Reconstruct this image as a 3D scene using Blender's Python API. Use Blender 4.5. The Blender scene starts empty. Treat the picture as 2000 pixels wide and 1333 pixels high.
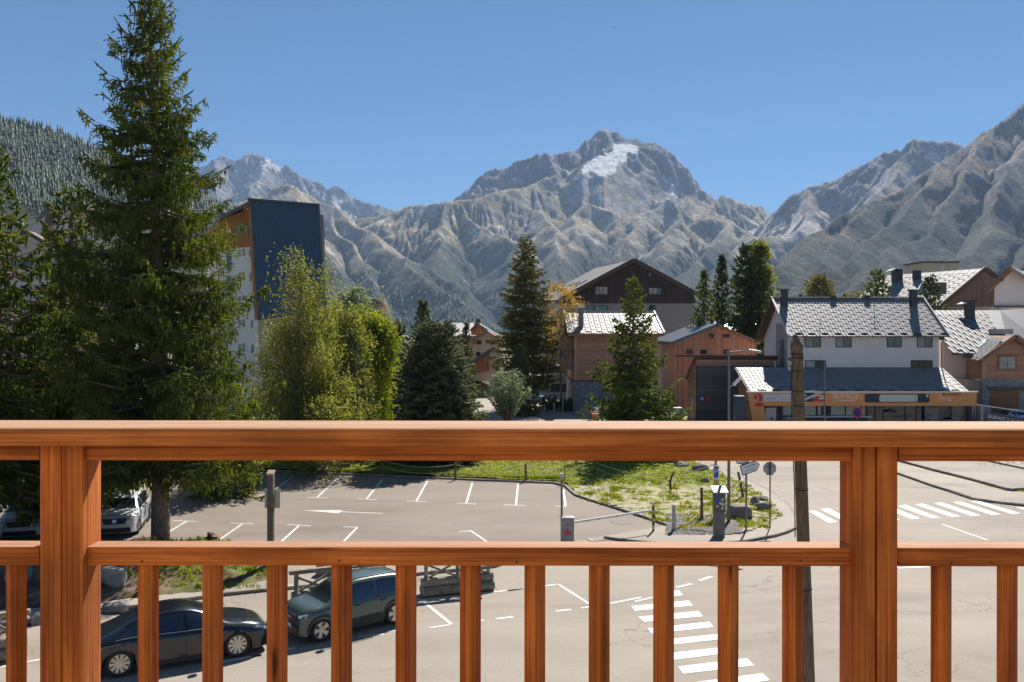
import bpy, bmesh, math, random
import numpy as np
from mathutils import Vector, Matrix
R = math.radians
SC = bpy.context.scene
COL = SC.collection
# ------------------------------------------------------------------ camera
F = 1700.0; YH = 650.0; H = 8.8          # focal length, horizon row, eye height above the street
cam_d = bpy.data.cameras.new("camera"); cam = bpy.data.objects.new("camera", cam_d); COL.objects.link(cam)
cam.location = (0, 0, H); cam.rotation_euler = (R(90), 0, 0)
cam_d.sensor_width = 36; cam_d.lens = F/2000*36; cam_d.shift_y = -(666.5-YH)/2000
cam_d.clip_start = .05; cam_d.clip_end = 30000
SC.camera = cam
# ------------------------------------------------------------------ light
SUN_EL, SUN_AZ = 46.0, 21.0              # sun behind the scene, to the right
w = bpy.data.worlds.new("World"); SC.world = w; w.use_nodes = True
nt = w.node_tree; bg = nt.nodes["Background"]
sky = nt.nodes.new("ShaderNodeTexSky"); sky.sky_type = 'NISHITA'; sky.sun_disc = False
sky.sun_elevation = R(SUN_EL); sky.sun_rotation = R(SUN_AZ)
sky.altitude = 1600; sky.air_density = .75; sky.dust_density = .15; sky.ozone_density = 6.0
_wb = nt.nodes.new('ShaderNodeVectorMath'); _wb.operation = 'MULTIPLY'; _wb.inputs[1].default_value = (.78, .97, .985)   # white balance of the whole sky
nt.links.new(sky.outputs[0], _wb.inputs[0]); nt.links.new(_wb.outputs[0], bg.inputs[0]); bg.inputs[1].default_value = .063
sd = bpy.data.lights.new("sun", 'SUN'); sun = bpy.data.objects.new("sun", sd); COL.objects.link(sun)
sd.energy = 4.8; sd.angle = R(.53); sd.color = (1.0, .945, .86)
_s = Vector((math.sin(R(SUN_AZ))*math.cos(R(SUN_EL)), math.cos(R(SUN_AZ))*math.cos(R(SUN_EL)), math.sin(R(SUN_EL))))
sun.rotation_euler = _s.to_track_quat('Z', 'Y').to_euler(); sun.location = (0, 0, 60)
SC.view_settings.view_transform = 'Standard'; SC.view_settings.look = 'None'
SC.view_settings.exposure = 0.85; SC.view_settings.gamma = 1; SC.view_settings.use_curve_mapping = False
SC.cycles.max_bounces = 6; SC.cycles.transparent_max_bounces = 12; SC.cycles.volume_bounces = 0
SC.cycles.use_denoising = True
HAZE = 6.8e-5
# ------------------------------------------------------------------ helpers
def P(px, py, Y): return Vector(((px-1000)/F*Y, Y, H-(py-YH)/F*Y))
def G(px, py, z=0.0):
    Y = F*(H-z)/(py-YH); return Vector(((px-1000)/F*Y, Y, z))
def GY(px, Y, z=0.0): return Vector(((px-1000)/F*Y, Y, z))
def tag(o, label=None, cat=None, group=None, kind=None):
    if label: o['label'] = label
    if cat: o['category'] = cat
    if group: o['group'] = group
    if kind: o['kind'] = kind
    return o
def empty(name, loc, label, cat, group=None, rz=0):
    o = bpy.data.objects.new(name, None); COL.objects.link(o); o.location = loc; o.rotation_euler.z = rz
    o.empty_display_size = .2
    return tag(o, label, cat, group)
def link(name, me, parent=None, loc=None, rot=None, scale=None):
    o = bpy.data.objects.new(name, me); COL.objects.link(o)
    if parent is not None: o.parent = parent
    if loc is not None: o.location = loc
    if rot is not None: o.rotation_euler = rot
    if scale is not None: o.scale = scale
    return o
class MB:
    """collects faces; build() links one mesh object. World coordinates unless an origin is given."""
    def __init__(s): s.v = []; s.f = []; s.m = []; s.mi = 0; s.uv = None
    def add(s, vs, fs):
        b = len(s.v); s.v += [tuple(v) for v in vs]
        for f in fs: s.f.append(tuple(b+i for i in f)); s.m.append(s.mi)
        return s
    def quad(s, *p): return s.add(p, [tuple(range(len(p)))])
    def box(s, x0, y0, z0, x1, y1, z1, M=None):
        vs = [(x, y, z) for z in (z0, z1) for y in (y0, y1) for x in (x0, x1)]
        if M is not None: vs = [M @ Vector(v) for v in vs]
        return s.add(vs, [(0,2,3,1),(4,5,7,6),(0,1,5,4),(2,6,7,3),(0,4,6,2),(1,3,7,5)])
    def cbox(s, c, sx, sy, sz, rz=0, M=None):
        m = Matrix.Translation(c) @ Matrix.Rotation(rz, 4, 'Z')
        if M is not None: m = m @ M
        return s.box(-sx/2, -sy/2, -sz/2, sx/2, sy/2, sz/2, m)
    def beam(s, a, b, wd, hg, up=(0,0,1)):
        a = Vector(a); b = Vector(b); d = b-a; L = d.length; d.normalize()
        u = Vector(up); x = d.cross(u)
        if x.length < 1e-4: x = d.cross(Vector((0,1,0)))
        x.normalize(); u = x.cross(d).normalized()
        vs = [p + x*(i*wd/2) + u*(j*hg/2) for p in (a, b) for (i, j) in ((-1,-1),(1,-1),(1,1),(-1,1))]
        return s.add(vs, [(0,1,2,3),(7,6,5,4),(0,4,5,1),(1,5,6,2),(2,6,7,3),(3,7,4,0)])
    def tube(s, pts, r, n=8, cap=True):
        pts = [Vector(p) for p in pts]; rr = r if isinstance(r, (list, tuple)) else [r]*len(pts)
        vs = []; fs = []
        ref = Vector((0,0,1))
        for i, p in enumerate(pts):
            d = (pts[min(i+1, len(pts)-1)]-pts[max(i-1, 0)]).normalized()
            rf = ref if abs(d.dot(ref)) < .95 else Vector((0,1,0))
            x = d.cross(rf).normalized(); y = x.cross(d)
            for k in range(n):
                a = 2*math.pi*k/n; vs.append(p+(x*math.cos(a)+y*math.sin(a))*rr[i])
        for i in range(len(pts)-1):
            for k in range(n):
                a = i*n+k; b = i*n+(k+1) % n; fs.append((a, b, b+n, a+n))
        if cap: fs.append(tuple(range(n))[::-1]); fs.append(tuple(range(len(vs)-n, len(vs))))
        return s.add(vs, fs)
    def prism(s, poly, off):
        """poly: 3D points; extruded by vector off"""
        poly = [Vector(p) for p in poly]; off = Vector(off); n = len(poly)
        vs = poly+[p+off for p in poly]
        return s.add(vs, [tuple(range(n))[::-1], tuple(range(n, 2*n))]+[(i, (i+1) % n, n+(i+1) % n, n+i) for i in range(n)])
    def disc(s, c, r, nrm, th, n=16, sides=None):
        nrm = Vector(nrm).normalized(); x = nrm.cross(Vector((0,0,1)))
        if x.length < 1e-3: x = Vector((1,0,0))
        x.normalize(); y = x.cross(nrm)
        c = Vector(c); ph = math.pi/n if sides else 0
        poly = [c+(x*math.cos(2*math.pi*k/n+ph)+y*math.sin(2*math.pi*k/n+ph))*r for k in range(n)]
        return s.prism(poly, nrm*th)
    def build(s, name, mats, parent=None, smooth=False, bevel=0, local=False):
        me = bpy.data.meshes.new(name)
        off = Vector((0,0,0))
        o = bpy.data.objects.new(name, me); COL.objects.link(o)
        v = s.v
        if parent is not None and not local:
            bpy_mw = parent_world(parent).inverted(); v = [tuple(bpy_mw @ Vector(p)) for p in v]
        me.from_pydata(v, [], s.f)
        if not isinstance(mats, (list, tuple)): mats = [mats]
        for m in mats: me.materials.append(m)
        if len(mats) > 1: me.polygons.foreach_set('material_index', s.m)
        bm = bmesh.new(); bm.from_mesh(me); bmesh.ops.recalc_face_normals(bm, faces=bm.faces)
        if bevel:
            es = [e for e in bm.edges if len(e.link_faces) == 2 and e.calc_face_angle(0) > .6]
            bmesh.ops.bevel(bm, geom=es, offset=bevel, segments=2, profile=.6, affect='EDGES', clamp_overlap=True)
        bm.to_mesh(me); bm.free()
        if smooth or bevel: me.polygons.foreach_set('use_smooth', [True]*len(me.polygons))
        if bevel or smooth == 'auto':
            try: me.set_sharp_from_angle(angle=R(38))
            except Exception: pass
        me.update()
        if parent is not None: o.parent = parent
        return o
def parent_world(o):
    M = Matrix.Translation(o.location) @ o.rotation_euler.to_matrix().to_4x4() @ Matrix.Diagonal((*o.scale, 1))
    if o.parent: M = parent_world(o.parent) @ M
    return M
def npmesh(name, V, Fc, mats, parent=None, cols=None, smooth=False, mi=None):
    """V (n,3) float, Fc (m,k) int"""
    me = bpy.data.meshes.new(name)
    V = np.asarray(V, np.float32); Fc = np.asarray(Fc, np.int32); k = Fc.shape[1]
    me.vertices.add(len(V)); me.vertices.foreach_set('co', V.ravel())
    me.loops.add(Fc.size); me.loops.foreach_set('vertex_index', Fc.ravel())
    me.polygons.add(len(Fc)); me.polygons.foreach_set('loop_start', np.arange(0, Fc.size, k, dtype=np.int32))
    me.polygons.foreach_set('loop_total', np.full(len(Fc), k, np.int32))
    if smooth: me.polygons.foreach_set('use_smooth', np.ones(len(Fc), bool))
    me.update(calc_edges=True)
    if cols is not None:
        a = me.color_attributes.new('albedo', 'FLOAT_COLOR', 'POINT')
        c4 = np.ones((len(V), 4), np.float32); c4[:, :3] = cols; a.data.foreach_set('color', c4.ravel())
    for m in (mats if isinstance(mats, (list, tuple)) else [mats]): me.materials.append(m)
    if mi is not None: me.polygons.foreach_set('material_index', np.asarray(mi, np.int32))
    o = bpy.data.objects.new(name, me); COL.objects.link(o)
    if parent is not None: o.parent = parent
    return o
# noise
_rng = np.random.RandomState(7); _perm = _rng.permutation(512); _perm = np.concatenate([_perm, _perm])
_ang = _rng.rand(512)*2*np.pi; _gx = np.cos(_ang); _gy = np.sin(_ang)
def perlin(x, y, seed=0):
    xi = np.floor(x).astype(int); yi = np.floor(y).astype(int); xf = x-xi; yf = y-yi
    u = xf*xf*xf*(xf*(xf*6-15)+10); v = yf*yf*yf*(yf*(yf*6-15)+10)
    def g(i, j, dx, dy):
        h = _perm[(_perm[(i+seed*37) & 511]+j) & 511] & 511
        return _gx[h]*dx+_gy[h]*dy
    a = g(xi, yi, xf, yf); b = g(xi+1, yi, xf-1, yf); c = g(xi, yi+1, xf, yf-1); d = g(xi+1, yi+1, xf-1, yf-1)
    return ((a*(1-u)+b*u)*(1-v)+(c*(1-u)+d*u)*v)*1.5
def fbm(x, y, o=5, seed=0, lac=2.03, gain=.5):
    s = 0; a = 1; 
    for i in range(o): s = s+a*perlin(x, y, seed+i); x = x*lac+13.1; y = y*lac+7.7; a *= gain
    return s
def ridged(x, y, o=5, seed=0, gain=.5):
    s = 0; a = 1; w_ = 1
    for i in range(o):
        n = 1-np.abs(perlin(x, y, seed+i)); n = n*n*w_; w_ = np.clip(n*1.6, 0, 1); s = s+a*n; x = x*2.07+3.3; y = y*2.07+9.1; a *= gain
    return s
def sstep(a, b, x): t = np.clip((x-a)/(b-a), 0, 1); return t*t*(3-2*t)
def inpoly(px, py, poly):
    r = np.zeros(px.shape, bool); n = len(poly)
    for i in range(n):
        x0, y0 = poly[i]; x1, y1 = poly[(i+1) % n]
        if y0 == y1: continue
        c = ((y0 > py) != (y1 > py)) & (px < (x1-x0)*(py-y0)/(y1-y0)+x0); r ^= c
    return r
# ------------------------------------------------------------------ materials
MATS = {}
def mat(name, color=(.5,.5,.5), rough=.8, metal=0, spec=.5, noise=0, nscale=5, stretch=None, bump=0, bscale=None, coat=0,
        c2=None, detail=6, emit=None, rand=0, coord='Object', trans=0, dirt=0, alpha=None, nc=None):
    if name in MATS: return MATS[name]
    m = bpy.data.materials.new(name); m.use_nodes = True; t = m.node_tree; N = t.nodes; L = t.links
    b = N['Principled BSDF']; b.inputs['Roughness'].default_value = rough; b.inputs['Metallic'].default_value = metal
    b.inputs['Specular IOR Level'].default_value = spec; b.inputs['Coat Weight'].default_value = coat
    if coat: b.inputs['Coat Roughness'].default_value = .06
    col = None
    tc = N.new('ShaderNodeTexCoord'); mp = N.new('ShaderNodeMapping'); L.new(tc.outputs[coord], mp.inputs[0])
    if stretch: mp.inputs['Scale'].default_value = stretch
    oi = N.new('ShaderNodeObjectInfo')
    ad = N.new('ShaderNodeVectorMath'); ad.operation = 'MULTIPLY_ADD'
    L.new(oi.outputs['Random'], ad.inputs[0]); ad.inputs[1].default_value = (37, 53, 71); 
    L.new(mp.outputs[0], ad.inputs[2])
    nz = N.new('ShaderNodeTexNoise'); nz.inputs['Scale'].default_value = nscale; nz.inputs['Detail'].default_value = detail
    L.new(ad.outputs[0], nz.inputs['Vector'])
    c2 = c2 or tuple(c*(1-noise) for c in color)
    mx = N.new('ShaderNodeMix'); mx.data_type = 'RGBA'
    mx.inputs['A'].default_value = (*c2, 1); mx.inputs['B'].default_value = (*color, 1)
    mr = N.new('ShaderNodeMapRange'); mr.inputs['From Min'].default_value = .34; mr.inputs['From Max'].default_value = .64
    L.new(nz.outputs['Fac'], mr.inputs['Value']); L.new(mr.outputs[0], mx.inputs['Factor'])
    col = mx.outputs['Result']
    if dirt:
        n2 = N.new('ShaderNodeTexNoise'); n2.inputs['Scale'].default_value = nscale*.17; n2.inputs['Detail'].default_value = 8; n2.inputs['Roughness'].default_value = .65
        L.new(ad.outputs[0], n2.inputs['Vector'])
        m2 = N.new('ShaderNodeMapRange'); m2.inputs['From Min'].default_value = .35; m2.inputs['From Max'].default_value = .7
        m2.inputs['To Min'].default_value = 1-dirt; m2.inputs['To Max'].default_value = 1+dirt*.3; L.new(n2.outputs['Fac'], m2.inputs['Value'])
        vm = N.new('ShaderNodeVectorMath'); vm.operation = 'SCALE'; L.new(col, vm.inputs[0]); L.new(m2.outputs[0], vm.inputs['Scale']); col = vm.outputs[0]
    if rand:
        m3 = N.new('ShaderNodeMapRange'); m3.inputs['To Min'].default_value = 1-rand; m3.inputs['To Max'].default_value = 1+rand
        L.new(oi.outputs['Random'], m3.inputs['Value'])
        vm = N.new('ShaderNodeVectorMath'); vm.operation = 'SCALE'; L.new(col, vm.inputs[0]); L.new(m3.outputs[0], vm.inputs['Scale']); col = vm.outputs[0]
    L.new(col, b.inputs['Base Color'])
    if bump:
        bp = N.new('ShaderNodeBump'); bp.inputs['Strength'].default_value = bump; bp.inputs['Distance'].default_value = .01 if not bscale else bscale
        L.new(nz.outputs['Fac'], bp.inputs['Height']); L.new(bp.outputs[0], b.inputs['Normal'])
    if emit: b.inputs['Emission Color'].default_value = (*emit, 1); b.inputs['Emission Strength'].default_value = 1
    MATS[name] = m; return m
def leafmat(name, ca, cb, trans=.35, big=.35):
    m = bpy.data.materials.new(name); m.use_nodes = True; t = m.node_tree; N = t.nodes; L = t.links
    N.remove(N['Principled BSDF']); out = N['Material Output']
    g = N.new('ShaderNodeNewGeometry'); mx = N.new('ShaderNodeMix'); mx.data_type = 'RGBA'
    mx.inputs['A'].default_value = (*ca, 1); mx.inputs['B'].default_value = (*cb, 1)
    tc = N.new('ShaderNodeTexCoord'); nz = N.new('ShaderNodeTexNoise'); nz.inputs['Scale'].default_value = big; L.new(tc.outputs['Object'], nz.inputs[0])
    ma = N.new('ShaderNodeMath'); ma.operation = 'MULTIPLY_ADD'; L.new(g.outputs['Random Per Island'], ma.inputs[0]); ma.inputs[1].default_value = .7
    mr = N.new('ShaderNodeMapRange'); mr.inputs['From Min'].default_value = .35; mr.inputs['From Max'].default_value = .65; mr.inputs['To Min'].default_value = -.25; mr.inputs['To Max'].default_value = .55
    L.new(nz.outputs['Fac'], mr.inputs[0]); L.new(mr.outputs[0], ma.inputs[2]); L.new(ma.outputs[0], mx.inputs['Factor'])
    d = N.new('ShaderNodeBsdfPrincipled'); d.inputs['Roughness'].default_value = .55; d.inputs['Specular IOR Level'].default_value = .12
    tr = N.new('ShaderNodeBsdfTranslucent')
    hs = N.new('ShaderNodeHueSaturation'); hs.inputs['Hue'].default_value = .485; hs.inputs['Saturation'].default_value = 1.15; hs.inputs['Value'].default_value = 1.8
    L.new(mx.outputs['Result'], d.inputs['Base Color']); L.new(mx.outputs['Result'], hs.inputs['Color']); L.new(hs.outputs[0], tr.inputs[0])
    ms = N.new('ShaderNodeMixShader'); ms.inputs[0].default_value = trans; L.new(d.outputs[0], ms.inputs[1]); L.new(tr.outputs[0], ms.inputs[2])
    L.new(ms.outputs[0], out.inputs[0]); MATS[name] = m; return m
# ------------------------------------------------------------------ haze
hm = bpy.data.materials.new('valley_haze'); hm.use_nodes = True
_n = hm.node_tree.nodes; _n.remove(_n['Principled BSDF'])
pv = _n.new('ShaderNodeVolumePrincipled'); pv.inputs['Density'].default_value = HAZE; pv.inputs['Color'].default_value = (.46, .68, .98, 1)
hm.node_tree.links.new(pv.outputs[0], _n['Material Output'].inputs['Volume'])
hm.cycles.homogeneous_volume = True if hasattr(hm.cycles, 'homogeneous_volume') else None
hb = MB().box(-9000, -300, -3, 9000, 9800, 1470).build('haze', hm); tag(hb, kind='stuff')
# ------------------------------------------------------------------ ground sheet
def ground_mat():
    m = bpy.data.materials.new('ground_mat'); m.use_nodes = True; t = m.node_tree; N = t.nodes; L = t.links
    b = N['Principled BSDF']; b.inputs['Roughness'].default_value = .95
    tc = N.new('ShaderNodeTexCoord'); nz = N.new('ShaderNodeTexNoise'); nz.inputs['Scale'].default_value = .05; nz.inputs['Detail'].default_value = 10
    L.new(tc.outputs['Object'], nz.inputs[0]); r = N.new('ShaderNodeValToRGB'); L.new(nz.outputs['Fac'], r.inputs[0])
    r.color_ramp.elements[0].position = .35; r.color_ramp.elements[0].color = (.07, .085, .03, 1)
    r.color_ramp.elements[1].position = .65; r.color_ramp.elements[1].color = (.16, .15, .07, 1)
    L.new(r.outputs[0], b.inputs[0]); return m
V = []; 
gr = MB(); gr.box(-8900, -250, -1.2, 8900, 9700, -.06); g = gr.build('ground', ground_mat()); tag(g, kind='structure')

# ------------------------------------------------------------------ mountains
def mountmat(name, bump=1.0, sc=.02):
    m = bpy.data.materials.new(name); m.use_nodes = True; t = m.node_tree; N = t.nodes; L = t.links
    b = N['Principled BSDF']; b.inputs['Roughness'].default_value = .9; b.inputs['Specular IOR Level'].default_value = .2
    at = N.new('ShaderNodeAttribute'); at.attribute_name = 'albedo'
    tc = N.new('ShaderNodeTexCoord'); nz = N.new('ShaderNodeTexNoise'); nz.inputs['Scale'].default_value = sc; nz.inputs['Detail'].default_value = 9; nz.inputs['Roughness'].default_value = .7
    L.new(tc.outputs['Object'], nz.inputs[0])
    mr = N.new('ShaderNodeMapRange'); mr.inputs['From Min'].default_value = .3; mr.inputs['From Max'].default_value = .7; mr.inputs['To Min'].default_value = .55; mr.inputs['To Max'].default_value = 1.5
    L.new(nz.outputs['Fac'], mr.inputs[0])
    mp = N.new('ShaderNodeMapping'); mp.inputs['Scale'].default_value = (1, 1, .28); L.new(tc.outputs['Object'], mp.inputs[0])
    n2 = N.new('ShaderNodeTexNoise'); n2.inputs['Scale'].default_value = sc*3.2; n2.inputs['Detail'].default_value = 8; n2.inputs['Roughness'].default_value = .75; L.new(mp.outputs[0], n2.inputs[0])
    m2 = N.new('ShaderNodeMapRange'); m2.inputs['From Min'].default_value = .36; m2.inputs['From Max'].default_value = .64; m2.inputs['To Min'].default_value = .5; m2.inputs['To Max'].default_value = 1.45; L.new(n2.outputs['Fac'], m2.inputs[0])
    mm = N.new('ShaderNodeMath'); mm.operation = 'MULTIPLY'; L.new(mr.outputs[0], mm.inputs[0]); L.new(m2.outputs[0], mm.inputs[1])
    vm = N.new('ShaderNodeVectorMath'); vm.operation = 'SCALE'; L.new(at.outputs['Color'], vm.inputs[0]); L.new(mm.outputs[0], vm.inputs['Scale'])
    L.new(vm.outputs[0], b.inputs['Base Color'])
    bp = N.new('ShaderNodeBump'); bp.inputs['Strength'].default_value = bump; bp.inputs['Distance'].default_value = 16
    L.new(mm.outputs[0], bp.inputs['Height']); L.new(bp.outputs[0], b.inputs['Normal'])
    return m
MM = mountmat('mountain_rock', .8)
def erode(Z, X, Y, k, its, thr=3, fixed=None):
    ny, nx = Z.shape; N = ny*nx; A = None
    idx = np.arange(N).reshape(ny, nx)
    for it in range(its):
        best = np.zeros((ny, nx)); rec = idx.copy()
        for dy in (-1, 0, 1):
            for dx in (-1, 0, 1):
                if dy == 0 and dx == 0: continue
                ys = slice(max(0, -dy), ny-max(0, dy)); xs = slice(max(0, -dx), nx-max(0, dx)); yt = slice(max(0, dy), ny-max(0, -dy)); xt = slice(max(0, dx), nx-max(0, -dx))
                d = np.hypot(X[yt, xt]-X[ys, xs], Y[yt, xt]-Y[ys, xs]); sl = (Z[ys, xs]-Z[yt, xt])/d
                m_ = sl > best[ys, xs]; b = best[ys, xs]; b[m_] = sl[m_]; r = rec[ys, xs]; r[m_] = idx[yt, xt][m_]
        order = np.argsort(-Z.ravel(), kind='stable').tolist(); rc = rec.ravel().tolist(); A = [1.0]*N
        for i in order:
            r = rc[i]
            if r != i: A[r] += A[i]
        A = np.array(A); Fk = (k*np.sqrt(np.maximum(A-thr, 0))*fixed.ravel()).tolist(); z = Z.ravel().tolist()
        for i in reversed(order):
            r = rc[i]
            if r != i:
                f = Fk[i]
                if f: z[i] = (z[i]+f*z[r])/(1+f)
        Z = np.array(z).reshape(ny, nx)
    return Z, A.reshape(ny, nx)
SURF = {}; SNOWM = {}; STK = [0, 0]
def massif(name, ridges, xr, yr, nx, ny, paint, gul=(55, 110), rough=(38, 420), warp=60, seed=1, floor=-60, power=1.0, smooth=(), ero=.075, rock=850, glaciers=()):
    """ridges: list of (slope, [(px,py,Y),...]). terrain = upper envelope of slopes falling from the ridges, cut by gullies"""
    px = np.linspace(xr[0], xr[1], nx); tt = np.linspace(0, 1, ny); Yd = yr[0]*(yr[1]/yr[0])**tt
    PX, YY = np.meshgrid(px, Yd); X = (PX-1000)/F*YY
    wx = X+warp*fbm(X/500, YY/500, 3, seed+40); wy = YY+warp*fbm(X/500+9, YY/500+5, 3, seed+50)
    best = np.full(X.shape, -1e9); bu = np.zeros(X.shape); bd = np.zeros(X.shape)
    u0 = 0
    for sl, pts in ridges:
        W = [P(*p) for p in pts]
        for a, b in zip(W[:-1], W[1:]):
            ax, ay = a.x, a.y; dx, dy = b.x-ax, b.y-ay; L2 = dx*dx+dy*dy+1e-6; L = math.sqrt(L2)
            t = np.clip(((wx-ax)*dx+(wy-ay)*dy)/L2, 0, 1)
            d = np.hypot(wx-ax-t*dx, wy-ay-t*dy)
            z = a.z+(b.z-a.z)*t - sl*(np.power(d/300, power)*300 if power != 1 else d)
            k = z > best; best = np.where(k, z, best); bu = np.where(k, u0+t*L, bu); bd = np.where(k, d, bd); u0 += L
    amp, lam = gul; ra, rl = rough
    Z = best+ra*.5*fbm(X/rl, YY/rl, 4, seed+9)*sstep(0, 250, best-floor)+ra*.10*fbm(X/60, YY/60, 3, seed+14)*sstep(20, 120, bd)
    Z = Z+amp*.20*(ridged(bu/lam+.5*fbm(X/260, YY/260, 2, seed), bd/(lam*9), 2, seed+3)-.9)*sstep(0, 160, bd)
    Z0 = Z.copy(); Z, A = erode(Z, X, YY, ero, 5, fixed=(sstep(0, 150, bd)*.9+.1*sstep(0, 60, bd))*(.18+1.7*sstep(-.25, .45, fbm(X/650, YY/650, 3, seed+60))))
    Z = np.maximum(Z, Z0-170)
    lA = np.log2(A); gl = 1-sstep(2.5, 7.5, lA)
    for _ in range(1): gl = (gl*2+np.roll(gl, 1, 0)+np.roll(gl, -1, 0)+np.roll(gl, 1, 1)+np.roll(gl, -1, 1))/6
    PYb = YH-(Z-H)/YY*F; sm = np.ones(X.shape)
    for poly in smooth: sm = np.where(inpoly(PX, PYb, poly), .0, sm)
    for _ in range(6): sm = (sm+np.roll(sm, 1, 0)+np.roll(sm, -1, 0)+np.roll(sm, 1, 1)+np.roll(sm, -1, 1))/5
    rr = ridged(X/(rl*.35), YY/(rl*.35), 5, seed+9, .55)-.9
    hi = .12+.88*sstep(rock-150, rock+100, Z)
    Z = Z+sm*(ra*.6*rr*hi*(.22+.78*sstep(0, 260, bd))+ra*.13*fbm(X/28, YY/28, 3, seed+20, gain=.6)*(.35+.65*hi))
    for (gx, gpy, gY, gs, poly) in glaciers:          # gently sloping ice resting on its own rock buttress
        Zg = P(gx, gpy, gY).z-gs*(gY-YY)+6*fbm(X/90, YY/90, 3, 91); PYg = YH-(Zg-H)/YY*F
        jx = PX+7*fbm(PX/22, PYg/22, 4, 77); jy = PYg+5*fbm(PX/22+5, PYg/22, 4, 78)
        mk = inpoly(jx, jy, poly); Gm = np.where(mk, Zg, -1e9); dx = abs(X[ny//2, 1]-X[ny//2, 0]); dyv = YY[1:, :]-YY[:-1, :]
        for _ in range(70):
            Gm[:, 1:] = np.maximum(Gm[:, 1:], Gm[:, :-1]-1.0*dx); Gm[:, :-1] = np.maximum(Gm[:, :-1], Gm[:, 1:]-1.0*dx)
            Gm[1:] = np.maximum(Gm[1:], Gm[:-1]-1.0*dyv); Gm[:-1] = np.maximum(Gm[:-1], Gm[1:]-.95*dyv)
        Z = np.where(mk, np.maximum(Gm, -60), np.maximum(Z, Gm+ra*.5*(rr-.3)*hi)); SNOWM[name] = SNOWM.get(name, np.zeros(X.shape, bool)) | mk
    Z = np.maximum(Z, floor)
    V = np.stack([X, YY, Z], -1).reshape(-1, 3)
    i = np.arange(ny-1)[:, None]*nx+np.arange(nx-1)[None]; i = i.ravel()
    Fc = np.stack([i, i+1, i+nx+1, i+nx], 1)
    gy = np.gradient(Z, axis=0)/np.gradient(YY, axis=0); gx = np.gradient(Z, axis=1)/np.gradient(X, axis=1)
    sl = np.hypot(gx, gy)
    PY = YH-(Z-H)/YY*F
    STK[0] = fbm(bu/16+.6*fbm(X/150, YY/150, 2, 5), bd/210, 4, seed+70, gain=.6); STK[1] = fbm(bu/55, bd/500, 3, seed+71)
    C = paint(X, YY, Z, sl, gl, rr, PX, PY, bd)
    o = npmesh(name, V, Fc, MM, cols=C.reshape(-1, 3), smooth=True)
    tag(o, kind='structure'); SURF[name] = (PX, YY, X, Z, sl, C, px, Yd)
    return o
def mixc(a, b, t): return a+(np.asarray(b)-a)*t[..., None]
ROCK = np.array((.21, .19, .20)); ROCKB = np.array((.40, .37, .37)); TAN = np.array((.46, .36, .20)); GRN = np.array((.27, .235, .11))
SCREE = np.array((.74, .66, .60)); FOR = np.array((.050, .062, .040)); SNOW = np.array((.88, .89, .92)); ICE = np.array((.62, .60, .60))
def paint_main(X, Y, Z, sl, gl, rr, PX, PY, bd):
    n = fbm(X/260, Y/260, 5, 3); n2 = fbm(X/70, Y/70, 4, 8); n3 = fbm(X/900, Y/900, 3, 12)
    C = np.broadcast_to(ROCK, X.shape+(3,)).copy()
    C = mixc(C, ROCKB, sstep(-.1, .5, n2+rr*.5))
    hi = sstep(850, 1000, Z+120*n)                                         # bare high rock
    C = mixc(C, TAN, (1-hi)*sstep(-.35, .15, n*.7+gl*.5-.4+.25*n2))
    C = mixc(C, GRN, (1-hi)*sstep(.1, .5, n3-n2*.3+.1)*.5)
    C = mixc(C, SCREE, (1-hi)*np.maximum(sstep(.55, .15, gl)*sstep(-.25, .2, n3+.3*n), sstep(.05, .3, n)*sstep(.55, .8, sl)*sstep(-.1, .2, n2)*.8)*.9)
    st, sw = STK; mid = sstep(250, 400, Z)
    C = mixc(C, SCREE, mid*(1-hi*.6)*sstep(.12, .42, st)*sstep(-.15, .25, sw+.3*n)*.85); C = mixc(C, ROCK*.8, mid*sstep(.1, .5, -st)*sstep(-.2, .2, sw)*.6)
    low = sstep(560, 320, Z+130*n+90*n2); C = mixc(C, FOR, low*.92*sstep(.2, .6, gl+.3*n2))
    C = mixc(C, ROCK*.62, sstep(900, 1080, Z+100*n)*sstep(-.3, .25, .2-n2)*.85)
    # glacier, snow and moraine
    def pl(pts): return [(860+a/2.94, 220+b/2.94) for a, b in pts]
    jx = PX+9*fbm(PX/25, PY/25, 4, 77); jy = PY+7*fbm(PX/25+5, PY/25, 4, 78)
    mor = inpoly(jx, jy, pl([(700,310),(800,345),(1010,340),(1060,360),(930,370),(920,460),(1000,510),(1100,520),(1300,480),(1360,540),(1040,600),(880,545),(770,430)])) & (Z > 650)
    C = mixc(C, SCREE*.85, mor*sstep(-.5, .25, n2+.2)*.9)
    sn = SNOWM.get('mountain_massif', np.zeros(X.shape, bool)).copy()
    sn |= inpoly(jx, jy, pl([(1275,365),(1335,408),(1325,420),(1275,385)])) | inpoly(jx, jy, pl([(1300,450),(1372,455),(1360,505),(1330,495)])) 
    far = Y > 5000
    C = mixc(C, SNOW, (sn & far)*1.0)
    ic = inpoly(jx, jy, pl([(800,350),(950,372),(925,455),(850,440)])) & far
    C = mixc(C, ICE, ic*sstep(-.1, .3, n2)*.8)
    return C
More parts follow.
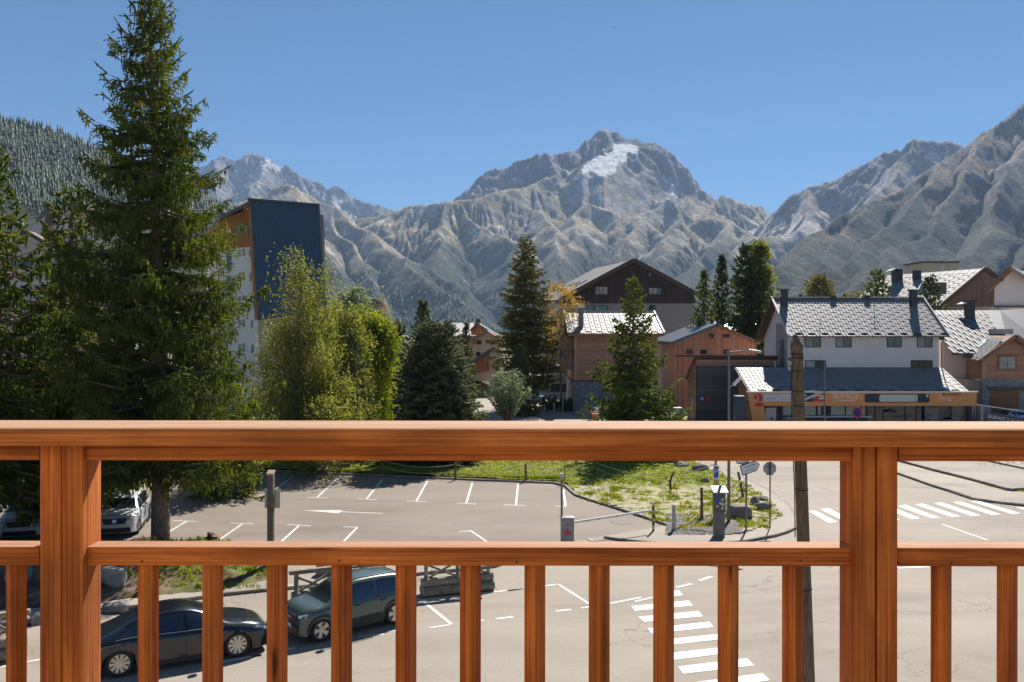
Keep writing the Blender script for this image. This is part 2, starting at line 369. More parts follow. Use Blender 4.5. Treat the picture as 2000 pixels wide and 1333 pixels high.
main = [(1.0, [(870,420,5500),(905,395,5700),(925,352,5800),(950,333,5850),(985,328,5800),(1010,318,5750),(1045,300,5700),(1060,296,5700),(1075,306,5750),(1095,300,5800),(1120,290,5900),(1138,275,5950),(1160,274,6000),(1170,258,6000),(1185,251,6000),(1210,253,6000),(1230,266,6000),(1255,272,6000),(1275,292,5950),(1300,325,5900),(1320,350,5850),(1345,368,5800),(1380,375,5800),(1408,385,5800),(1421,376,5800),(1440,385,5850),(1465,392,5850),(1490,405,5900),(1503,418,5900),(1560,435,5900)]),
 (.95, [(1060,296,5700),(1080,318,5560),(1084,332,5400)]),
 (.95, [(1170,270,5950),(1150,310,5750),(1135,345,5600)]),
 (.95, [(1275,292,5950),(1262,330,5750),(1262,375,5450),(1299,392,5050)]),
 (.9, [(1185,252,6000),(1205,300,5850)]),
 (.9, [(1185,345,5500),(1205,340,5520),(1222,352,5500),(1200,390,5350)]),
 (.75, [(1084,332,5400),(1040,350,5200),(1000,368,5050),(960,389,4900),(900,401,4850),(875,399,4800),(840,402,4800),(800,405,4800),(760,408,4850),(740,410,4900),(700,422,5000),(640,450,5000)]),
 (.8, [(1084,332,5400),(1110,360,5300),(1132,388,5150),(1149,397,5000),(1200,418,4900),(1251,441,4800),(1290,455,4700)]),
 (.8, [(1299,390,5000),(1330,425,4800),(1363,458,4600)]), (.8, [(1299,390,5000),(1240,430,4850)]),
 (.7, [(1345,380,5600),(1390,431,4900),(1438,431,4900),(1506,458,4700),(1560,468,4500)]),
 (.8, [(875,399,4800),(870,440,4500),(850,500,4100),(880,560,3600),(930,620,3100)]),
 (.8, [(900,401,4850),(952,437,4600),(1000,482,4250),(1030,550,3800),(1050,620,3200)]),
 (.8, [(1040,350,5200),(1058,400,4900),(1072,450,4500),(1080,520,4000),(1090,600,3300)]),
 (.8, [(1149,397,5000),(1115,440,4600),(1095,500,4200),(1110,560,3700)]),
 (.8, [(1251,441,4800),(1228,475,4500),(1200,525,4100),(1190,600,3400)]),
 (.8, [(1390,431,4900),(1330,440,4750),(1290,472,4400),(1262,530,3900),(1250,600,3300)]),
 (.8, [(1438,431,4900),(1420,465,4500),(1360,510,4100),(1320,580,3500)]),
 (.8, [(1530,462,4500),(1450,480,4300),(1400,530,3800),(1380,600,3200)])]
massif('mountain_massif', main, (560, 1640), (2500, 6350), 500, 330, paint_main, gul=(120, 105), rough=(62, 420), seed=1, glaciers=[(1200, 282, 5900, .50, [(860+a/2.94, 220+b/2.94) for a, b in [(985,175),(1050,170),(1140,195),(1140,222),(1080,245),(1075,283),(1010,272),(1005,330),(950,372),(870,345),(800,352),(805,310),(880,255),(960,250),(945,210),(990,222)]])])
def paint_far(X, Y, Z, sl, gl, rr, PX, PY, bd):
    n = fbm(X/260, Y/260, 5, 3); n2 = fbm(X/80, Y/80, 4, 8)
    C = np.broadcast_to(ROCK, X.shape+(3,)).copy(); C = mixc(C, ROCKB*.9, sstep(-.1, .5, n2+rr*.5))
    C = mixc(C, SCREE*.7, sstep(.05, .4, n)*.3)
    jx = PX+8*fbm(PX/25, PY/25, 4, 77); jy = PY+5*fbm(PX/25+5, PY/25, 4, 78)
    def pl(pts): return [(400+a/4.165, 280+b/4.165) for a, b in pts]
    s = inpoly(jx, jy, pl([(475,140),(530,140),(610,195),(600,240),(520,235),(400,300),(340,260),(450,230)])) | inpoly(jx, jy, pl([(400,300),(430,290),(500,380),(470,395)]))
    s |= inpoly(jx, jy, pl([(790,375),(910,380),(900,430),(990,430),(1130,500),(1270,600),(1200,610),(1000,480),(830,420)]))
    return mixc(C*.85, SNOW, s*sstep(-.25, .1, n2)*.85)
massif('far_peaks', [(1.0, [(250,330,8000),(330,322,8000),(400,322,8000),(430,306,8000),(450,312,8000),(470,310,8000),(490,300,8000),(505,298,8000),(520,305,8000),(535,322,8000),(547,324,8000),(557,319,8000),(568,328,8000),(583,355,8000),(600,353,8000),(615,360,8000),(635,375,8000),(650,364,8000),(670,372,8000),(690,388,8000),(705,390,8000),(725,397,8000),(748,407,8000),(790,420,8000),(860,460,8000)]),
 (.8, [(520,305,8000),(500,360,7300),(470,420,6600)]), (.8, [(430,306,8000),(420,370,7200),(400,430,6400)]), (.8, [(640,375,8000),(650,420,7400)])],
 (300, 860), (5900, 8500), 240, 170, paint_far, gul=(70, 150), rough=(80, 500), seed=5)
def paint_shoulder(X, Y, Z, sl, gl, rr, PX, PY, bd):
    n = fbm(X/200, Y/200, 5, 31); n2 = fbm(X/50, Y/50, 4, 32)
    C = np.broadcast_to(ROCKB, X.shape+(3,)).copy(); C = mixc(C, ROCK, sstep(0, .5, n2))
    C = mixc(C, TAN, np.maximum(sstep(90, 20, bd+60*n2)*sstep(.1, .3, .5+n), sstep(.05, .4, n)*.6))
    C = mixc(C, SCREE, np.maximum(sstep(.65, .2, gl), sstep(.5, .8, sl)*sstep(0, .3, n)*.7)*sstep(-.3, .1, n2)*sstep(120, 240, Z)*.9)
    st, sw = STK; C = mixc(C, SCREE, sstep(60, 140, bd)*sstep(140, 260, Z)*sstep(.05, .38, st)*sstep(-.3, .15, sw)*.9); C = mixc(C, ROCK*.85, sstep(60, 140, bd)*sstep(.1, .45, -st)*sstep(-.3, .2, sw)*.6)
    low = sstep(430, 200, Z+110*n+60*n2); C = mixc(C, GRN*.7, low*.6); C = mixc(C, FOR, low*sstep(.2, .55, gl+.5*n2+.1)*.95)
    return C
massif('mountain_shoulder', [(.72, [(250,440,4400),(330,430,4400),(400,415,4500),(440,402,4500),(490,385,4550),(520,373,4600),(540,362,4600),(555,357,4600),(580,366,4550),(620,394,4450),(700,430,4200),(780,500,3700),(860,562,3200),(960,645,2700)]),
 (.75, [(580,366,4550),(610,440,4000),(640,520,3500),(660,600,2900)]), (.75, [(640,402,4400),(690,480,3900),(720,550,3400),(740,620,2800)]), (.75, [(500,380,4550),(510,460,3900),(520,560,3200)])],
 (330, 1010), (2250, 4900), 330, 230, paint_shoulder, gul=(60, 75), rough=(30, 300), seed=11)
def paint_right(X, Y, Z, sl, gl, rr, PX, PY, bd):
    n = fbm(X/200, Y/200, 5, 41); n2 = fbm(X/55, Y/55, 4, 42)
    C = np.broadcast_to(ROCK*.95, X.shape+(3,)).copy(); C = mixc(C, ROCKB*.9, sstep(0, .5, n2+rr*.3))
    C = mixc(C, np.array((.40, .27, .17)), sstep(-.25, .25, n+.3*n2)*.85)
    st, sw = STK; C = mixc(C, np.array((.52, .42, .34)), sstep(.15, .45, st)*sstep(-.1, .3, sw)*.8); C = mixc(C, ROCK*.75, sstep(.1, .5, -st)*.6)
    C = mixc(C, SCREE*.8, sstep(.25, .5, n2+n*.4)*sstep(.2, -.1, n)*.5)
    low = sstep(620, 350, Z+200*n+90*n2); C = mixc(C, FOR*1.1, low*.85)
    return C
massif('mountain_flank', [(.8, [(1440,610,2100),(1500,530,2350),(1530,500,2500),(1560,468,2700),(1600,441,2850),(1660,413,3000),(1700,393,3100),(1770,365,3200),(1820,336,3300),(1880,300,3400),(1912,284,3450),(1922,268,3450),(1945,244,3500),(1960,231,3550),(2000,196,3650),(2100,140,3750),(2250,110,3700),(2400,90,3600),(2900,60,3500)]),
 (.75, [(1960,231,3550),(1900,330,3200),(1800,450,2750),(1740,520,2400),(1700,590,2000)]), (.75, [(1860,310,3350),(1790,385,3000),(1700,470,2650),(1640,550,2250)]),
 (.75, [(2100,140,3750),(2010,300,3200),(1930,420,2800),(1880,520,2400),(1850,600,2000)]), (.75, [(1700,393,3100),(1640,450,2800),(1580,520,2400)]), (.8, [(2250,110,3700),(2120,300,3100),(2050,450,2500)])],
 (1430, 2700), (1750, 4250), 500, 220, paint_right, gul=(60, 90), rough=(42, 420), seed=21, ero=.05)
def paint_rfar(X, Y, Z, sl, gl, rr, PX, PY, bd):
    n = fbm(X/260, Y/260, 5, 51); n2 = fbm(X/80, Y/80, 4, 52)
    C = np.broadcast_to(ROCK, X.shape+(3,)).copy(); C = mixc(C, ROCKB, sstep(-.1, .5, n2+rr*.4))
    C = mixc(C, np.array((.30, .23, .17)), sstep(60, 10, bd)*.8); C = mixc(C, SCREE*.8, sstep(.1, .4, n)*.5)
    jx = PX+9*fbm(PX/25, PY/25, 4, 77); jy = PY+6*fbm(PX/25+5, PY/25, 4, 78)
    C = mixc(C, SNOW*.9, inpoly(jx, jy, [(1814,301),(1832,300),(1846,322),(1835,330)])*1.0)
    C = mixc(C, SCREE, inpoly(jx, jy, [(1490,418),(1535,425),(1545,425),(1606,408),(1610,418),(1652,397),(1645,420),(1560,480),(1450,480)])*.9)
    return C
massif('mountain_beyond', [(1.0, [(1440,470,5300),(1500,432,5500),(1534,424,5300),(1540,402,5200),(1550,385,5200),(1580,373,5150),(1640,345,5100),(1700,305,5100),(1720,294,5100),(1748,287,5100),(1756,292,5100),(1772,280,5100),(1790,271,5100),(1810,273,5100),(1830,275,5100),(1860,279,5100),(1895,290,5100),(1960,310,5100),(2060,340,5100)]),
 (.8, [(1580,373,5150),(1575,410,4800),(1560,450,4500)]), (.8, [(1790,272,5100),(1740,350,4700),(1690,410,4300)])],
 (1440, 2040), (3900, 5500), 280, 150, paint_rfar, gul=(60, 110), rough=(45, 400), seed=31)
def paint_hill(X, Y, Z, sl, gl, rr, PX, PY, bd):
    n = fbm(X/90, Y/90, 5, 61); C = np.broadcast_to(np.array((.10, .12, .045)), X.shape+(3,)).copy()
    C = mixc(C, np.array((.16, .16, .07)), sstep(0, .4, n)); return mixc(C, FOR, sstep(120, 150, Z+25*n)*.95)
massif('forested_hill', [(.42, [(-1500,90,1700),(-1000,110,1600),(-500,150,1500),(-150,205,1420),(0,232,1400),(60,246,1400),(120,270,1400),(160,291,1400),(200,309,1420),(255,360,1440),(300,420,1450),(345,500,1470),(390,600,1500),(420,680,1500)])],
 (-1150, 520), (520, 1850), 300, 120, paint_hill, gul=(8, 60), rough=(14, 240), warp=20, seed=41, ero=.01)
def sample(name, rs, n, cond):
    PX, YY, X, Z, sl, C, px, Yd = SURF[name]; ny, nx = Z.shape
    i = rs.rand(n)*(ny-1.01); j = rs.rand(n)*(nx-1.01)
    if name == 'forested_hill': i = (ny-1.01)*rs.rand(n)**.8
    a = i.astype(int); b = j.astype(int); fa = i-a; fb = j-b
    def bl(A): return (A[a, b]*(1-fb)+A[a, b+1]*fb)*(1-fa)+(A[a+1, b]*(1-fb)+A[a+1, b+1]*fb)*fa
    x, y, z = bl(X), bl(YY), bl(Z); k = cond(x, y, z, C[a, b]); return x[k], y[k], z[k]
def cones(name, x, y, z, h, r, m, sides=5, tiers=2, rs=None, label=None):
    n = len(x); V = []; Fc = []
    for t in range(tiers):
        z0 = z+h*(.02+.38*t)-.6; z1 = z+h*(.68+.32*t if tiers > 1 else 1); rr = r*(1-.42*t)
        a0 = rs.rand(n)*6.28
        base = len(V)*n if False else sum(v.shape[0] for v in V)
        ring = [np.stack([x+rr*rs.uniform(.75, 1.2, n)*np.cos(a0+2*np.pi*k/sides), y+rr*rs.uniform(.75, 1.2, n)*np.sin(a0+2*np.pi*k/sides), z0], 1) for k in range(sides)]
        ap = np.stack([x, y, z1], 1); A = np.stack(ring+[ap], 1).reshape(-1, 3); V.append(A)
        b = base+np.arange(n)*(sides+1)
        for k in range(sides): Fc.append(np.stack([b+k, b+(k+1) % sides, b+sides], 1))
    o = npmesh(name, np.concatenate(V), np.concatenate(Fc), m); return tag(o, label, kind='stuff')
def isfor(lim): return lambda x, y, z, c: (c[:, 1] < lim)
rs = np.random.RandomState(3)
FM = leafmat('forest_needles', (.020, .040, .014), (.060, .095, .030), trans=.1, big=.01)
x, y, z = sample('forested_hill', rs, 20000, lambda x, y, z, c: (c[:, 1] < .075) | (rs.rand(len(x)) < .035))
cones('hill_forest', x, y, z, rs.uniform(6, 13, len(x))+rs.rand(len(x))**4*8, rs.uniform(1.9, 3.4, len(x)), FM, rs=rs)
for nm, cnt, lim in (('mountain_flank', 15000, .075), ('mountain_shoulder', 9000, .075), ('mountain_massif', 12000, .07)):
    x, y, z = sample(nm, rs, cnt, isfor(lim)); k = z > 5; x, y, z = x[k], y[k], z[k]
    cones('slope_forest', x, y, z, rs.uniform(9, 20, len(x)), rs.uniform(2.8, 5, len(x)), FM, sides=4, tiers=1, rs=rs)
# ------------------------------------------------------------------ street level
def asphalt(name, c, c2, crack=.5, sc=1.0):
    m = bpy.data.materials.new(name); m.use_nodes = True; t = m.node_tree; N = t.nodes; L = t.links
    b = N['Principled BSDF']; b.inputs['Roughness'].default_value = .82; b.inputs['Specular IOR Level'].default_value = .35
    tc = N.new('ShaderNodeTexCoord')
    n1 = N.new('ShaderNodeTexNoise'); n1.inputs['Scale'].default_value = .35*sc; n1.inputs['Detail'].default_value = 8; n1.inputs['Roughness'].default_value = .65
    mp = N.new('ShaderNodeMapping'); mp.inputs['Rotation'].default_value = (0, 0, .25); mp.inputs['Scale'].default_value = (.35, 1, 1)
    L.new(tc.outputs['Object'], mp.inputs[0]); L.new(mp.outputs[0], n1.inputs[0])
    n2 = N.new('ShaderNodeTexNoise'); n2.inputs['Scale'].default_value = 28; n2.inputs['Detail'].default_value = 3; L.new(tc.outputs['Object'], n2.inputs[0])
    mr = N.new('ShaderNodeMapRange'); mr.inputs['From Min'].default_value = .35; mr.inputs['From Max'].default_value = .65; L.new(n1.outputs['Fac'], mr.inputs[0])
    mx = N.new('ShaderNodeMix'); mx.data_type = 'RGBA'; mx.inputs['A'].default_value = (*c2, 1); mx.inputs['B'].default_value = (*c, 1); L.new(mr.outputs[0], mx.inputs['Factor'])
    m2 = N.new('ShaderNodeMapRange'); m2.inputs['From Min'].default_value = .3; m2.inputs['From Max'].default_value = .7; m2.inputs['To Min'].default_value = .8; m2.inputs['To Max'].default_value = 1.2; L.new(n2.outputs['Fac'], m2.inputs[0])
    vm = N.new('ShaderNodeVectorMath'); vm.operation = 'SCALE'; L.new(mx.outputs['Result'], vm.inputs[0]); L.new(m2.outputs[0], vm.inputs['Scale'])
    # cracks: warped voronoi cell edges, kept only in patches
    wn = N.new('ShaderNodeTexNoise'); wn.inputs['Scale'].default_value = .8; wn.inputs['Detail'].default_value = 5; L.new(tc.outputs['Object'], wn.inputs[0])
    wv = N.new('ShaderNodeVectorMath'); wv.operation = 'MULTIPLY_ADD'; L.new(wn.outputs['Color'], wv.inputs[0]); wv.inputs[1].default_value = (2.4, 2.4, 0)
    m3 = N.new('ShaderNodeMapping'); m3.inputs['Scale'].default_value = (.55, 1.0, 0); m3.inputs['Rotation'].default_value = (0, 0, .12); L.new(tc.outputs['Object'], m3.inputs[0]); L.new(m3.outputs[0], wv.inputs[2])
    vo = N.new('ShaderNodeTexVoronoi'); vo.feature = 'DISTANCE_TO_EDGE'; vo.inputs['Scale'].default_value = .42; L.new(wv.outputs[0], vo.inputs['Vector'])
    cr = N.new('ShaderNodeMapRange'); cr.inputs['From Min'].default_value = 0.0; cr.inputs['From Max'].default_value = .011; cr.inputs['To Min'].default_value = 1; cr.inputs['To Max'].default_value = 0; L.new(vo.outputs['Distance'], cr.inputs[0])
    pn = N.new('ShaderNodeTexNoise'); pn.inputs['Scale'].default_value = .22; pn.inputs['Detail'].default_value = 4; L.new(tc.outputs['Object'], pn.inputs[0])
    pr = N.new('ShaderNodeMapRange'); pr.inputs['From Min'].default_value = .42; pr.inputs['From Max'].default_value = .6; pr.inputs['To Max'].default_value = crack; L.new(pn.outputs['Fac'], pr.inputs[0])
    mu = N.new('ShaderNodeMath'); mu.operation = 'MULTIPLY'; L.new(cr.outputs[0], mu.inputs[0]); L.new(pr.outputs[0], mu.inputs[1])
    m5 = N.new('ShaderNodeMix'); m5.data_type = 'RGBA'; L.new(mu.outputs[0], m5.inputs['Factor']); L.new(vm.outputs[0], m5.inputs['A']); m5.inputs['B'].default_value = (.05, .045, .04, 1)
    bn = N.new('ShaderNodeTexNoise'); bn.inputs['Scale'].default_value = .13; bn.inputs['Detail'].default_value = 6; bn.inputs['Roughness'].default_value = .7; bn.inputs['Distortion'].default_value = .8; L.new(mp.outputs[0], bn.inputs[0])
    br = N.new('ShaderNodeMapRange'); br.inputs['From Min'].default_value = .38; br.inputs['From Max'].default_value = .52; br.inputs['To Min'].default_value = .80; br.inputs['To Max'].default_value = 1.0; L.new(bn.outputs['Fac'], br.inputs[0])
    bv = N.new('ShaderNodeVectorMath'); bv.operation = 'SCALE'; L.new(m5.outputs['Result'], bv.inputs[0]); L.new(br.outputs[0], bv.inputs['Scale'])
    L.new(bv.outputs[0], b.inputs[0])
    bp = N.new('ShaderNodeBump'); bp.inputs['Strength'].default_value = .35; bp.inputs['Distance'].default_value = .01; L.new(n2.outputs['Fac'], bp.inputs['Height']); L.new(bp.outputs[0], b.inputs['Normal'])
    return m
M_road = asphalt('road_asphalt', (.335, .285, .228), (.28, .235, .187), .6)
M_lot = asphalt('lot_asphalt', (.255, .208, .162), (.215, .173, .134), .15)
M_walk = asphalt('walk_asphalt', (.37, .32, .26), (.30, .255, .205), .3)
M_paint = mat('road_paint', (.74, .72, .67), .6, noise=.22, nscale=6, dirt=.2, nc=1)
M_kerb = mat('kerb_concrete', (.40, .34, .28), .9, noise=.3, nscale=4, bump=.4, dirt=.3)
M_wood_old = mat('weathered_wood', (.20, .145, .095), .9, noise=.5, nscale=6, stretch=(4, 4, 1), bump=.6, rand=.2)
M_wood_pole = mat('pole_wood', (.27, .17, .095), .85, noise=.5, nscale=5, stretch=(5, 5, .6), bump=.6, dirt=.35)
M_galv = mat('galvanised', (.36, .36, .37), .45, metal=.6, noise=.15, nscale=8)
M_greypole = mat('grey_pole', (.20, .185, .18), .5, metal=.2, noise=.15, nscale=3)
M_dark = mat('dark_metal', (.03, .03, .035), .5, metal=.3)
M_white = mat('white_paint', (.78, .77, .74), .5, noise=.08, nscale=3)
M_rock = mat('boulder_rock', (.36, .30, .26), .95, noise=.45, nscale=2.2, bump=.8, bscale=.05, dirt=.3)
M_rockg = mat('grey_rock', (.30, .29, .28), .95, noise=.45, nscale=2.2, bump=.8, bscale=.05, dirt=.3)
def sheet(name, pts, z, m, thick=None, kind='structure', parent=None):
    pts = [Vector((p.x, p.y, z)) for p in pts]; a = MB()
    if thick: a.prism([Vector((p.x, p.y, z-thick)) for p in pts], (0, 0, thick))
    else: a.quad(*pts)
    o = a.build(name, m, parent)
    if thick is None:   # keep it facing up
        if o.data.polygons[0].normal.z < 0: o.data.flip_normals()
    if kind and parent is None: o['kind'] = kind
    return o
road = sheet('road', [Vector((-75, 2, 0)), Vector((80, 2, 0)), Vector((95, 150, 0)), Vector((-75, 150, 0))], 0, M_road)
lot = sheet('car_park', [G(1311,1031), G(1274,1017), G(1196,992), G(1126,970), G(1104,950), G(1000,942), G(500,921), GY(-900, 54), GY(-900, 34.5), G(440,1072), G(1020,1072), G(1150,1052)], .004, M_lot)
# painted markings: every stroke is its own thin sheet, a child of the surface it lies on
def z1(a, b): return (500+a/4, 880+b/4)
def z2(a, b): return (1000+a/3.571, 880+b/3.571)
def z6(a, b): return (1000+a/3.333, 1080+b/3.333)
def z5(a, b): return (500+a/3.704, 1080+b/3.704)
def z4(a, b): return (a/3.704, 1080+b/3.704)
def z7(a, b): return (1740+a/7.404, 890+b/7.404)
def z3(a, b): return (1500+a/2.942, 880+b/2.942)
def zj(a, b): return (180+a/4.348, 880+b/4.348)
def stroke(a, b, wd, parent, name='parking_line', z=.008, ext=0):
    A = G(*a); B = G(*b); d = (B-A); d.z = 0; L = d.length; d.normalize(); B = B+d*ext; n = Vector((-d.y, d.x, 0))*wd/2
    o = MB().quad(*[Vector((p.x, p.y, z)) for p in (A-n, B-n, B+n, A+n)]).build(name, M_paint, parent)
    if o.data.polygons[0].normal.z < 0: o.data.flip_normals()
    return o
def patch(pts, parent, name, z=.008):
    o = MB().quad(*[Vector((G(*p).x, G(*p).y, z)) for p in pts]).build(name, M_paint, parent)
    if o.data.polygons[0].normal.z < 0: o.data.flip_normals()
    return o
for f, l in ((z1, [((640,218),(480,366)),((988,228),(865,380)),((1340,240),(1253,398)),((1690,255),(1643,413)),((285,205),(155,302))]),
             (z2, [((42,235),(28,383)),((358,272),(374,390))])):
    for a, b in l: stroke(f(*a), f(*b), .11, lot)
for f, l in ((z1, [((398,369),(558,374)),((790,380),(943,388)),((1175,396),(1335,405)),((1565,412),(1722,421)),((20,350),(80,355)),((240,579),(428,591)),((683,598),(797,602)),((1587,637),(1682,629))]),
             (z2, [((-60,381),(98,386)),((302,390),(378,393))]), (zj, [((690,598),(892,606)),((1172,618),(1372,624)),((230,582),(420,592))])):
    for a, b in l: stroke(f(*a), f(*b), .10, lot, z=.009)
for f, a, b in ((z1,(335,590),(230,685)),(z1,(790,604),(712,685)),(z1,(1680,631),(1757,683)),(zj,(800,605),(650,695)),(zj,(1275,625),(1105,745))): stroke(f(*a), f(*b), .11, lot, ext=1.6)
patch([z1(365,470), z1(675,469), z1(650,493)], lot, 'painted_arrow'); stroke(z1(652,481), z1(990,493), .12, lot, 'painted_arrow')
cw = [[(960,265),(1085,243),(1115,278),(1000,292)],[(775,348),(1150,312),(1178,345),(800,380)],[(822,418),(1215,380),(1245,415),(860,452)],[(880,493),(1285,450),(1313,485),(915,530)],
      [(945,572),(1365,527),(1400,560),(983,608)],[(1010,655),(1440,608),(1482,645),(1050,700)],[(1080,742),(1530,688),(1577,735),(1115,790)],[(1150,850),(1630,785),(1680,832),(1190,898)],[(1230,960),(1740,890),(1795,945),(1275,1015)],[(1320,1080),(1860,1005),(1920,1060),(1365,1135)]]
for q in cw: patch([z6(*p) for p in q], road, 'crosswalk_stripe')
for q in [[(210,712),(95,735),(590,912),(715,905)],[(455,697),(345,712),(890,897),(1005,883)],[(735,680),(620,692),(1170,880),(1300,868)],[(1010,665),(890,678),(1460,865),(1590,853)],[(1245,650),(1145,662),(1750,850),(1875,838)],[(-40,722),(-155,740),(300,925),(425,912)],[(-300,735),(-405,750),(25,938),(130,932)]]:
    patch([z7(*p) for p in q], road, 'crosswalk_stripe')
for q in [[(232,350),(272,346),(400,412),(350,418)],[(298,339),(348,334),(480,400),(432,405)]]: patch([z3(*p) for p in q], road, 'crosswalk_stripe')
for f, a, b, wd in ((z6,(1070,226),(1170,203),.16),(z6,(1220,182),(1300,155),.16),(z6,(640,331),(842,291),.12),(z6,(800,319),(915,291),.12),(z6,(-30,248),(300,206),.12),(z6,(300,206),(502,333),.12),(z6,(450,361),(512,352),.12),(z6,(285,381),(385,371),.14),
     (z5,(1215,357),(1415,520),.13),(z5,(1255,545),(1415,521),.12),(z5,(1160,345),(1940,262),.12),(z5,(1735,480),(1862,465),.14),(z5,(1560,500),(1648,490),.14),(z5,(-30,752),(40,741),.14),(z5,(200,700),(290,690),.12),(z5,(45,515),(260,485),.12),
     (z5,(740,610),(925,590),.13),(z5,(945,572),(1015,560),.13),(z5,(45,545),(100,640),.12),(z4,(-100,848),(310,770),.13),(z4,(1560,800),(1892,741),.13),(z7,(745,998),(1400,1228),.13),(z3,(745,676),(925,668),.2),(z7,(1500,700),(1790,740),.07)):
    stroke(f(*a), f(*b), wd, road, 'road_line')
patch([z7(1790,742), z7(1960,760), z7(1990,800), z7(1900,780)], road, 'road_line')
# manhole in the car park entrance, brick threshold
mh = MB().disc(G(*z2(765,500), .006), .55, (0,0,1), .006, 20).build('manhole_cover', mat('manhole_iron', (.17,.11,.09), .7, noise=.5, nscale=9)); tag(mh, 'round rusty manhole cover set in the asphalt by the car park barrier', 'manhole cover')
# --- pavements with kerbs
def kerb(pts, z=.12, wd=.16, nm='kerb', seg=1.0, base=0):
    """a run of kerb stones following pixels on the ground; every stone its own part"""
    W = [G(*p) for p in pts]; k = bpy.data.objects.new(nm, None); COL.objects.link(k); k['kind'] = 'structure'; k.location = W[0]
    S = [0]
    for a, b in zip(W[:-1], W[1:]): S.append(S[-1]+(b-a).length)
    def at(s):
        for i in range(len(W)-1):
            if s <= S[i+1] or i == len(W)-2: return W[i].lerp(W[i+1], (s-S[i])/(S[i+1]-S[i]))
    n = max(1, int(S[-1]/seg)); me = None; rr = random.Random(len(pts)*7+n)
    for i in range(n):
        a = at(S[-1]*i/n); b = at(S[-1]*(i+1)/n); d = b-a; L = d.length
        if me is None:
            o = MB().box(-.5, -wd/2, -.1, .5, wd/2, 0).build('kerb_stone', M_kerb, k, bevel=.012, local=True); me = o.data
        else: o = link('kerb_stone', me, k)
        o.location = (a+b)/2-W[0]+Vector((0, 0, z+base+rr.uniform(-.004, .004))); o.rotation_euler.z = math.atan2(d.y, d.x)+rr.uniform(-.006, .006); o.scale = (L-.012, 1, 1)
    return k
isl = [(1361,901),(1420,922),(1476,947),(1518,970),(1540,989),(1553,1006),(1558,1020),(1553,1034),(1530,1044),(1507,1050),(1440,1062),(1330,1066),(1240,1060),(1180,1052)]
pv = sheet('pavement', [G(*p) for p in isl]+[G(1300,1032), G(1311,1030), G(1274,1017), G(1196,992), G(1126,970), G(1110,930), GY(1330, 66)], .10, M_walk, .2)
kerb(isl[::-1]+[(1320,888),(1250,868)], z=.115)
kerb([(1311,1030),(1274,1017),(1196,992),(1126,970),(1108,955),(1100,946),(1000,942),(875,937),(750,931),(620,926),(480,920),(300,912)], z=.12, wd=.14, seg=1.4)
# threshold of pale concrete slabs at the car park entrance
for i, (a, b) in enumerate((((1150,1056),(1200,1050)),((1202,1049.5),(1252,1043)),((1254,1042.5),(1303,1034)))):
    A = G(*a); B = G(*b); A.z = B.z = .01; o = MB().beam(A, B, .55, .03).build('concrete_slab', M_kerb, lot)
# left verge
lv = [(-500,1290),(0,1222),(80,1212),(435,1163),(520,1154),(600,1147),(700,1136),(830,1121),(960,1109),(1000,1100),(1010,1080)]
vg = sheet('verge_pavement', [G(*p) for p in lv]+[G(1005,1074), GY(-600, 35)], .09, M_walk, .2)
kerb(lv, z=.11, wd=.22, seg=1.2)
# soil bank under the big spruce
def bank():
    nx, ny = 150, 46; X = np.linspace(-44, -8.2, nx); Y = np.linspace(26.4, 35.6, ny); XX, YY = np.meshgrid(X, Y)
    front = np.interp(XX, [-44, -22, -15, -10, -8], [26.6, 26.9, 27.6, 29.6, 31.2]); v = np.clip((YY-front)/(35.6-front), 0, 1)
    h = .95*np.sin(np.pi*np.clip(v*1.05, 0, 1))**1.4*sstep(-8.5, -12.5, XX); Z = .13+h*(1+.3*fbm(XX/2, YY/2, 4, 5))+.06*fbm(XX*1.3, YY*1.3, 4, 9)*sstep(0, .1, h)
    Z = np.where(YY < front-.1, .05, Z)+.05*ridged(XX*1.1, YY*1.1, 3, 31)*(h > .02)
    i = (np.arange(ny-1)[:, None]*nx+np.arange(nx-1)[None]).ravel(); i = i[((YY > front-.25) & (XX < -8.6)).ravel()[i]]
    n = fbm(XX*.8, YY*.8, 4, 15); C = np.broadcast_to(np.array((.095, .062, .04)), XX.shape+(3,)).copy()
    C = mixc(C, np.array((.28, .20, .13)), sstep(0, .4, n)*.7); C = mixc(C, np.array((.15, .16, .05)), sstep(-13, -10.5, XX)*sstep(-.3, .2, fbm(XX*1.1, YY, 3, 44)+.1))
    return npmesh('soil_bank', np.stack([XX, YY, Z], -1).reshape(-1, 3), np.stack([i, i+1, i+nx+1, i+nx], 1), vmat('bank_soil'), cols=C.reshape(-1, 3), smooth=True), (X, Y, Z)
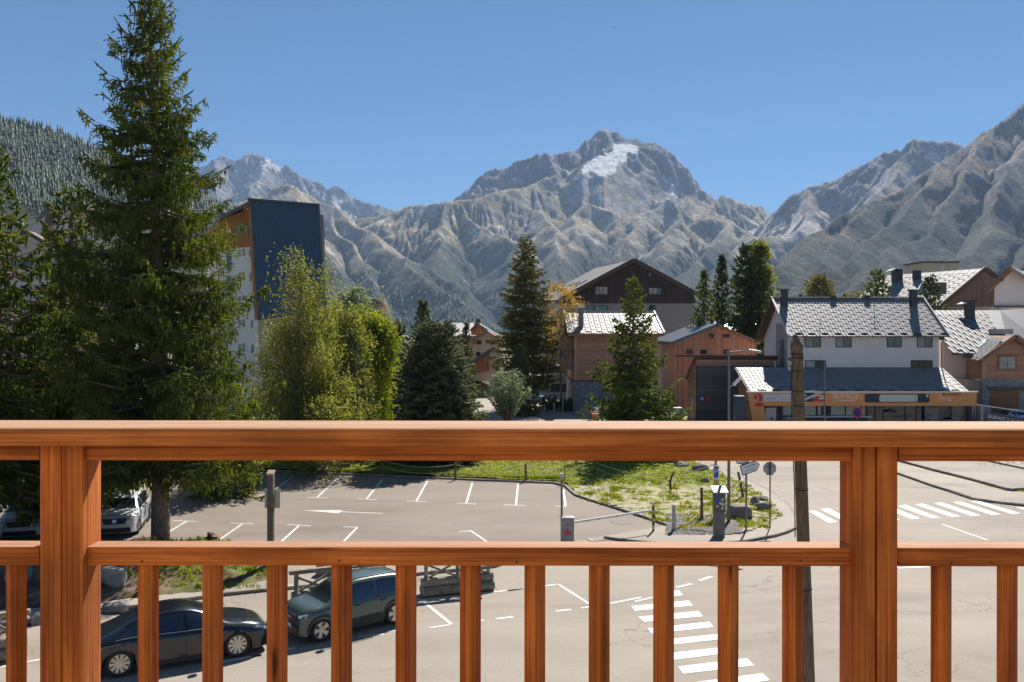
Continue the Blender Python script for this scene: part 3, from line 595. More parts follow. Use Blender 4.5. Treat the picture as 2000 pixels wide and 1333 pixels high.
def vmat(name, sc=3, bump=.6):
    m = bpy.data.materials.new(name); m.use_nodes = True; t = m.node_tree; N = t.nodes; L = t.links
    b = N['Principled BSDF']; b.inputs['Roughness'].default_value = .95; b.inputs['Specular IOR Level'].default_value = .15
    at = N.new('ShaderNodeAttribute'); at.attribute_name = 'albedo'; tc = N.new('ShaderNodeTexCoord')
    nz = N.new('ShaderNodeTexNoise'); nz.inputs['Scale'].default_value = sc; nz.inputs['Detail'].default_value = 8; nz.inputs['Roughness'].default_value = .7; L.new(tc.outputs['Object'], nz.inputs[0])
    mr = N.new('ShaderNodeMapRange'); mr.inputs['From Min'].default_value = .3; mr.inputs['From Max'].default_value = .7; mr.inputs['To Min'].default_value = .55; mr.inputs['To Max'].default_value = 1.45; L.new(nz.outputs['Fac'], mr.inputs[0])
    vm = N.new('ShaderNodeVectorMath'); vm.operation = 'SCALE'; L.new(at.outputs['Color'], vm.inputs[0]); L.new(mr.outputs[0], vm.inputs['Scale']); L.new(vm.outputs[0], b.inputs[0])
    bp = N.new('ShaderNodeBump'); bp.inputs['Strength'].default_value = bump; bp.inputs['Distance'].default_value = .08; L.new(nz.outputs['Fac'], bp.inputs['Height']); L.new(bp.outputs[0], b.inputs['Normal'])
    return m
bk, BK = bank(); tag(bk, kind='structure')
def bank_z(x, y):
    X, Y, Z = BK; j = int(np.clip(np.searchsorted(X, x), 0, len(X)-1)); i = int(np.clip(np.searchsorted(Y, y), 0, len(Y)-1)); return float(Z[i, j])
# lawn: a heightfield of turf, bare gravelly soil towards the tip of the island
LP = [(1126,972),(1196,994),(1274,1019),(1305,1031),(1330,1040),(1380,1046),(1412,1052),(1459,1047),(1504,1030),(1527,1013),(1519,992),(1491,971),(1459,951),(1420,934),(1378,919),(1344,899)]
LW = [G(*p) for p in LP]
lawn_poly = [(p.x, p.y) for p in LW]+[(13.5, 66), (-60, 66), (-60, 56.0), (G(480,920).x, G(480,920).y+.1), (G(1000,941).x, G(1000,941).y+.12), (G(1098,945).x, G(1098,945).y+.1)]
def lawn():
    nx, ny = 330, 190; X = np.linspace(-60, 14, nx); Y = np.linspace(37, 66, ny); XX, YY = np.meshgrid(X, Y)
    ins = inpoly(XX, YY, lawn_poly); px = 1000+XX/YY*F; py = YH+H/YY*F
    n = fbm(XX*.35, YY*.35, 5, 3); n2 = fbm(XX*1.6, YY*1.6, 4, 6)
    bare = sstep(938, 966, py)*sstep(-.45, .05, n+.2)
    bare = np.maximum(bare, sstep(1005, 1035, py)*(px < 1440)*1.0)
    Z = .125+.05*n+.035*n2*(1-bare)+.12*sstep(50, 58, YY)
    C = np.broadcast_to(np.array((.125, .17, .022)), XX.shape+(3,)).copy()
    C = mixc(C, np.array((.22, .25, .04)), sstep(-.2, .5, n2)); C = mixc(C, np.array((.24, .22, .07)), sstep(.05, .5, fbm(XX*.5+8, YY*.5, 4, 19))*.8)
    C = mixc(C, np.array((.42, .35, .25)), bare*sstep(-.5, .2, n2)*.95)
    C = mixc(C, np.array((.17, .15, .14)), sstep(1008, 1030, py)*(px < 1450)*(px > 1290)*1.0)
    i = (np.arange(ny-1)[:, None]*nx+np.arange(nx-1)[None]).ravel(); ok = ins.ravel(); f = np.stack([i, i+1, i+nx+1, i+nx], 1)
    f = f[ok[f].all(1)]
    o = npmesh('lawn', np.stack([XX, YY, Z], -1).reshape(-1, 3), f, vmat('turf', 5), cols=C.reshape(-1, 3), smooth=True); tag(o, kind='structure')
    # tufts of grass
    rs = np.random.RandomState(8); N0 = 60000; x = rs.uniform(-30, 14, N0); y = rs.uniform(38, 64, N0); k = inpoly(x, y, lawn_poly); x, y = x[k], y[k]
    px = 1000+x/y*F; py = YH+H/y*F; nn = fbm(x*.35, y*.35, 5, 3); b = sstep(938, 966, py)*sstep(-.45, .05, nn+.2)
    k = (rs.rand(len(x)) > .38+b*.75) & ~((py > 1012) & (px < 1450) & (px > 1290)) ; x, y = x[k], y[k]
    j = np.clip(((x+60)/74*(nx-1)).astype(int), 0, nx-1); i2 = np.clip(((y-37)/29*(ny-1)).astype(int), 0, ny-1); z = Z[i2, j]
    V = []; n = len(x); T = []
    for q in range(3):
        a = rs.rand(n)*6.28; h = rs.uniform(.03, .10, n); ww = rs.uniform(.02, .05, n); ox = rs.uniform(-.06, .06, n); oy = rs.uniform(-.06, .06, n); lx = rs.uniform(-.07, .07, n); ly = rs.uniform(-.07, .07, n)
        V.append(np.stack([np.stack([x+ox-ww*np.cos(a), y+oy-ww*np.sin(a), z-.01], 1), np.stack([x+ox+ww*np.cos(a), y+oy+ww*np.sin(a), z-.01], 1), np.stack([x+ox+lx, y+oy+ly, z+h], 1)], 1).reshape(-1, 3))
    V = np.concatenate(V); Fc = np.arange(len(V)).reshape(-1, 3)
    g = npmesh('grass', V, Fc, leafmat('grass_blades', (.10, .15, .015), (.26, .27, .04), .4, .6)); tag(g, 'short sunlit green grass growing behind the car park', kind='stuff')
lawn()
# verge grass by the bank and weeds along kerbs
def tufts(name, pts, m, h=(.05, .2), wd=.03, rs=np.random.RandomState(4), blades=4, zf=None, label=None):
    pts = np.asarray(pts); n = len(pts); V = []
    for q in range(blades):
        a = rs.rand(n)*6.28; hh = rs.uniform(*h, n); o = rs.uniform(-.08, .08, (n, 2)); l = rs.uniform(-.1, .1, (n, 2))
        x = pts[:, 0]+o[:, 0]; y = pts[:, 1]+o[:, 1]; z = pts[:, 2]
        V.append(np.stack([np.stack([x-wd*np.cos(a), y-wd*np.sin(a), z-.02], 1), np.stack([x+wd*np.cos(a), y+wd*np.sin(a), z-.02], 1), np.stack([x+l[:, 0], y+l[:, 1], z+hh], 1)], 1).reshape(-1, 3))
    V = np.concatenate(V); o = npmesh(name, V, np.arange(len(V)).reshape(-1, 3), m); return tag(o, label, kind='stuff')
rs = np.random.RandomState(12); pt = []
for i in range(1500):
    x_ = rs.uniform(-13.5, -8.4); y_ = rs.uniform(29.5, 35.3)
    if rs.rand() < .25+.75*(perlin(np.array([x_*.9]), np.array([y_*.9]), 2)[0] > 0): pt.append((x_, y_, bank_z(x_, y_)))
tufts('verge_grass', pt, MATS['grass_blades'], label='patchy grass on the bank beside the road')
pt = []
for a, b in ((z7(500,215), z7(580,240)), (z7(1030,360), z7(1160,385)), (z7(1450,480), z7(1700,540)), (z7(1720,530), z7(2100,590)), ((60,1105),(75,1108))):
    A = G(*a); B = G(*b)
    for i in range(130): p = A.lerp(B, rs.rand()); pt.append((p.x+rs.uniform(-.1, .1), p.y+rs.uniform(-.05, .35), .02))
tufts('kerb_weeds', pt, MATS['grass_blades'], h=(.05, .22), label='weeds growing along the joint of the pavement edge')
# weeds scattered over the island and along the car park kerb
pt = []
for i in range(150):
    s = rs.rand(); c = G(1100+rs.rand()*430, 938+rs.rand()*100); 
    if inpoly(np.array([c.x]), np.array([c.y]), lawn_poly)[0]:
        for q in range(16): pt.append((c.x+rs.normal()*.16, c.y+rs.normal()*.16, .12))
for i in range(900): q = rs.rand(); c = G(600+q*500, 926+q*16.5); pt.append((c.x+rs.normal()*.1, c.y+.35+abs(rs.normal())*.15, .14))
tufts('island_weeds', pt, MATS['grass_blades'], h=(.05, .2), wd=.03, label='clumps of weeds on the stony island')
def gravel(name, region, n, m, r=(.015, .05), z=.13, label=None):
    rs = np.random.RandomState(n); px = rs.uniform(region[0], region[2], n); py = rs.uniform(region[1], region[3], n); Y = F*H/(py-YH); X = (px-1000)/F*Y
    V = []; Fc = []; r_ = rs.uniform(*r, n); a0 = rs.rand(n)*6.28
    ring = [np.stack([X+r_*np.cos(a0+k*2.094), Y+r_*np.sin(a0+k*2.094), np.full(n, z-.02)], 1) for k in range(3)]
    A = np.stack(ring+[np.stack([X, Y, z+r_*.7], 1)], 1).reshape(-1, 3); b = np.arange(n)*4
    o = npmesh(name, A, np.concatenate([np.stack([b+k, b+(k+1) % 3, b+3], 1) for k in range(3)]), m); return tag(o, label, kind='stuff')
gravel('gravel', (1300, 1008, 1412, 1050), 2600, M_rockg, label='dark gravel spread round the foot of the parking meter')
# --- right hand plateaus
def plat(name, pts, z, m): return sheet(name, pts, z, m, z+.05)
A, B, C_, D = G(*z7(-900,-70)), G(*z7(1180,645)), G(*z7(1600,708)), G(*z7(2900,830))
plat('corner_pavement', [A, B, C_, D, D+Vector((22, 14, 0)), A+Vector((30, 14, 0))], .12, M_walk)
kerb([z7(-900,-70), z7(-400,95), z7(90,266), z7(620,455), z7(1000,570), z7(1180,640), z7(1600,706), z7(2400,760)], z=.135)
E, F1, G1 = G(*z7(-700,-110)), G(*z7(1730,545)), G(*z7(2700,470))
M_plaza = asphalt('plaza_asphalt', (.33, .29, .24), (.26, .23, .19), .2)
plat('plaza_step', [E, F1, G1, G1+Vector((25, 16, 0)), E+Vector((30, 10, 0))], .26, M_plaza)
kerb([z7(-700,-110), z7(90,104), z7(600,245), z7(1150,385), z7(1700,540)], z=.27); kerb([z7(1735,545), z7(2500,480)], z=.27)
E, F1 = G(*z7(900,40)), G(*z7(2400,350)); plat('upper_step', [E, F1, F1+Vector((20, 8, 0)), E+Vector((30, 10, 0))], .36, M_plaza); kerb([z7(900,40), z7(1200,100), z7(1925,256), z7(2400,350)], z=.37)
sheet('village_street', [GY(955,118), GY(1125,118), GY(1180,94), GY(1400,80), GY(1330,66), GY(700,66), GY(900,94)], .006, M_walk)
# ------------------------------------------------------------------ boulders
def boulder(loc, s, label, m=None, seed=0, rz=0, name='boulder', group=None, flat=1.0):
    rs = np.random.RandomState(seed); bm = bmesh.new(); bmesh.ops.create_icosphere(bm, subdivisions=3, radius=1)
    # chop by random planes for facets
    P_ = [Vector(rs.normal(size=3)).normalized() for _ in range(11)]; D_ = rs.uniform(.62, .9, 11)
    if s[2] > .7: P_[:6] = [Vector(q).normalized() for q in ((1,.1,.1),(-1,.05,.15),(.1,1,0),(0,-1,.1),(.05,0,1),(0,.1,-1))]; D_[:6] = .62
    for v in bm.verts:
        for n, d in zip(P_, D_):
            k = v.co.dot(n)
            if k > d: v.co -= n*(k-d)
        q = v.co*2.3; v.co *= 1+.05*math.sin(q.x*3+seed)*math.cos(q.y*2.7)+rs.uniform(-.015, .015)
    me = bpy.data.meshes.new(name); bm.to_mesh(me); bm.free(); me.materials.append(m or M_rock)
    o = link(name, me, None, (loc[0], loc[1], loc[2]+s[2]*.32), (0, 0, rz), (s[0]/2*1.15, s[1]/2*1.15, s[2]/2*1.3)); return tag(o, label, 'boulder', group)
def gz(px, py, z): v = G(px, py, z); return (v.x, v.y, z)
boulder(gz(1443, 1010, .12), (1.55, 1.0, .75), 'big flat topped pinkish boulder beside the lamp post on the island', seed=3, rz=-.2)
boulder(gz(1490, 996, .12), (.75, .5, .45), 'pale grey boulder between the big pink boulder and the stop sign', M_rockg, seed=5)
boulder(gz(1475, 985, .12), (.45, .4, .42), 'small rounded grey boulder tucked against the flat pink boulder', M_rockg, seed=6)
boulder(gz(1490, 976, .12), (.6, .4, .2), 'low sandy boulder in the weeds at the edge of the island', seed=12)
boulder(gz(1330, 914, .12), (1.0, .6, .45), 'pale boulder in the grass near the rope fence corner', M_rockg, seed=8)
boulder(gz(1368, 921, .12), (.95, .6, .5), 'light sandy boulder on the lawn edge beside the street', seed=9)
boulder(gz(1378, 942, .12), (.55, .4, .3), 'small yellowish boulder behind the parking meter', seed=10)
boulder(gz(632, 1122, .1), (.65, .5, .75), 'dark brown boulder on the verge behind the green car', seed=14)
boulder(gz(733, 1113, .1), (1.0, .6, .6), 'brown boulder on the verge above the green car roof', seed=15)
lb = ['large squared boulder on the bank left of the thick post', 'large square grey boulder at the top of the bank by the spruce', 'small angular pale boulder under the large square one', 'small white boulder low on the shaded bank', 'low grey boulder on the shaded bank beside the white one', 'half buried boulder in the soil bank behind the dark car','flat boulder in the roots on the shaded bank']
for i, (px, py, s) in enumerate(((38,1132,(1.0,.7,.85)),(222,1128,(1.05,.7,.8)),(228,1157,(.8,.5,.42)),(40,1182,(.5,.4,.4)),(74,1180,(.5,.4,.35)),(415,1130,(.7,.5,.3)),(350,1150,(.8,.5,.28)))):
    Y = F*(H-.6)/(py-YH); X = (px-1000)/F*Y; boulder((X, Y, bank_z(X, Y)-.1), s, lb[i], M_rockg, seed=30+i)
# ------------------------------------------------------------------ rope fence
M_rope = mat('rope_fibre', (.62, .52, .36), .9, noise=.3, nscale=30)
FP = [(612,920,.95),(747,926,.95),(889,935,.95),(1027,938,.95),(1161,930,1.05),(1371,1013,1.45),(1398,947,1.5),(1452,972,1.35)]
PL = ['dark wooden fence post of the rope fence nearest the birch trunk','second dark wooden post of the rope fence behind the car park','third dark wooden post of the rope fence behind the car park','wooden fence post near the corner of the car park kerb','pale wooden fence post standing on the lawn in front of the spruce shadow','tall brown wooden fence post beside the gravel patch','brown wooden fence post behind the blue parking notice','leaning brown wooden fence post right of the parking meter']
tops = []
for i, (px, py, h) in enumerate(FP):
    b = G(px, py, .1); lean = Vector((-.28, 0, 0)) if i == 7 else Vector(((i*7 % 5-2)*.012, 0, 0)); b.x += 0
    t = b+Vector((0, 0, h))+lean
    o = MB().tube([b-Vector((0,0,.1)), b.lerp(t, .5), t], [.075, .07, .065], 9).build('fence_post', M_wood_pole, None, smooth='auto'); tag(o, PL[i], 'fence post', 'posts of the rope fence'); tops.append((b, t))
def rope(a, b, sag, r=.018, n=12):
    pts = [a.lerp(b, i/n)-Vector((0,0,sag*4*(i/n)*(1-i/n))) for i in range(n+1)]; return pts
ropes = [('upper', .88), ('lower', .48)]
seq = [GY(520,57,.1)]+[t[0] for t in tops[:5]]
rp = MB()
for lv_, f in ropes:
    for i in range(len(seq)-1):
        a = seq[i]+Vector((0,0,f*.95)); b = seq[i+1]+Vector((0,0,f*.95)); rp.tube(rope(a, b, .28), .02, 5)
for f in (.88, .5):
    a = tops[4][0]+Vector((0,0,f)); c = tops[6][0]+Vector((0,0,f+.3)); rp.tube(rope(a, c, .75, n=20), .022, 5)
tag(rp.build('rope', M_rope, smooth=True), 'pale sagging double rope strung along the wooden posts behind the car park', 'rope')
rp = MB(); bol = G(1316, 1036, .1)
for f in (.75, .35): rp.tube(rope(bol+Vector((0,0,f*.9)), tops[5][0]+Vector((0,0,f*1.4)), .32), .024, 5)
tag(rp.build('rope', M_rope, smooth=True), 'double rope sagging between the grey bollard and the tall brown post', 'rope')
rp = MB()
for f in (.9, .5): rp.tube(rope(tops[5][0]+Vector((0,0,f*1.3)), tops[7][0]+Vector((-.05,0,f*1.1)), .5), .022, 5)
rp.tube(rope(tops[6][0]+Vector((0,0,1.3)), tops[7][0]+Vector((0,0,.5)), .3), .022, 5)
tag(rp.build('rope', M_rope, smooth=True), 'tangled pale rope between the posts behind the parking meter', 'rope')
b = G(1310, 958, .12); tag(MB().tube([b-Vector((0,0,.1)), b+Vector((-.03,0,.45)), b+Vector((.05,0,.75)), b+Vector((.2,0,1.0))], [.07,.06,.055,.04], 7).build('broken_stake', M_dark, smooth='auto'), 'bent dark broken stake standing in the grass', 'stake')
b = G(1103, 941, .12); tag(MB().tube([b, b+Vector((0,0,1.3))], .025, 6).build('thin_stake', M_wood_old), 'thin rusty stake at the corner of the car park kerb', 'stake')
# ------------------------------------------------------------------ barrier, meter, posts, signs
b = G(1108, 1066); t = empty('barrier_cabinet', b, 'grey car park barrier cabinet with small red marks', 'barrier cabinet')
M_cab = mat('cabinet_grey', (.30, .30, .295), .5, noise=.08); M_red = mat('red_print', (.55, .04, .03), .5); M_blue = mat('blue_print', (.03, .09, .42), .5)
MB().box(b.x-.27, b.y-.2, .0, b.x+.27, b.y+.2, 1.15).build('cabinet', M_cab, t, bevel=.02)
MB().box(b.x-.30, b.y-.23, 1.15, b.x+.30, b.y+.23, 1.2).build('lid', M_cab, t, bevel=.015)
MB().quad(*[Vector((b.x+x, b.y-.204, z)) for x, z in ((-.08,.85),(.08,.85),(0,1.0))]).build('warning_mark', M_red, t)
a = MB(); 
for x in (-.1, 0, .1): a.box(b.x+x-.04, b.y-.206, .48, b.x+x+.04, b.y-.201, .62)
a.box(b.x-.06, b.y-.206, .64, b.x+.06, b.y-.201, .72); a.build('maker_mark', M_red, t)
A = G(1119, 1066, 0); A.z = .95; Bq = G(1273, 1040); Bq.z = .97
A = Vector((b.x+.2, b.y, .95)); e = G(1276, 1042); t = empty('car_park_barrier', A, 'long white barrier arm across the car park entrance', 'barrier arm')
MB().beam(A, Vector((e.x-.1, e.y, 1.0)), .05, .09).build('arm', M_white, t); a = MB()
for q in (.18, .33, .55, .77): p = A.lerp(Vector((e.x-.1, e.y, 1.0)), q); MB().cbox(p-Vector((0,.028,.01)), .05, .01, .05).build('reflector', M_dark, t)
t = empty('barrier_rest', e, 'yellow and black striped post holding the end of the barrier arm', 'barrier post')
M_yel = mat('pale_yellow', (.62, .50, .22), .6, noise=.3)
for k in range(8): MB().tube([e+Vector((0,0,.17*k)), e+Vector((0,0,.17*(k+1)))], .055, 8, True).build('band', M_yel if k % 2 else M_dark, t)
e = G(1316, 1036, .1); o = MB().tube([e-Vector((0,0,.05)), e+Vector((0,0,1.1)), e+Vector((0,0,1.14))], [.09,.085,.04], 12).build('bollard', mat('bollard_grey', (.5,.48,.45), .7, noise=.2), smooth='auto'); tag(o, 'pale grey round bollard holding the rope beside the barrier', 'bollard')
e = G(1097, 1066); t = empty('reflector_pole', e, 'thin grey pole with a pinkish reflector on top at the barrier', 'pole')
MB().tube([e, e+Vector((0,0,2.75))], .045, 8).build('pole', M_greypole, t); MB().tube([e+Vector((0,0,2.75)), e+Vector((0,0,2.98))], .07, 8).build('reflector', mat('pink_cap', (.55,.42,.36), .6), t)
# parking meter
e = G(1404, 1048, .1); t = empty('parking_meter', e, 'dark parking meter with a tilted solar panel on top', 'parking meter')
M_met = mat('meter_grey', (.11, .10, .10), .5, noise=.1)
MB().box(e.x-.22, e.y-.17, .1, e.x+.22, e.y+.17, 1.15).build('lower_cabinet', mat('meter_lower', (.17,.155,.15), .6), t, bevel=.02)
MB().box(e.x-.24, e.y-.2, 1.15, e.x+.24, e.y+.17, 1.95).build('upper_cabinet', M_met, t, bevel=.03)
a = MB(); a.prism([Vector((e.x+x, e.y+y, 2.0+.28*(y+.3))) for x, y in ((-.3,-.35),(.34,-.35),(.34,.3),(-.3,.3))], (0,0,.05)); a.build('solar_panel', mat('solar_glass', (.20,.21,.25), .55), t)
MB().box(e.x-.2, e.y-.215, 1.62, e.x-.06, e.y-.201, 1.78).build('p_plate', M_blue, t)
a = MB()
for x, z, s in ((.1,1.7,.05),(.02,1.55,.05),(.12,1.5,.06),(-.12,1.42,.04),(.1,1.34,.05)): MB().box(e.x+x-s, e.y-.215, z-s, e.x+x+s, e.y-.201, z+s).build('sticker', mat('pale_sticker', (.6,.6,.55), .5), t)
# parking notice on the post behind
e = G(1398, 1010, .1); t = empty('parking_notice', e, 'blue and white parking notice on a slim post behind the meter', 'sign')
MB().tube([e, e+Vector((0,0,2.4))], .03, 8).build('post', M_greypole, t)
z0_ = e.z+1.45; MB().box(e.x-.12, e.y-.05, z0_, e.x+.13, e.y-.03, z0_+1.0).build('panel', M_white, t)
MB().box(e.x-.10, e.y-.058, z0_+.42, e.x+.11, e.y-.051, z0_+.92).build('blue_field', M_blue, t); MB().box(e.x-.10, e.y-.058, z0_+.02, e.x+.11, e.y-.051, z0_+.30).build('orange_field', mat('orange_field', (.6,.33,.1), .6), t)
def text3d(name, body, size, M, m, parent, ext=.004, xs=1.0, align='CENTER'):
    cu = bpy.data.curves.new(name, 'FONT'); cu.body = body; cu.size = size; cu.extrude = ext; cu.align_x = align; cu.align_y = 'CENTER'; cu.resolution_u = 3
    co = bpy.data.objects.new('tmp', cu); COL.objects.link(co); bpy.context.view_layer.update()
    me = bpy.data.meshes.new_from_object(co.evaluated_get(bpy.context.evaluated_depsgraph_get())); bpy.data.objects.remove(co); me.materials.clear(); me.materials.append(m)
    o = bpy.data.objects.new(name, me); COL.objects.link(o)
    o.parent = parent; o.matrix_local = parent_world(parent).inverted() @ M @ Matrix.Diagonal((xs, 1, 1, 1)); return o
UP = Matrix.Rotation(R(90), 4, 'X')
text3d('letter_p', 'P', .36, Matrix.Translation((e.x, e.y-.06, z0_+.68)) @ UP, M_white, t)
# street lamps
def lamp(e, h, arm, label, armdir=1):
    t = empty('street_lamp', e, label, 'street lamp')
    MB().tube([e, e+Vector((0,0,1.2)), e+Vector((0,0,h))], [.085,.075,.05], 12).build('pole', M_greypole, t, smooth='auto')
    MB().box(e.x-.12, e.y-.12, e.z, e.x+.12, e.y+.12, e.z+.05).build('base_plate', M_greypole, t)
    if arm:
        s = e+Vector((0,0,h-.12)); MB().tube([s+Vector((-.1*armdir,0,.05)), s+Vector((.35*armdir,0,.1)), s+Vector((.6*armdir,0,.12))], .035, 8).build('arm', M_greypole, t, smooth='auto')
        a = MB(); c = s+Vector((.62*armdir,0,.1)); a.prism([c+Vector((x*armdir, y, z)) for x, y, z in ((0,-.09,0),(.3,-.14,.05),(.75,-.12,-.02),(.85,0,-.06),(.75,.12,-.02),(.3,.14,.05),(0,.09,0))], (0,0,.07)); a.build('lantern', M_galv, t, bevel=.015)
    return t
e = G(1423.5, 1019, .1); L1 = lamp(e, 7.85, True, 'tall grey street lamp with an arm and lantern standing on the island'); L1.rotation_euler.z = -.45
L1.rotation_euler.z = 0; MB().tube([e+Vector((0,0,2.95)), e+Vector((0,0,3.25))], .12, 10).build('clamp', M_cab, L1)
a = MB(); c = e+Vector((.3,0,6.35)); a.prism([c+Vector(v) for v in ((-.12,-.1,0),(.2,-.1,.35),(.28,-.1,.25),(-.02,-.1,-.1))], (0,.14,0)); a.beam(e+Vector((.05,0,6.2)), c, .03, .03); a.build('spotlight', M_white, L1); L1.rotation_euler.z = -.45
e = GY(1610.5, 72); lamp(e, 6.5, False, 'slim pale pole standing in front of the ski pass office')
# stop sign seen from behind
e = G(1504, 1030, .1); t = empty('stop_sign', e, 'back of an octagonal stop sign on a thin dark post', 'sign')
MB().tube([e, e+Vector((0,0,2.95))], .03, 8).build('post', M_dark, t)
MB().disc(e+Vector((0,.05,2.62)), .31, (0,1,0), .012, 8, sides=1).build('plate', mat('sign_back', (.36,.36,.34), .5, metal=.4), t)
for z in (2.44, 2.79): MB().box(e.x-.16, e.y-.005+.03, z-.012, e.x+.16, e.y+.045, z+.012).build('bracket', M_dark, t)
MB().disc(e+Vector((0,.063,2.62)), .31, (0,1,0), .002, 8, sides=1).build('front_face', M_red, t)
text3d('letters', 'STOP', .24, Matrix.Translation((e.x, e.y+.068, 2.64)) @ Matrix.Rotation(R(180), 4, 'Z') @ UP, M_white, t)
# direction signs
e = G(1457.5, 1036, .1); t = empty('direction_sign', e, 'white arrow shaped direction sign on a grey post', 'sign')
MB().tube([e, e+Vector((0,0,3.0))], .045, 10).build('post', M_greypole, t)
def arrowplate(c, w_, h_, ang, flip, nm, m, th=.02, y=-.09):
    s = -1 if flip else 1; pts = [(-w_/2,-h_/2),(w_/2-h_*.45,-h_/2),(w_/2,0),(w_/2-h_*.45,h_/2),(-w_/2,h_/2)]
    ca, sa = math.cos(ang), math.sin(ang); a = MB(); a.prism([Vector((c.x+s*(x*ca-z*sa), c.y+y+x*.35*s, c.z+x*sa+z*ca)) for x, z in pts], (0,-th,0)); return a.build(nm, m, t)
c = e+Vector((.16,0,2.78)); arrowplate(c, .95, .46, .25, False, 'border', M_dark); arrowplate(c, .87, .38, .25, False, 'plate', M_white, y=-.112, th=.006)
c2 = e+Vector((-.22,0,3.08)); arrowplate(c2, .7, .34, .2, True, 'border', M_dark); arrowplate(c2, .62, .26, .2, True, 'plate', M_white, y=-.112, th=.006)
for zz, tx in ((.07,'Les Crêtes'),(-.09,'Le Soreiller')):
    text3d('lettering', tx, .13, Matrix.Translation((c.x-.02, c.y-.135, c.z+zz)) @ Matrix.Rotation(-.25, 4, 'Y') @ Matrix.Rotation(.34, 4, 'Z') @ UP, mat('grey_letter', (.25,.25,.26), .6), t, .002)
# round no parking sign, low, by the office
e = GY(1674, 60); t = empty('no_parking_sign', e, 'round purple and red no parking sign seen edge on near the office', 'sign')
zc = H-(806-650)/1700*60; MB().tube([e, e+Vector((0,0,zc))], .03, 8).build('post', M_greypole, t)
nv = Vector((-.82,-.57,0)); cc = Vector((e.x, e.y-.05, zc)); MB().disc(cc, .39, nv, .02, 20).build('rim', M_red, t); MB().disc(cc+nv*.021, .30, nv, .004, 20).build('face', mat('sign_violet', (.06,.03,.22), .4), t)
# wooden post with sign board at the left
e = G(529, 1100, .3); t = empty('board_post', e, 'square weathered wooden post carrying a pale sign board', 'sign post')
hp = 8.8-(928-650)/1700*(e.y); M_wd = mat('post_grey_wood', (.20,.15,.115), .9, noise=.5, nscale=6, stretch=(5,5,.7), bump=.5)
MB().box(e.x-.11, e.y-.11, e.z-.2, e.x+.11, e.y+.11, hp, ).build('post', M_wd, t, bevel=.01)
MB().prism([Vector((e.x+x, e.y+y, hp+.002+(y+.12)*.4)) for x, y in ((-.13,-.13),(.13,-.13),(.13,.13),(-.13,.13))], (0,0,.07)).build('cap', mat('cap_wood', (.4,.29,.2), .8), t)
MB().box(e.x-.26, e.y+.115, hp-1.25, e.x+.31, e.y+.15, hp-.55).build('board', mat('board_pale', (.48,.46,.38), .7), t, bevel=.006)
e = G(413, 1068, .5); tag(MB().tube([e-Vector((0,0,.4)), e+Vector((0,0,.32)), e+Vector((.05,0,.46))], [.34,.33,.24], 9).build('stump', mat('stump_wood', (.17,.10,.06), .9, noise=.5, nscale=5, bump=.7), smooth='auto'), 'short brown tree stump at the edge of the car park', 'stump')
# log barriers along the street
M_log = mat('log_wood', (.42,.34,.25), .9, noise=.5, nscale=5, stretch=(1,5,5), bump=.6, dirt=.4)
def logbar(pl, pr, label, hh=1.15):
    A = G(*pl, .0); B = G(*pr, .0); A.z = B.z = 0; d = (B-A).normalized(); L = (B-A).length; n = Vector((-d.y, d.x, 0))
    t = empty('log_barrier', A, label, 'log barrier', 'log barriers beside the parking bays')
    for k in range(2):
        for j in range(2 if k == 0 else 1):
            p = A+n*(.16+.30*j if k == 0 else .30)+Vector((0,0,.17+.27*k)); MB().tube([p, p+d*L*.5, p+d*L], [.165,.16,.165], 10).build('log', M_log, t, smooth='auto')
    for s in (.06, .5, .94): p = A+d*L*s+n*.30; MB().beam(p+Vector((0,0,.5)), p+Vector((0,0,hh)), .12, .12, up=(0,1,0)).build('upright', M_log, t)
    for s0, s1 in ((.06,.5),(.5,.94)):
        for u, v in ((.55,hh-.1),(hh-.1,.55)): MB().beam(A+d*L*s0+n*.30+Vector((0,0,u)), A+d*L*s1+n*(.30+(.03 if u < v else -.03))+Vector((0,0,v)), .04, .07).build('brace', M_log, t)
    p = A+n*.30+Vector((0,0,hh+.06)); MB().beam(p-d*.08, p+d*(L+.08), .2, .13).build('rail', M_log, t, bevel=.02)
logbar((828,1170),(967,1155), 'log barrier with crossed braces standing behind the painted bay')
logbar((573,1199),(720,1180), 'log barrier half hidden behind the green car')
logbar((-95,1309),(50,1290), 'log barrier at the left edge beside the black car')
# leaning wooden pole with wire loops
b = Vector(((1577.5-1000)/F*18.6, 18.6, 0)); top = P(1556, 675, 18.9); t = empty('utility_pole', b, 'leaning wooden utility pole with pointed top and wire rings', 'utility pole')
bot = Vector((b.x+.06, 18.6, -.2)); dd = top-bot
MB().tube([bot, bot+dd*.5, top], [.150,.135,.122], 14).build('shaft', M_wood_pole, t, smooth='auto'); tip = P(1554, 655, 18.9)
MB().tube([top, tip], [.122, .03], 14).build('pointed_top', M_wood_pole, t, smooth='auto')
for py in (690.5, 698, 724, 764, 792, 955, 1147):
    q = bot+dd*((bot.z-P(1556, py, 18.8).z)/(bot.z-top.z)); rr = .15-.028*((q.z)/8.5); r_ = MB(); r_.tube([q+Vector((math.cos(a_)*(rr+.006), math.sin(a_)*(rr+.006), .02*math.sin(a_))) for a_ in np.linspace(0, 6.283, 17)], .011, 5, False); r_.build('wire_ring', M_dark, t)
a = MB(); q0 = P(1548, 672, 18.75)
a.tube([P(1549,700,18.72), P(1545,680,18.7), P(1545,668,18.7), P(1551,655,18.7), P(1560,648,18.75), P(1568,651,18.8), P(1571,662,18.85), P(1567,680,18.8), P(1568,695,18.75), P(1568,705,18.74)], .010, 6)
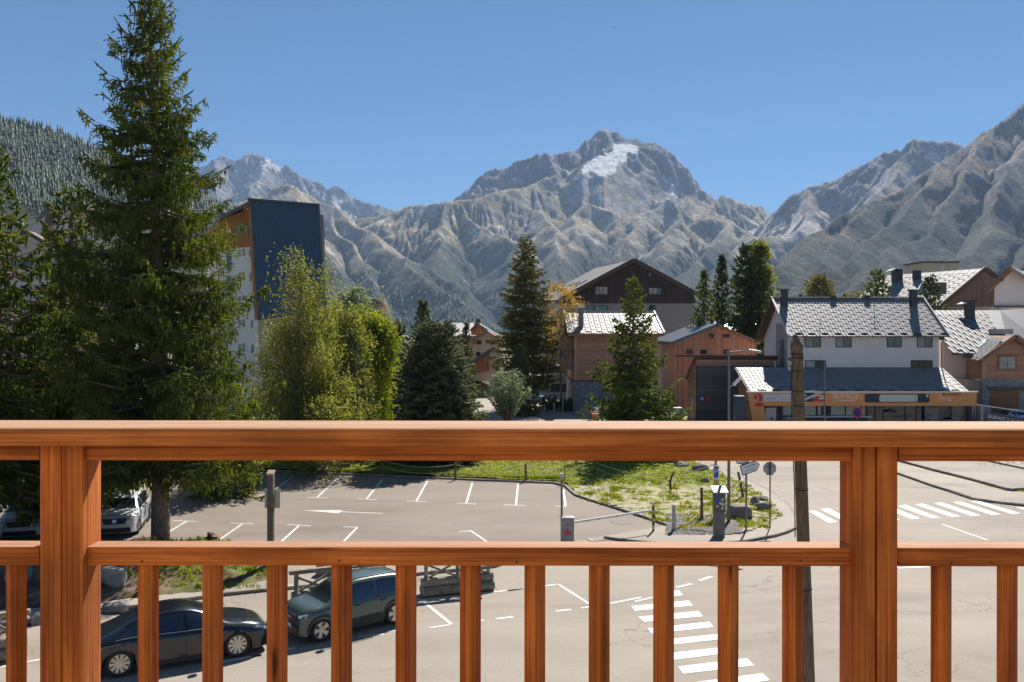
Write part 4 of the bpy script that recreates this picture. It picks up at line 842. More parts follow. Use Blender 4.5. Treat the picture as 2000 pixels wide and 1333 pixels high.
a.tube([P(1546.5,690,18.7), P(1546.5,820,18.68), P(1552,960,18.5), P(1553,1050,18.4)], .012, 6); a.build('cable', M_dark, t, smooth=True)
a = MB(); a.tube([P(1543,696,18.7), P(1541,705,18.68), P(1543,712,18.7)], .05, 8); a.tube([P(1542,719,18.68), P(1542,724,18.68)], .04, 8); a.build('insulator', M_galv, t)
# distant signs and bollards on the village street
e = GY(1051, 97); t = empty('round_sign', e, 'back of a round sign with a square plate below on the village street', 'sign')
for dx in (-.14, .16): MB().tube([e+Vector((dx,0,0)), e+Vector((dx,0,1.6))], .03, 6).build('post', M_greypole, t)
MB().disc(e+Vector((0,0,2.15)), .42, (0,1,0), .02, 18).build('disc', mat('sign_cream', (.5,.46,.36), .5), t); MB().box(e.x-.42, e.y, .95, e.x+.42, e.y+.02, 1.7).build('plate', mat('sign_yellow', (.45,.42,.22), .5), t)
for dx, hh, lb_ in ((1064, .95, 'short pale bollard behind the round street sign'), (1082, 1.2, 'middle pale bollard on the village street'), (1099, 2.3, 'tall thin white marker pole on the village street')):
    e = GY(dx, 98 if dx < 1070 else 94); o = MB().tube([e, e+Vector((0,0,hh))], .08 if hh < 2 else .05, 8).build('street_bollard', mat('bollard_grey'), smooth='auto'); tag(o, lb_, 'bollard')
# bike rack at the plaza
e = G(1965, 904, .3); t = empty('bike_rack', Vector((e.x, e.y, .3)), 'low black bike rack on the plaza edge', 'bike rack')
for i in range(5):
    c = Vector((e.x-1.6+i*.85, e.y-.15*i, .34)); MB().tube([c+Vector((-.2,0,.8)), c+Vector((-.22,0,.06)), c+Vector((.22,0,.02)), c+Vector((.15,0,.8))], .022, 6, True).build('hoop', M_dark, t)
MB().tube([Vector((e.x-2,e.y+.05,1.15)), Vector((e.x+2.4,e.y-.75,1.15))], .02, 6).build('top_bar', M_dark, t)
# a bird high in the sky
c = P(1198, 53, 260); t = empty('bird', c, 'tiny bird gliding high in the blue sky', 'bird'); a = MB()
a.add([c+Vector(v) for v in ((-.9,0,-.25),(0,.28,0),(.9,0,.35),(0,-.22,0),(0,0,.08))], [(0,4,1),(1,4,2),(2,4,3),(3,4,0),(0,1,2,3)]); a.build('wings', mat('bird_grey', (.3,.3,.33), .7), t)
MB().tube([c+Vector((-.1,-.5,-.02)), c+Vector((0,0,-.02)), c+Vector((.05,.5,0))], [.03,.11,.03], 6).build('body', mat('bird_grey'), t)
# ------------------------------------------------------------------ cars
M_tyre = mat('tyre_rubber', (.022,.021,.02), .85, noise=.2, nscale=20); M_rim = mat('rim_alloy', (.50,.49,.47), .3, metal=.9); M_rimdark = mat('rim_dark', (.03,.03,.03), .5)
M_glass = mat('car_glass', (.07,.09,.12), .05, metal=.75, spec=.8); M_black = mat('black_trim', (.018,.018,.018), .55); M_lampg = mat('headlight_glass', (.55,.57,.60), .08, metal=.5)
M_plate = mat('number_plate', (.62,.61,.56), .5)
def paint(name, c, rough=.28, metal=.35): return mat(name, c, rough, metal=metal, coat=.8, noise=.04, nscale=2)
def wheel(parent, x, side, Wd, r, spokes=10, w=.22):
    y = side*(Wd-.02); a = MB()
    prof = [(r*.70, 0), (r*.93, 0), (r, .03), (r, w-.03), (r*.93, w), (r*.7, w)]; n = 32; vs = []; fs = []
    for k in range(n):
        t_ = 2*math.pi*k/n
        for (q, d) in prof: vs.append((x+q*math.cos(t_), y-side*d, r+q*math.sin(t_)))
    m = len(prof)
    for k in range(n):
        for j in range(m-1): fs.append((k*m+j, ((k+1) % n)*m+j, ((k+1) % n)*m+j+1, k*m+j+1))
    a.add(vs, fs); wo = a.build('wheel', M_tyre, parent, local=True, smooth='auto')
    MB().disc((x, y-side*.06, r), r*.72, (0, side, 0), .01, 28).build('rim_back', M_rimdark, wo, local=True)
    a = MB(); ring = []
    for k in range(28):
        t0 = 2*math.pi*k/28; t1 = 2*math.pi*(k+1)/28
        a.add([(x+q*math.cos(t_), y-side*.012, r+q*math.sin(t_)) for q, t_ in ((r*.66,t0),(r*.72,t0),(r*.72,t1),(r*.66,t1))], [(0,1,2,3)])
    for k in range(spokes):
        t_ = 2*math.pi*k/spokes; c, s_ = math.cos(t_), math.sin(t_); tw = .045 if spokes > 6 else .075
        pts = []
        for q, hw in ((r*.12, tw*.5), (r*.68, tw)):
            for sg in (-1, 1): pts.append((x+q*c-sg*hw*s_, y-side*(.03 if q < r*.3 else .012), r+q*s_+sg*hw*c))
        a.add(pts, [(0,1,3,2)])
    a.disc((x, y-side*.03, r), r*.16, (0, side, 0), .012, 14); a.build('rim', M_rim, wo, local=True)
def car(name, loc, heading, Ld, Wd, prof, wx, wr, pm, label, win, ws, rw, spokes=10, cladding=False, clearance=.17, cat='car'):
    """prof rows: x, half width, belt z, top z, top half width. +x is the front"""
    t = empty(name, loc, label, cat, None, heading); prof = sorted(prof); xs = np.array([p[0] for p in prof]); Q = np.array(prof)
    def sm(x, c):
        n = len(xs)   # monotone-ish cubic
        i = int(np.clip(np.searchsorted(xs, x)-1, 0, n-2)); h = xs[i+1]-xs[i]; u = (x-xs[i])/h; y = Q[:, c]
        m0 = (y[i+1]-y[max(i-1, 0)])/(xs[i+1]-xs[max(i-1, 0)]); m1 = (y[min(i+2, n-1)]-y[i])/(xs[min(i+2, n-1)]-xs[i])
        return (2*u**3-3*u*u+1)*y[i]+(u**3-2*u*u+u)*h*m0+(-2*u**3+3*u*u)*y[i+1]+(u**3-u*u)*h*m1
    def sec(x):
        w_, bz, tz, tw = (sm(x, c) for c in (1, 2, 3, 4)); w_ = max(w_, .3); tz = max(tz, bz+.005)
        lo = clearance+.05*max(0, abs(x)/(Ld/2)-.75)*8*.3
        for q in wx:
            d = abs(x-q)
            if d < wr*1.16: lo = max(lo, wr+math.sqrt(max(0, (wr*1.16)**2-d*d)))
        side = [(0, clearance+.02), (w_*.80, clearance+.01), (w_*.985, lo), (w_*.995, max(lo, lo*.5+bz*.5*.9)), (w_*1.0, max(lo, bz*.82)), (w_*.975, max(bz*.95, lo)), (w_*.93, bz)]
        g = (tz-bz)
        side += [(w_*.93*(1-.33)+tw*.33, bz+g*.36), (w_*.93*.36+tw*.64, bz+g*.70), (tw+.0, bz+g*.90), (tw*.90, bz+g*.97), (tw*.5, bz+g*.995), (0, tz)]
        return side
    N_ = 84; X = np.linspace(xs[0], xs[-1], N_); m = 13; a = MB(); vs = []
    for x in X:
        s_ = sec(x); vs += [(x, y, z) for y, z in s_]+[(x, -y, z) for y, z in s_[-2:0:-1]]
    mm = 2*m-2; fs = []
    for i in range(N_-1):
        for k in range(mm): fs.append((i*mm+k, i*mm+(k+1) % mm, (i+1)*mm+(k+1) % mm, (i+1)*mm+k))
    fs.append(tuple(range(mm))); fs.append(tuple(range((N_-1)*mm, N_*mm))[::-1]); a.add(vs, fs)
    a.build('body', pm, t, local=True, smooth='auto')
    def ptz(x, f):   # point on the glasshouse side, f in 0..1 from belt (6) to roof edge (9)
        s_ = sec(x); q = 6+3*f; i = min(int(q), 8); u = q-i; return (s_[i][0]*(1-u)+s_[i+1][0]*u, s_[i][1]*(1-u)+s_[i+1][1]*u)
    for x0, x1, b0, b1 in win:            # side windows, x range at belt and at top
        for sd_ in (1, -1):
            w_ = MB(); n = 7; vs = []; fs = []
            for i in range(n+1):
                for j in range(4):
                    f = .06+.78*j/3; xa = x0+(b0-x0)*j/3; xb = x1+(b1-x1)*j/3; x = xa+(xb-xa)*i/n; y, z = ptz(x, f); vs.append((x, sd_*(y+.012), z+.004))
            for i in range(n):
                for j in range(3): fs.append((i*4+j, (i+1)*4+j, (i+1)*4+j+1, i*4+j+1))
            w_.add(vs, fs).build('side_window', M_glass, t, local=True, smooth=True)
    for nm, (x0, x1) in (('windscreen', ws), ('rear_window', rw)):
        w_ = MB(); n = 9; vs = []; fs = []
        for i in range(n+1):
            x = x0+(x1-x0)*i/n; s_ = sec(x); row = [s_[8], s_[9], s_[10], s_[11], s_[12]]
            row = [(y*.96, z) for y, z in row]; row = row+[(-y, z) for y, z in row[-2::-1]]
            vs += [(x, y, z+.012) for y, z in row]
        for i in range(n):
            for k in range(8): fs.append((i*9+k, i*9+k+1, (i+1)*9+k+1, (i+1)*9+k))
        w_.add(vs, fs).build(nm, M_glass, t, local=True, smooth=True)
    for x in wx:
        for sd_ in (1, -1):
            wheel(t, x, sd_, sm(x, 1), wr, spokes)
            if cladding:
                a = MB(); n = 16; w0 = sm(x, 1)*1.0
                for k in range(n):
                    t0, t1 = (math.pi*(k+e_)/n for e_ in (0, 1))
                    a.add([(x+q*math.cos(u), sd_*(w0+.008), wr+q*math.sin(u)) for q, u in ((wr*1.13,t0),(wr*1.36,t0),(wr*1.36,t1),(wr*1.13,t1))], [(0,1,2,3)])
                a.build('arch_trim', M_black, t, local=True)
    a = MB(); a.box(xs[0]+.35, -Q[:, 1].max()*.84, clearance-.03, xs[-1]-.35, Q[:, 1].max()*.84, wr*1.4); a.build('underbody', M_black, t, local=True)
    for x in wx: pass
    # sill, door seams, handles, mirrors
    for sd_ in (1, -1):
        y = sm(0, 1); a = MB(); a.box(wx[0]+wr*1.25 if wx[0] < wx[1] else wx[1]+wr*1.25, sd_*y*.97-.02, clearance-.02, (wx[1] if wx[0] < wx[1] else wx[0])-wr*1.25, sd_*y*.97+.03, clearance+.12); a.build('sill', M_black, t, local=True)
        xm = ws[0]-.02 if ws[0] > ws[1] else ws[1]+.02
        xw = max(ws); s_ = sec(xw-.25); my = s_[6][0]; mz = s_[6][1]
        MB().box(xw-.38, sd_*(my+.06)-.0, mz+.02, xw-.22, sd_*(my+.24), mz+.17).build('door_mirror', pm, t, local=True, bevel=.03)
    return t, sec, sm
def face_part(t, nm, pts, m, th=.012):
    c = sum((Vector(p) for p in pts), Vector())/len(pts); n = (Vector(pts[1])-Vector(pts[0])).cross(Vector(pts[2])-Vector(pts[0])).normalized()
    MB().prism(pts, n*th).build(nm, m, t, local=True)
# black fastback saloon
rr_ = G(233, 1322); fr_ = G(463, 1283); d_ = fr_-rr_; hd = math.atan2(d_.y, d_.x); n_ = Vector((-d_.y, d_.x, 0)).normalized(); Wb = 2.92
cpos = (rr_+fr_)/2+n_*.80; dl = d_.length
P1 = paint('black_car_paint', (.010,.012,.020), .22, .2)
pr = [(-2.36,.66,.66,.70,.45),(-2.30,.76,.74,.80,.60),(-2.0,.88,.86,.93,.62),(-1.5,.915,.95,1.13,.56),(-1.0,.92,.97,1.35,.55),(-.4,.92,.95,1.44,.57),(.1,.92,.93,1.44,.57),(.55,.92,.92,1.32,.56),(1.0,.92,.91,1.09,.62),(1.25,.915,.89,.97,.72),(1.7,.90,.80,.90,.70),(2.1,.84,.68,.79,.62),(2.32,.68,.56,.66,.5),(2.38,.55,.50,.56,.42)]
t, sec, sm = car('parked_car', cpos, hd, 4.75, .92, pr, (-Wb/2, Wb/2), .35, P1, 'shiny black fastback car parked at the kerb', [(-1.55,-.75,-.98,-.72),(-.70,.12,-.66,.08),(.20,1.10,.16,.62)], (1.22,.52), (-2.02,-1.02), 10)
for s in (1, -1):
    MB().tube([(x_, s*(sec(x_)[6][0]+.012), sec(x_)[6][1]+.0) for x_ in np.linspace(-1.55, 1.1, 12)], .011, 5).build('window_trim', M_rim, t, local=True, smooth=True)
    MB().tube([(x_, s*(sec(x_)[9][0]+.012), sec(x_)[9][1]+.0) for x_ in np.linspace(-1.35, .95, 12)], .009, 5).build('window_trim', M_black, t, local=True, smooth=True)
    face_part(t, 'headlight', [(1.92,s*.84,.70),(2.24,s*.70,.60),(2.27,s*.66,.64),(1.98,s*.78,.77)], M_lampg)
    face_part(t, 'door_seam', [(.14,s*.921,.25),(.15,s*.921,.25),(.15,s*.915,.92),(.14,s*.915,.92)], M_black, .004)
    for x in (-.55, .35): MB().box(x-.1, s*.905, .80, x+.1, s*.945, .825).build('door_handle', P1, t, local=True, bevel=.008)
# grey green small suv with roof bars
fr_ = G(629, 1254); rr_ = G(771, 1219.5); d_ = fr_-rr_; hd = math.atan2(d_.y, d_.x); n_ = Vector((d_.y, -d_.x, 0)).normalized(); cpos = (rr_+fr_)/2+n_*.74
P2 = paint('sage_car_paint', (.075,.105,.095), .32, .35)
pr = [(-1.87,.62,.85,.9,.5),(-1.82,.72,.95,1.12,.58),(-1.6,.78,.98,1.40,.57),(-1.1,.80,.98,1.50,.57),(-.3,.80,.97,1.53,.57),(.2,.80,.96,1.50,.57),(.55,.80,.96,1.34,.57),(.85,.80,.96,1.12,.62),(1.1,.795,.95,1.02,.66),(1.5,.78,.90,.97,.63),(1.75,.70,.80,.87,.55),(1.86,.58,.62,.68,.5)]
t, sec, sm = car('parked_car', cpos, hd, 3.75, .80, pr, (-1.21, 1.21), .335, P2, 'grey green small car with roof bars parked nose to the kerb barrier', [(-1.45,-.62,-1.38,-.60),(-.55,.22,-.52,.18),(.30,.80,.27,.50)], (1.02,.50), (-1.80,-1.55), 5, cladding=True, clearance=.22)
for s in (1, -1):
    MB().tube([(-1.35,s*.60,1.50),(-1.2,s*.60,1.56),(.1,s*.60,1.57),(.35,s*.60,1.50)], .022, 8).build('roof_bar', M_black, t, local=True, smooth='auto')
    face_part(t, 'headlight', [(1.68,s*.74,.76),(1.84,s*.58,.74),(1.84,s*.58,.82),(1.62,s*.75,.87)], M_lampg)
    face_part(t, 'door_trim', [(-1.0+.2,s*.805,.34),(.75,s*.805,.34),(.75,s*.806,.47),(-.7,s*.806,.50)], M_black, .012)
    for x in (-.75, .10): MB().box(x-.09, s*.79, .83, x+.09, s*.83, .86).build('door_handle', M_black, t, local=True, bevel=.008)
    face_part(t, 'door_seam', [(-.12,s*.801,.30),(-.11,s*.801,.30),(-.11,s*.79,.95),(-.12,s*.79,.95)], M_black, .004)
face_part(t, 'grille', [(1.875,-.50,.62),(1.875,.50,.62),(1.865,.52,.80),(1.865,-.52,.80)], M_black, .012)
face_part(t, 'grille_badge', [(1.89,-.22,.69),(1.89,.22,.69),(1.885,.22,.735),(1.885,-.22,.735)], M_rim, .01)
face_part(t, 'bumper', [(1.87,-.62,.26),(1.87,.62,.26),(1.87,.6,.50),(1.87,-.6,.50)], M_black, .035); face_part(t, 'number_plate', [(1.91,-.26,.44),(1.91,.26,.44),(1.91,.26,.55),(1.91,-.26,.55)], M_plate, .008)
MB().tube([(-.05,0,1.53),(-.3,0,1.72)], .008, 5).build('aerial', M_black, t, local=True)
# white crossover in the car park, nose to the camera
P3 = paint('white_car_paint', (.66,.68,.70), .3, .1)
def suv(name, loc, hd, pm, label, blackfront=False):
    pr = [(-2.1,.66,.9,.95,.5),(-2.02,.78,1.02,1.2,.6),(-1.7,.87,1.05,1.45,.6),(-1.1,.895,1.05,1.56,.6),(-.3,.90,1.03,1.60,.61),(.2,.90,1.02,1.57,.61),(.6,.90,1.01,1.40,.61),(1.0,.895,1.0,1.13,.66),(1.3,.88,.97,1.06,.68),(1.7,.85,.92,1.0,.64),(1.98,.76,.82,.90,.56),(2.08,.66,.66,.72,.52)]
    t, sec, sm = car(name, loc, hd, 4.2, .90, pr, (-1.30, 1.30), .345, pm, label, [(-1.6,-.75,-1.5,-.73),(-.68,.22,-.65,.18),(.30,.98,.27,.55)], (1.12,.52), (-2.0,-1.75), 5, cladding=True, clearance=.2)
    face_part(t, 'grille', [(2.09,-.42,.60),(2.09,.42,.60),(2.05,.50,.84),(2.05,-.50,.84)], M_black, .02); face_part(t, 'grille_chrome', [(2.115,-.08,.66),(2.115,.08,.66),(2.09,.08,.80),(2.09,-.08,.80)] if not blackfront else [(2.12,-.07,.74),(2.12,0,.64),(2.12,.07,.74),(2.11,0,.84)], M_rim, .012)
    for s in (1, -1):
        MB().disc((2.02, s*.62, .66), .14, (1, s*.5, .1), .03, 14).build('round_headlight', M_lampg, t, local=True); face_part(t, 'lamp_strip', [(2.02,s*.50,.90),(1.80,s*.80,.93),(1.80,s*.81,.96),(2.02,s*.50,.935)], M_lampg, .01)
    face_part(t, 'bumper', [(2.09,-.66,.24),(2.09,.66,.24),(2.09,.62,.44),(2.09,-.62,.44)], M_black, .03); face_part(t, 'number_plate', [(2.13,-.26,.45),(2.13,.26,.45),(2.13,.26,.56),(2.13,-.26,.56)], M_plate, .008)
    return t
Yc = 37.6; suv('parked_car', Vector(((232-1000)/F*Yc-.5, Yc+1.6, .004)), R(-76), P3, 'white crossover car parked behind the big spruce trunk')
Yc = 36.6; suv('parked_car', Vector(((30-1000)/F*Yc-.5, Yc+2.0, .004)), R(-72), paint('white_car_paint2', (.6,.61,.62), .3, .1), 'white car with black grille at the left end of the car park', True)
Yc = 45; suv('parked_car', Vector(((196-1000)/F*Yc, Yc+2, .004)), R(-75), paint('yellow_car_paint', (.65,.42,.03), .35, .05), 'yellow car parked behind the white crossover')
Yc = 104; suv('parked_car', Vector(((1041-1000)/F*Yc, Yc, .3)), R(-70), paint('blue_car_paint', (.04,.16,.40), .3, .2), 'bright blue car parked by the hotel terrace beyond the shrub')
Yc = 125; suv('parked_car', Vector(((935-1000)/F*Yc, Yc, .3)), R(0), paint('red_car_paint', (.35,.04,.03), .3, .1), 'red car parked far off below the small chalets')
# ------------------------------------------------------------------ buildings
M_render = mat('wall_render', (.88,.77,.72), .9, noise=.06, nscale=.6, dirt=.06); M_renderw = mat('wall_white', (.80,.76,.68), .9, noise=.06, nscale=.5, dirt=.06)
M_pink = mat('wall_pink', (.60,.48,.46), .9, noise=.08, nscale=.5); M_cream = mat('wall_cream', (.58,.48,.35), .9, noise=.1, nscale=.5, dirt=.1); M_conc = mat('wall_concrete', (.38,.35,.32), .9, noise=.12, nscale=2, dirt=.12)
def cladmat(name, c, c2, ax, w_, rough=.75):
    """boards: narrow grooves and board-to-board tone, on the real wall"""
    m = bpy.data.materials.new(name); m.use_nodes = True; t = m.node_tree; N = t.nodes; L = t.links; b = N['Principled BSDF']; b.inputs['Roughness'].default_value = rough
    tc = N.new('ShaderNodeTexCoord'); sp = N.new('ShaderNodeSeparateXYZ'); L.new(tc.outputs['Object'], sp.inputs[0])
    if ax == 'Z': co = sp.outputs['Z']
    else:
        ad = N.new('ShaderNodeMath'); ad.operation = 'ADD'; L.new(sp.outputs['X'], ad.inputs[0]); L.new(sp.outputs['Y'], ad.inputs[1]); co = ad.outputs[0]
    dv = N.new('ShaderNodeMath'); dv.operation = 'DIVIDE'; L.new(co, dv.inputs[0]); dv.inputs[1].default_value = w_
    fl = N.new('ShaderNodeMath'); fl.operation = 'FLOOR'; L.new(dv.outputs[0], fl.inputs[0]); fr = N.new('ShaderNodeMath'); fr.operation = 'FRACT'; L.new(dv.outputs[0], fr.inputs[0])
    wn = N.new('ShaderNodeTexWhiteNoise'); wn.noise_dimensions = '1D'; L.new(fl.outputs[0], wn.inputs['W'])
    nz = N.new('ShaderNodeTexNoise'); nz.inputs['Scale'].default_value = 1.5; nz.inputs['Detail'].default_value = 7; mp = N.new('ShaderNodeMapping'); mp.inputs['Scale'].default_value = (.5,.5,4) if ax == 'Z' else (4,4,.4); L.new(tc.outputs['Object'], mp.inputs[0]); L.new(mp.outputs[0], nz.inputs[0])
    ad2 = N.new('ShaderNodeMath'); ad2.operation = 'ADD'; L.new(wn.outputs['Value'], ad2.inputs[0]); L.new(nz.outputs['Fac'], ad2.inputs[1]); mr = N.new('ShaderNodeMapRange'); mr.inputs['From Min'].default_value = .3; mr.inputs['From Max'].default_value = 1.6; L.new(ad2.outputs[0], mr.inputs[0])
    mx = N.new('ShaderNodeMix'); mx.data_type = 'RGBA'; mx.inputs['A'].default_value = (*c2, 1); mx.inputs['B'].default_value = (*c, 1); L.new(mr.outputs[0], mx.inputs['Factor']); L.new(mx.outputs['Result'], b.inputs[0])
    pp = N.new('ShaderNodeMath'); pp.operation = 'PINGPONG'; L.new(fr.outputs[0], pp.inputs[0]); pp.inputs[1].default_value = .5; mr2 = N.new('ShaderNodeMapRange'); mr2.inputs['From Max'].default_value = .09; L.new(pp.outputs[0], mr2.inputs[0])
    bp = N.new('ShaderNodeBump'); bp.inputs['Strength'].default_value = .9; bp.inputs['Distance'].default_value = .04; L.new(mr2.outputs[0], bp.inputs['Height']); L.new(bp.outputs[0], b.inputs['Normal'])
    return m
M_cedar = cladmat('cedar_boards', (.58,.30,.19), (.40,.18,.10), 'Z', .20); M_cedarv = cladmat('cedar_upright', (.62,.30,.17), (.42,.18,.095), 'X', .24)
M_orange = cladmat('orange_upright', (.50,.20,.05), (.36,.12,.03), 'X', .3); M_greybd = cladmat('grey_boards', (.17,.145,.14), (.09,.078,.078), 'Z', .20)
M_brown = cladmat('brown_upright', (.085,.052,.042), (.055,.034,.028), 'X', .30); M_oldbd = cladmat('old_upright', (.26,.19,.15), (.17,.12,.10), 'X', .22)
M_warmgr = cladmat('warm_boards', (.33,.18,.10), (.20,.10,.06), 'Z', .20)
M_stone = mat('stone_wall', (.33,.33,.34), .9, noise=.5, nscale=2.2, stretch=(1,1,3.0), bump=.9, bscale=.08, detail=3, dirt=.2)
M_roofl = mat('roof_metal_light', (.26,.25,.25), .58, metal=.15, spec=.4, noise=.12, nscale=1.5, rand=.08); M_roofd = mat('roof_metal_dark', (.10,.10,.115), .38, metal=.35, noise=.2, nscale=2)
M_roofp = mat('roof_panel_grey', (.19,.185,.195), .58, metal=.15, spec=.4, noise=.15, nscale=1.2, rand=.12); M_fibre = mat('roof_fibre', (.20,.18,.17), .8, noise=.25, nscale=2); M_roofb = mat('roof_bluegrey', (.12,.14,.18), .35, metal=.4)
M_fascia = mat('fascia_brown', (.13,.075,.05), .7, noise=.3, nscale=3); M_fasc2 = mat('beam_wood', (.34,.17,.09), .7, noise=.3, nscale=3); M_win = mat('window_glass', (.02,.024,.03), .05, spec=.9); M_wframe = mat('window_frame_dark', (.025,.022,.022), .5)
M_curt = mat('window_curtain', (.50,.47,.42), .7, noise=.35, nscale=1.3); M_chim = mat('chimney_metal', (.06,.055,.06), .6)
M_ogm = mat('office_orange', (.85,.34,.10), .6, noise=.08, nscale=2); M_redl = mat('logo_red', (.60,.04,.03), .5); M_cream2 = mat('logo_cream', (.88,.76,.62), .5); M_signd = mat('sign_navy', (.03,.028,.045), .5); M_signw = mat('sign_white', (.60,.60,.61), .5)
M_blue2 = mat('panel_blue', (.065,.115,.185), .45, metal=.25, noise=.15, nscale=.6)
def X_(px, Y): return (px-1000)/F*Y
def Z_(py, Y): return H-(py-YH)/F*Y
def window(parent, x0, x1, z0, z1, y, panes=2, frame=.07, m=None, ny=-1, sill=False, curt=0):
    """recessed window in a wall facing the street: reveal box, frame bars, panes"""
    m = m or M_wframe; a = MB(); f = frame
    for b in ((x0, x1, z0, z0+f), (x0, x1, z1-f, z1), (x0, x0+f, z0+f, z1-f), (x1-f, x1, z0+f, z1-f)): a.box(b[0], y-.015, b[2], b[1], y+.06, b[3])
    o = a.build('window', m, parent); n = panes; wv = (x1-x0-2*f-(n-1)*.05)/n
    for i in range(n):
        xx = x0+f+i*(wv+.05); MB().quad((xx, y+.018, z0+f), (xx+wv, y+.018, z0+f), (xx+wv, y+.018, z1-f), (xx, y+.018, z1-f)).build('pane', M_curt if i < curt else M_win, o)
    if n > 1:
        for i in range(1, n): xx = x0+f+i*wv+(i-1)*.05; MB().box(xx, y-.01, z0+f, xx+.05, y+.05, z1-f).build('mullion', m, o)
    return o
def pwin(parent, px0, py0, px1, py1, Y, **k): return window(parent, X_(px0, Y), X_(px1, Y), Z_(py1, Y), Z_(py0, Y), Y-.03, **k)
TILE = {}
def tile_mesh(L, W_):
    """one pressed steel roof panel: two ribs, a proud lower edge"""
    k = (round(L, 2), round(W_, 2))
    if k not in TILE:
        a = MB(); h = .04
        pr = [(0,0),(.10,.03),(.20,.035),(.28,0),(.52,0),(.60,.035),(.70,.03),(.80,0),(1.0,0)]
        pts = [(u*W_, z) for u, z in pr]; n = len(pts)
        vs = [(x, -.02, z+h) for x, z in pts]+[(x, L, z+.012) for x, z in pts]+[(x, -.02, z-.0) for x, z in pts]
        fs = [(i, i+1, n+i+1, n+i) for i in range(n-1)]+[(2*n+i, 2*n+i+1, i+1, i) for i in range(n-1)]+[(0, n, 2*n), (n-1, 3*n-1, 2*n-1)]
        a.add(vs, fs); o = a.build('tmp_tile', M_roofp); me = o.data; bpy.data.objects.remove(o); TILE[k] = me
    return TILE[k]
def tiled(parent, bl, br, tl, tr, rows, cw_, m, stagger=True, name='roof_panel', rows_from=0):
    """roof slope bl-br (eave) to tl-tr (ridge): base sheet plus panels as parts"""
    bl, br, tl, tr = map(Vector, (bl, br, tl, tr)); u = (br-bl); W_ = u.length; u.normalize(); v = (tl-bl); v = v-u*v.dot(u); L = v.length; v.normalize(); n = u.cross(v).normalized()
    if n.z < 0: n = -n
    M3 = Matrix((u, v, n)).transposed().to_4x4(); nc = max(1, round(W_/cw_)); cw = W_/nc; rl = L/rows; me = tile_mesh(rl, cw)
    inv = parent_world(parent).inverted(); sh0 = (tl-bl).dot(u)/L; sh1 = ((tr-br).dot(u))/L
    me2 = me.copy(); me2.materials.clear(); me2.materials.append(m)
    for r in range(rows):
        for c in range(nc):
            if r < rows_from: continue
            off = 0; yo = (.5*rl if (c % 2) and stagger else 0); y = r*rl+yo
            if y+rl > L+.01: y = L-rl
            x = c*cw+sh0*y if abs(sh0) < .4 else c*cw+sh0*y
            o = bpy.data.objects.new(name, me2); COL.objects.link(o); o.parent = parent
            o.matrix_local = inv @ Matrix.Translation(bl+u*x+v*y+n*.01) @ M3
def roofslab(parent, bl, br, tl, tr, m, th=.14, name='roof'):
    a = MB(); bl, br, tl, tr = map(Vector, (bl, br, tl, tr)); n = (br-bl).cross(tl-bl).normalized()
    if n.z < 0: n = -n
    return a.prism([bl-n*.005, br-n*.005, tr-n*.005, tl-n*.005], -n*th).build(name, m, parent)
# ---- 1: white chalet above the ski pass office
Y0 = 82.9; XL, XR = 26.0, 41.15; YE, YR, YB = 82.0, 87.2, 93.0; ZE, ZR, ZB = 8.5, 12.25, 7.95
t = empty('chalet', (33.5, 88, 0), 'white rendered chalet with a light ribbed metal roof above the orange office', 'chalet')
a = MB(); a.prism([(26.75, Y0, 0), (26.75, Y0, ZE+.55), (26.75, YR, ZR-.25), (26.75, YB-.6, ZB+.35), (26.75, YB-.6, 0)], (13.9, 0, 0)); a.build('wall', M_render, t)
roofslab(t, (XL,YE,ZE), (XR,YE,ZE), (XL,YR,ZR), (XR,YR,ZR), M_fascia); roofslab(t, (XL,YB,ZB), (XR,YB,ZB), (XL,YR,ZR), (XR,YR,ZR), M_fascia)
tiled(t, (XL+.1,YE,ZE), (XR-.1,YE,ZE), (XL+.1,YR-.15,ZR-.11), (XR-.1,YR-.15,ZR-.11), 8, .62, M_roofl)
MB().beam((XL,YE,ZE+.1), (XL,YR,ZR+.1), .14, .22).build('verge_trim', mat('verge_metal', (.5,.48,.46), .5), t); MB().beam((XR,YE,ZE+.1), (XR,YR,ZR+.1), .14, .2).build('verge_trim', MATS['verge_metal'], t)
MB().beam((XL,YR,ZR+.08), (XR,YR,ZR+.08), .45, .12).build('ridge_cap', MATS['verge_metal'], t); MB().tube([(XL,YE-.06,ZE-.06), (XR+.1,YE-.06,ZE-.06)], .07, 8).build('gutter', mat('gutter_brown', (.12,.09,.08), .5), t)
MB().beam((XL,YR,ZR-.1), (XL,YB,ZB-.1), .05, .45).build('barge_board', M_fascia, t)
a = MB(); a.box(26.70, 84.6, 0, 26.745, 88.0, ZE+1.2); a.build('stone_panel', mat('pale_stone', (.42,.40,.36), .9, noise=.4, nscale=2), t); MB().box(26.68, 85.3, 2.5, 26.735, 86.6, ZE-.4).build('shutter', mat('slate_shutter', (.12,.12,.14), .7), t)
for a_, b_, c_ in ((1572,1603,1),(1632,1663,1),(1732,1761,0),(1791,1821,1)): pwin(t, a_, 658, b_, 679, Y0, panes=2, curt=c_)
pwin(t, 1572, 704, 1613, 720, Y0, panes=2, curt=1); pwin(t, 1779, 704, 1821, 720, Y0, panes=3, curt=0)
MB().tube([(X_(1840,Y0-.2), Y0-.6, ZE-.1), (X_(1838,Y0), Y0-.12, ZE-.7), (X_(1838,Y0), Y0-.12, 4.5)], .06, 8).build('downpipe', MATS['gutter_brown'], t)
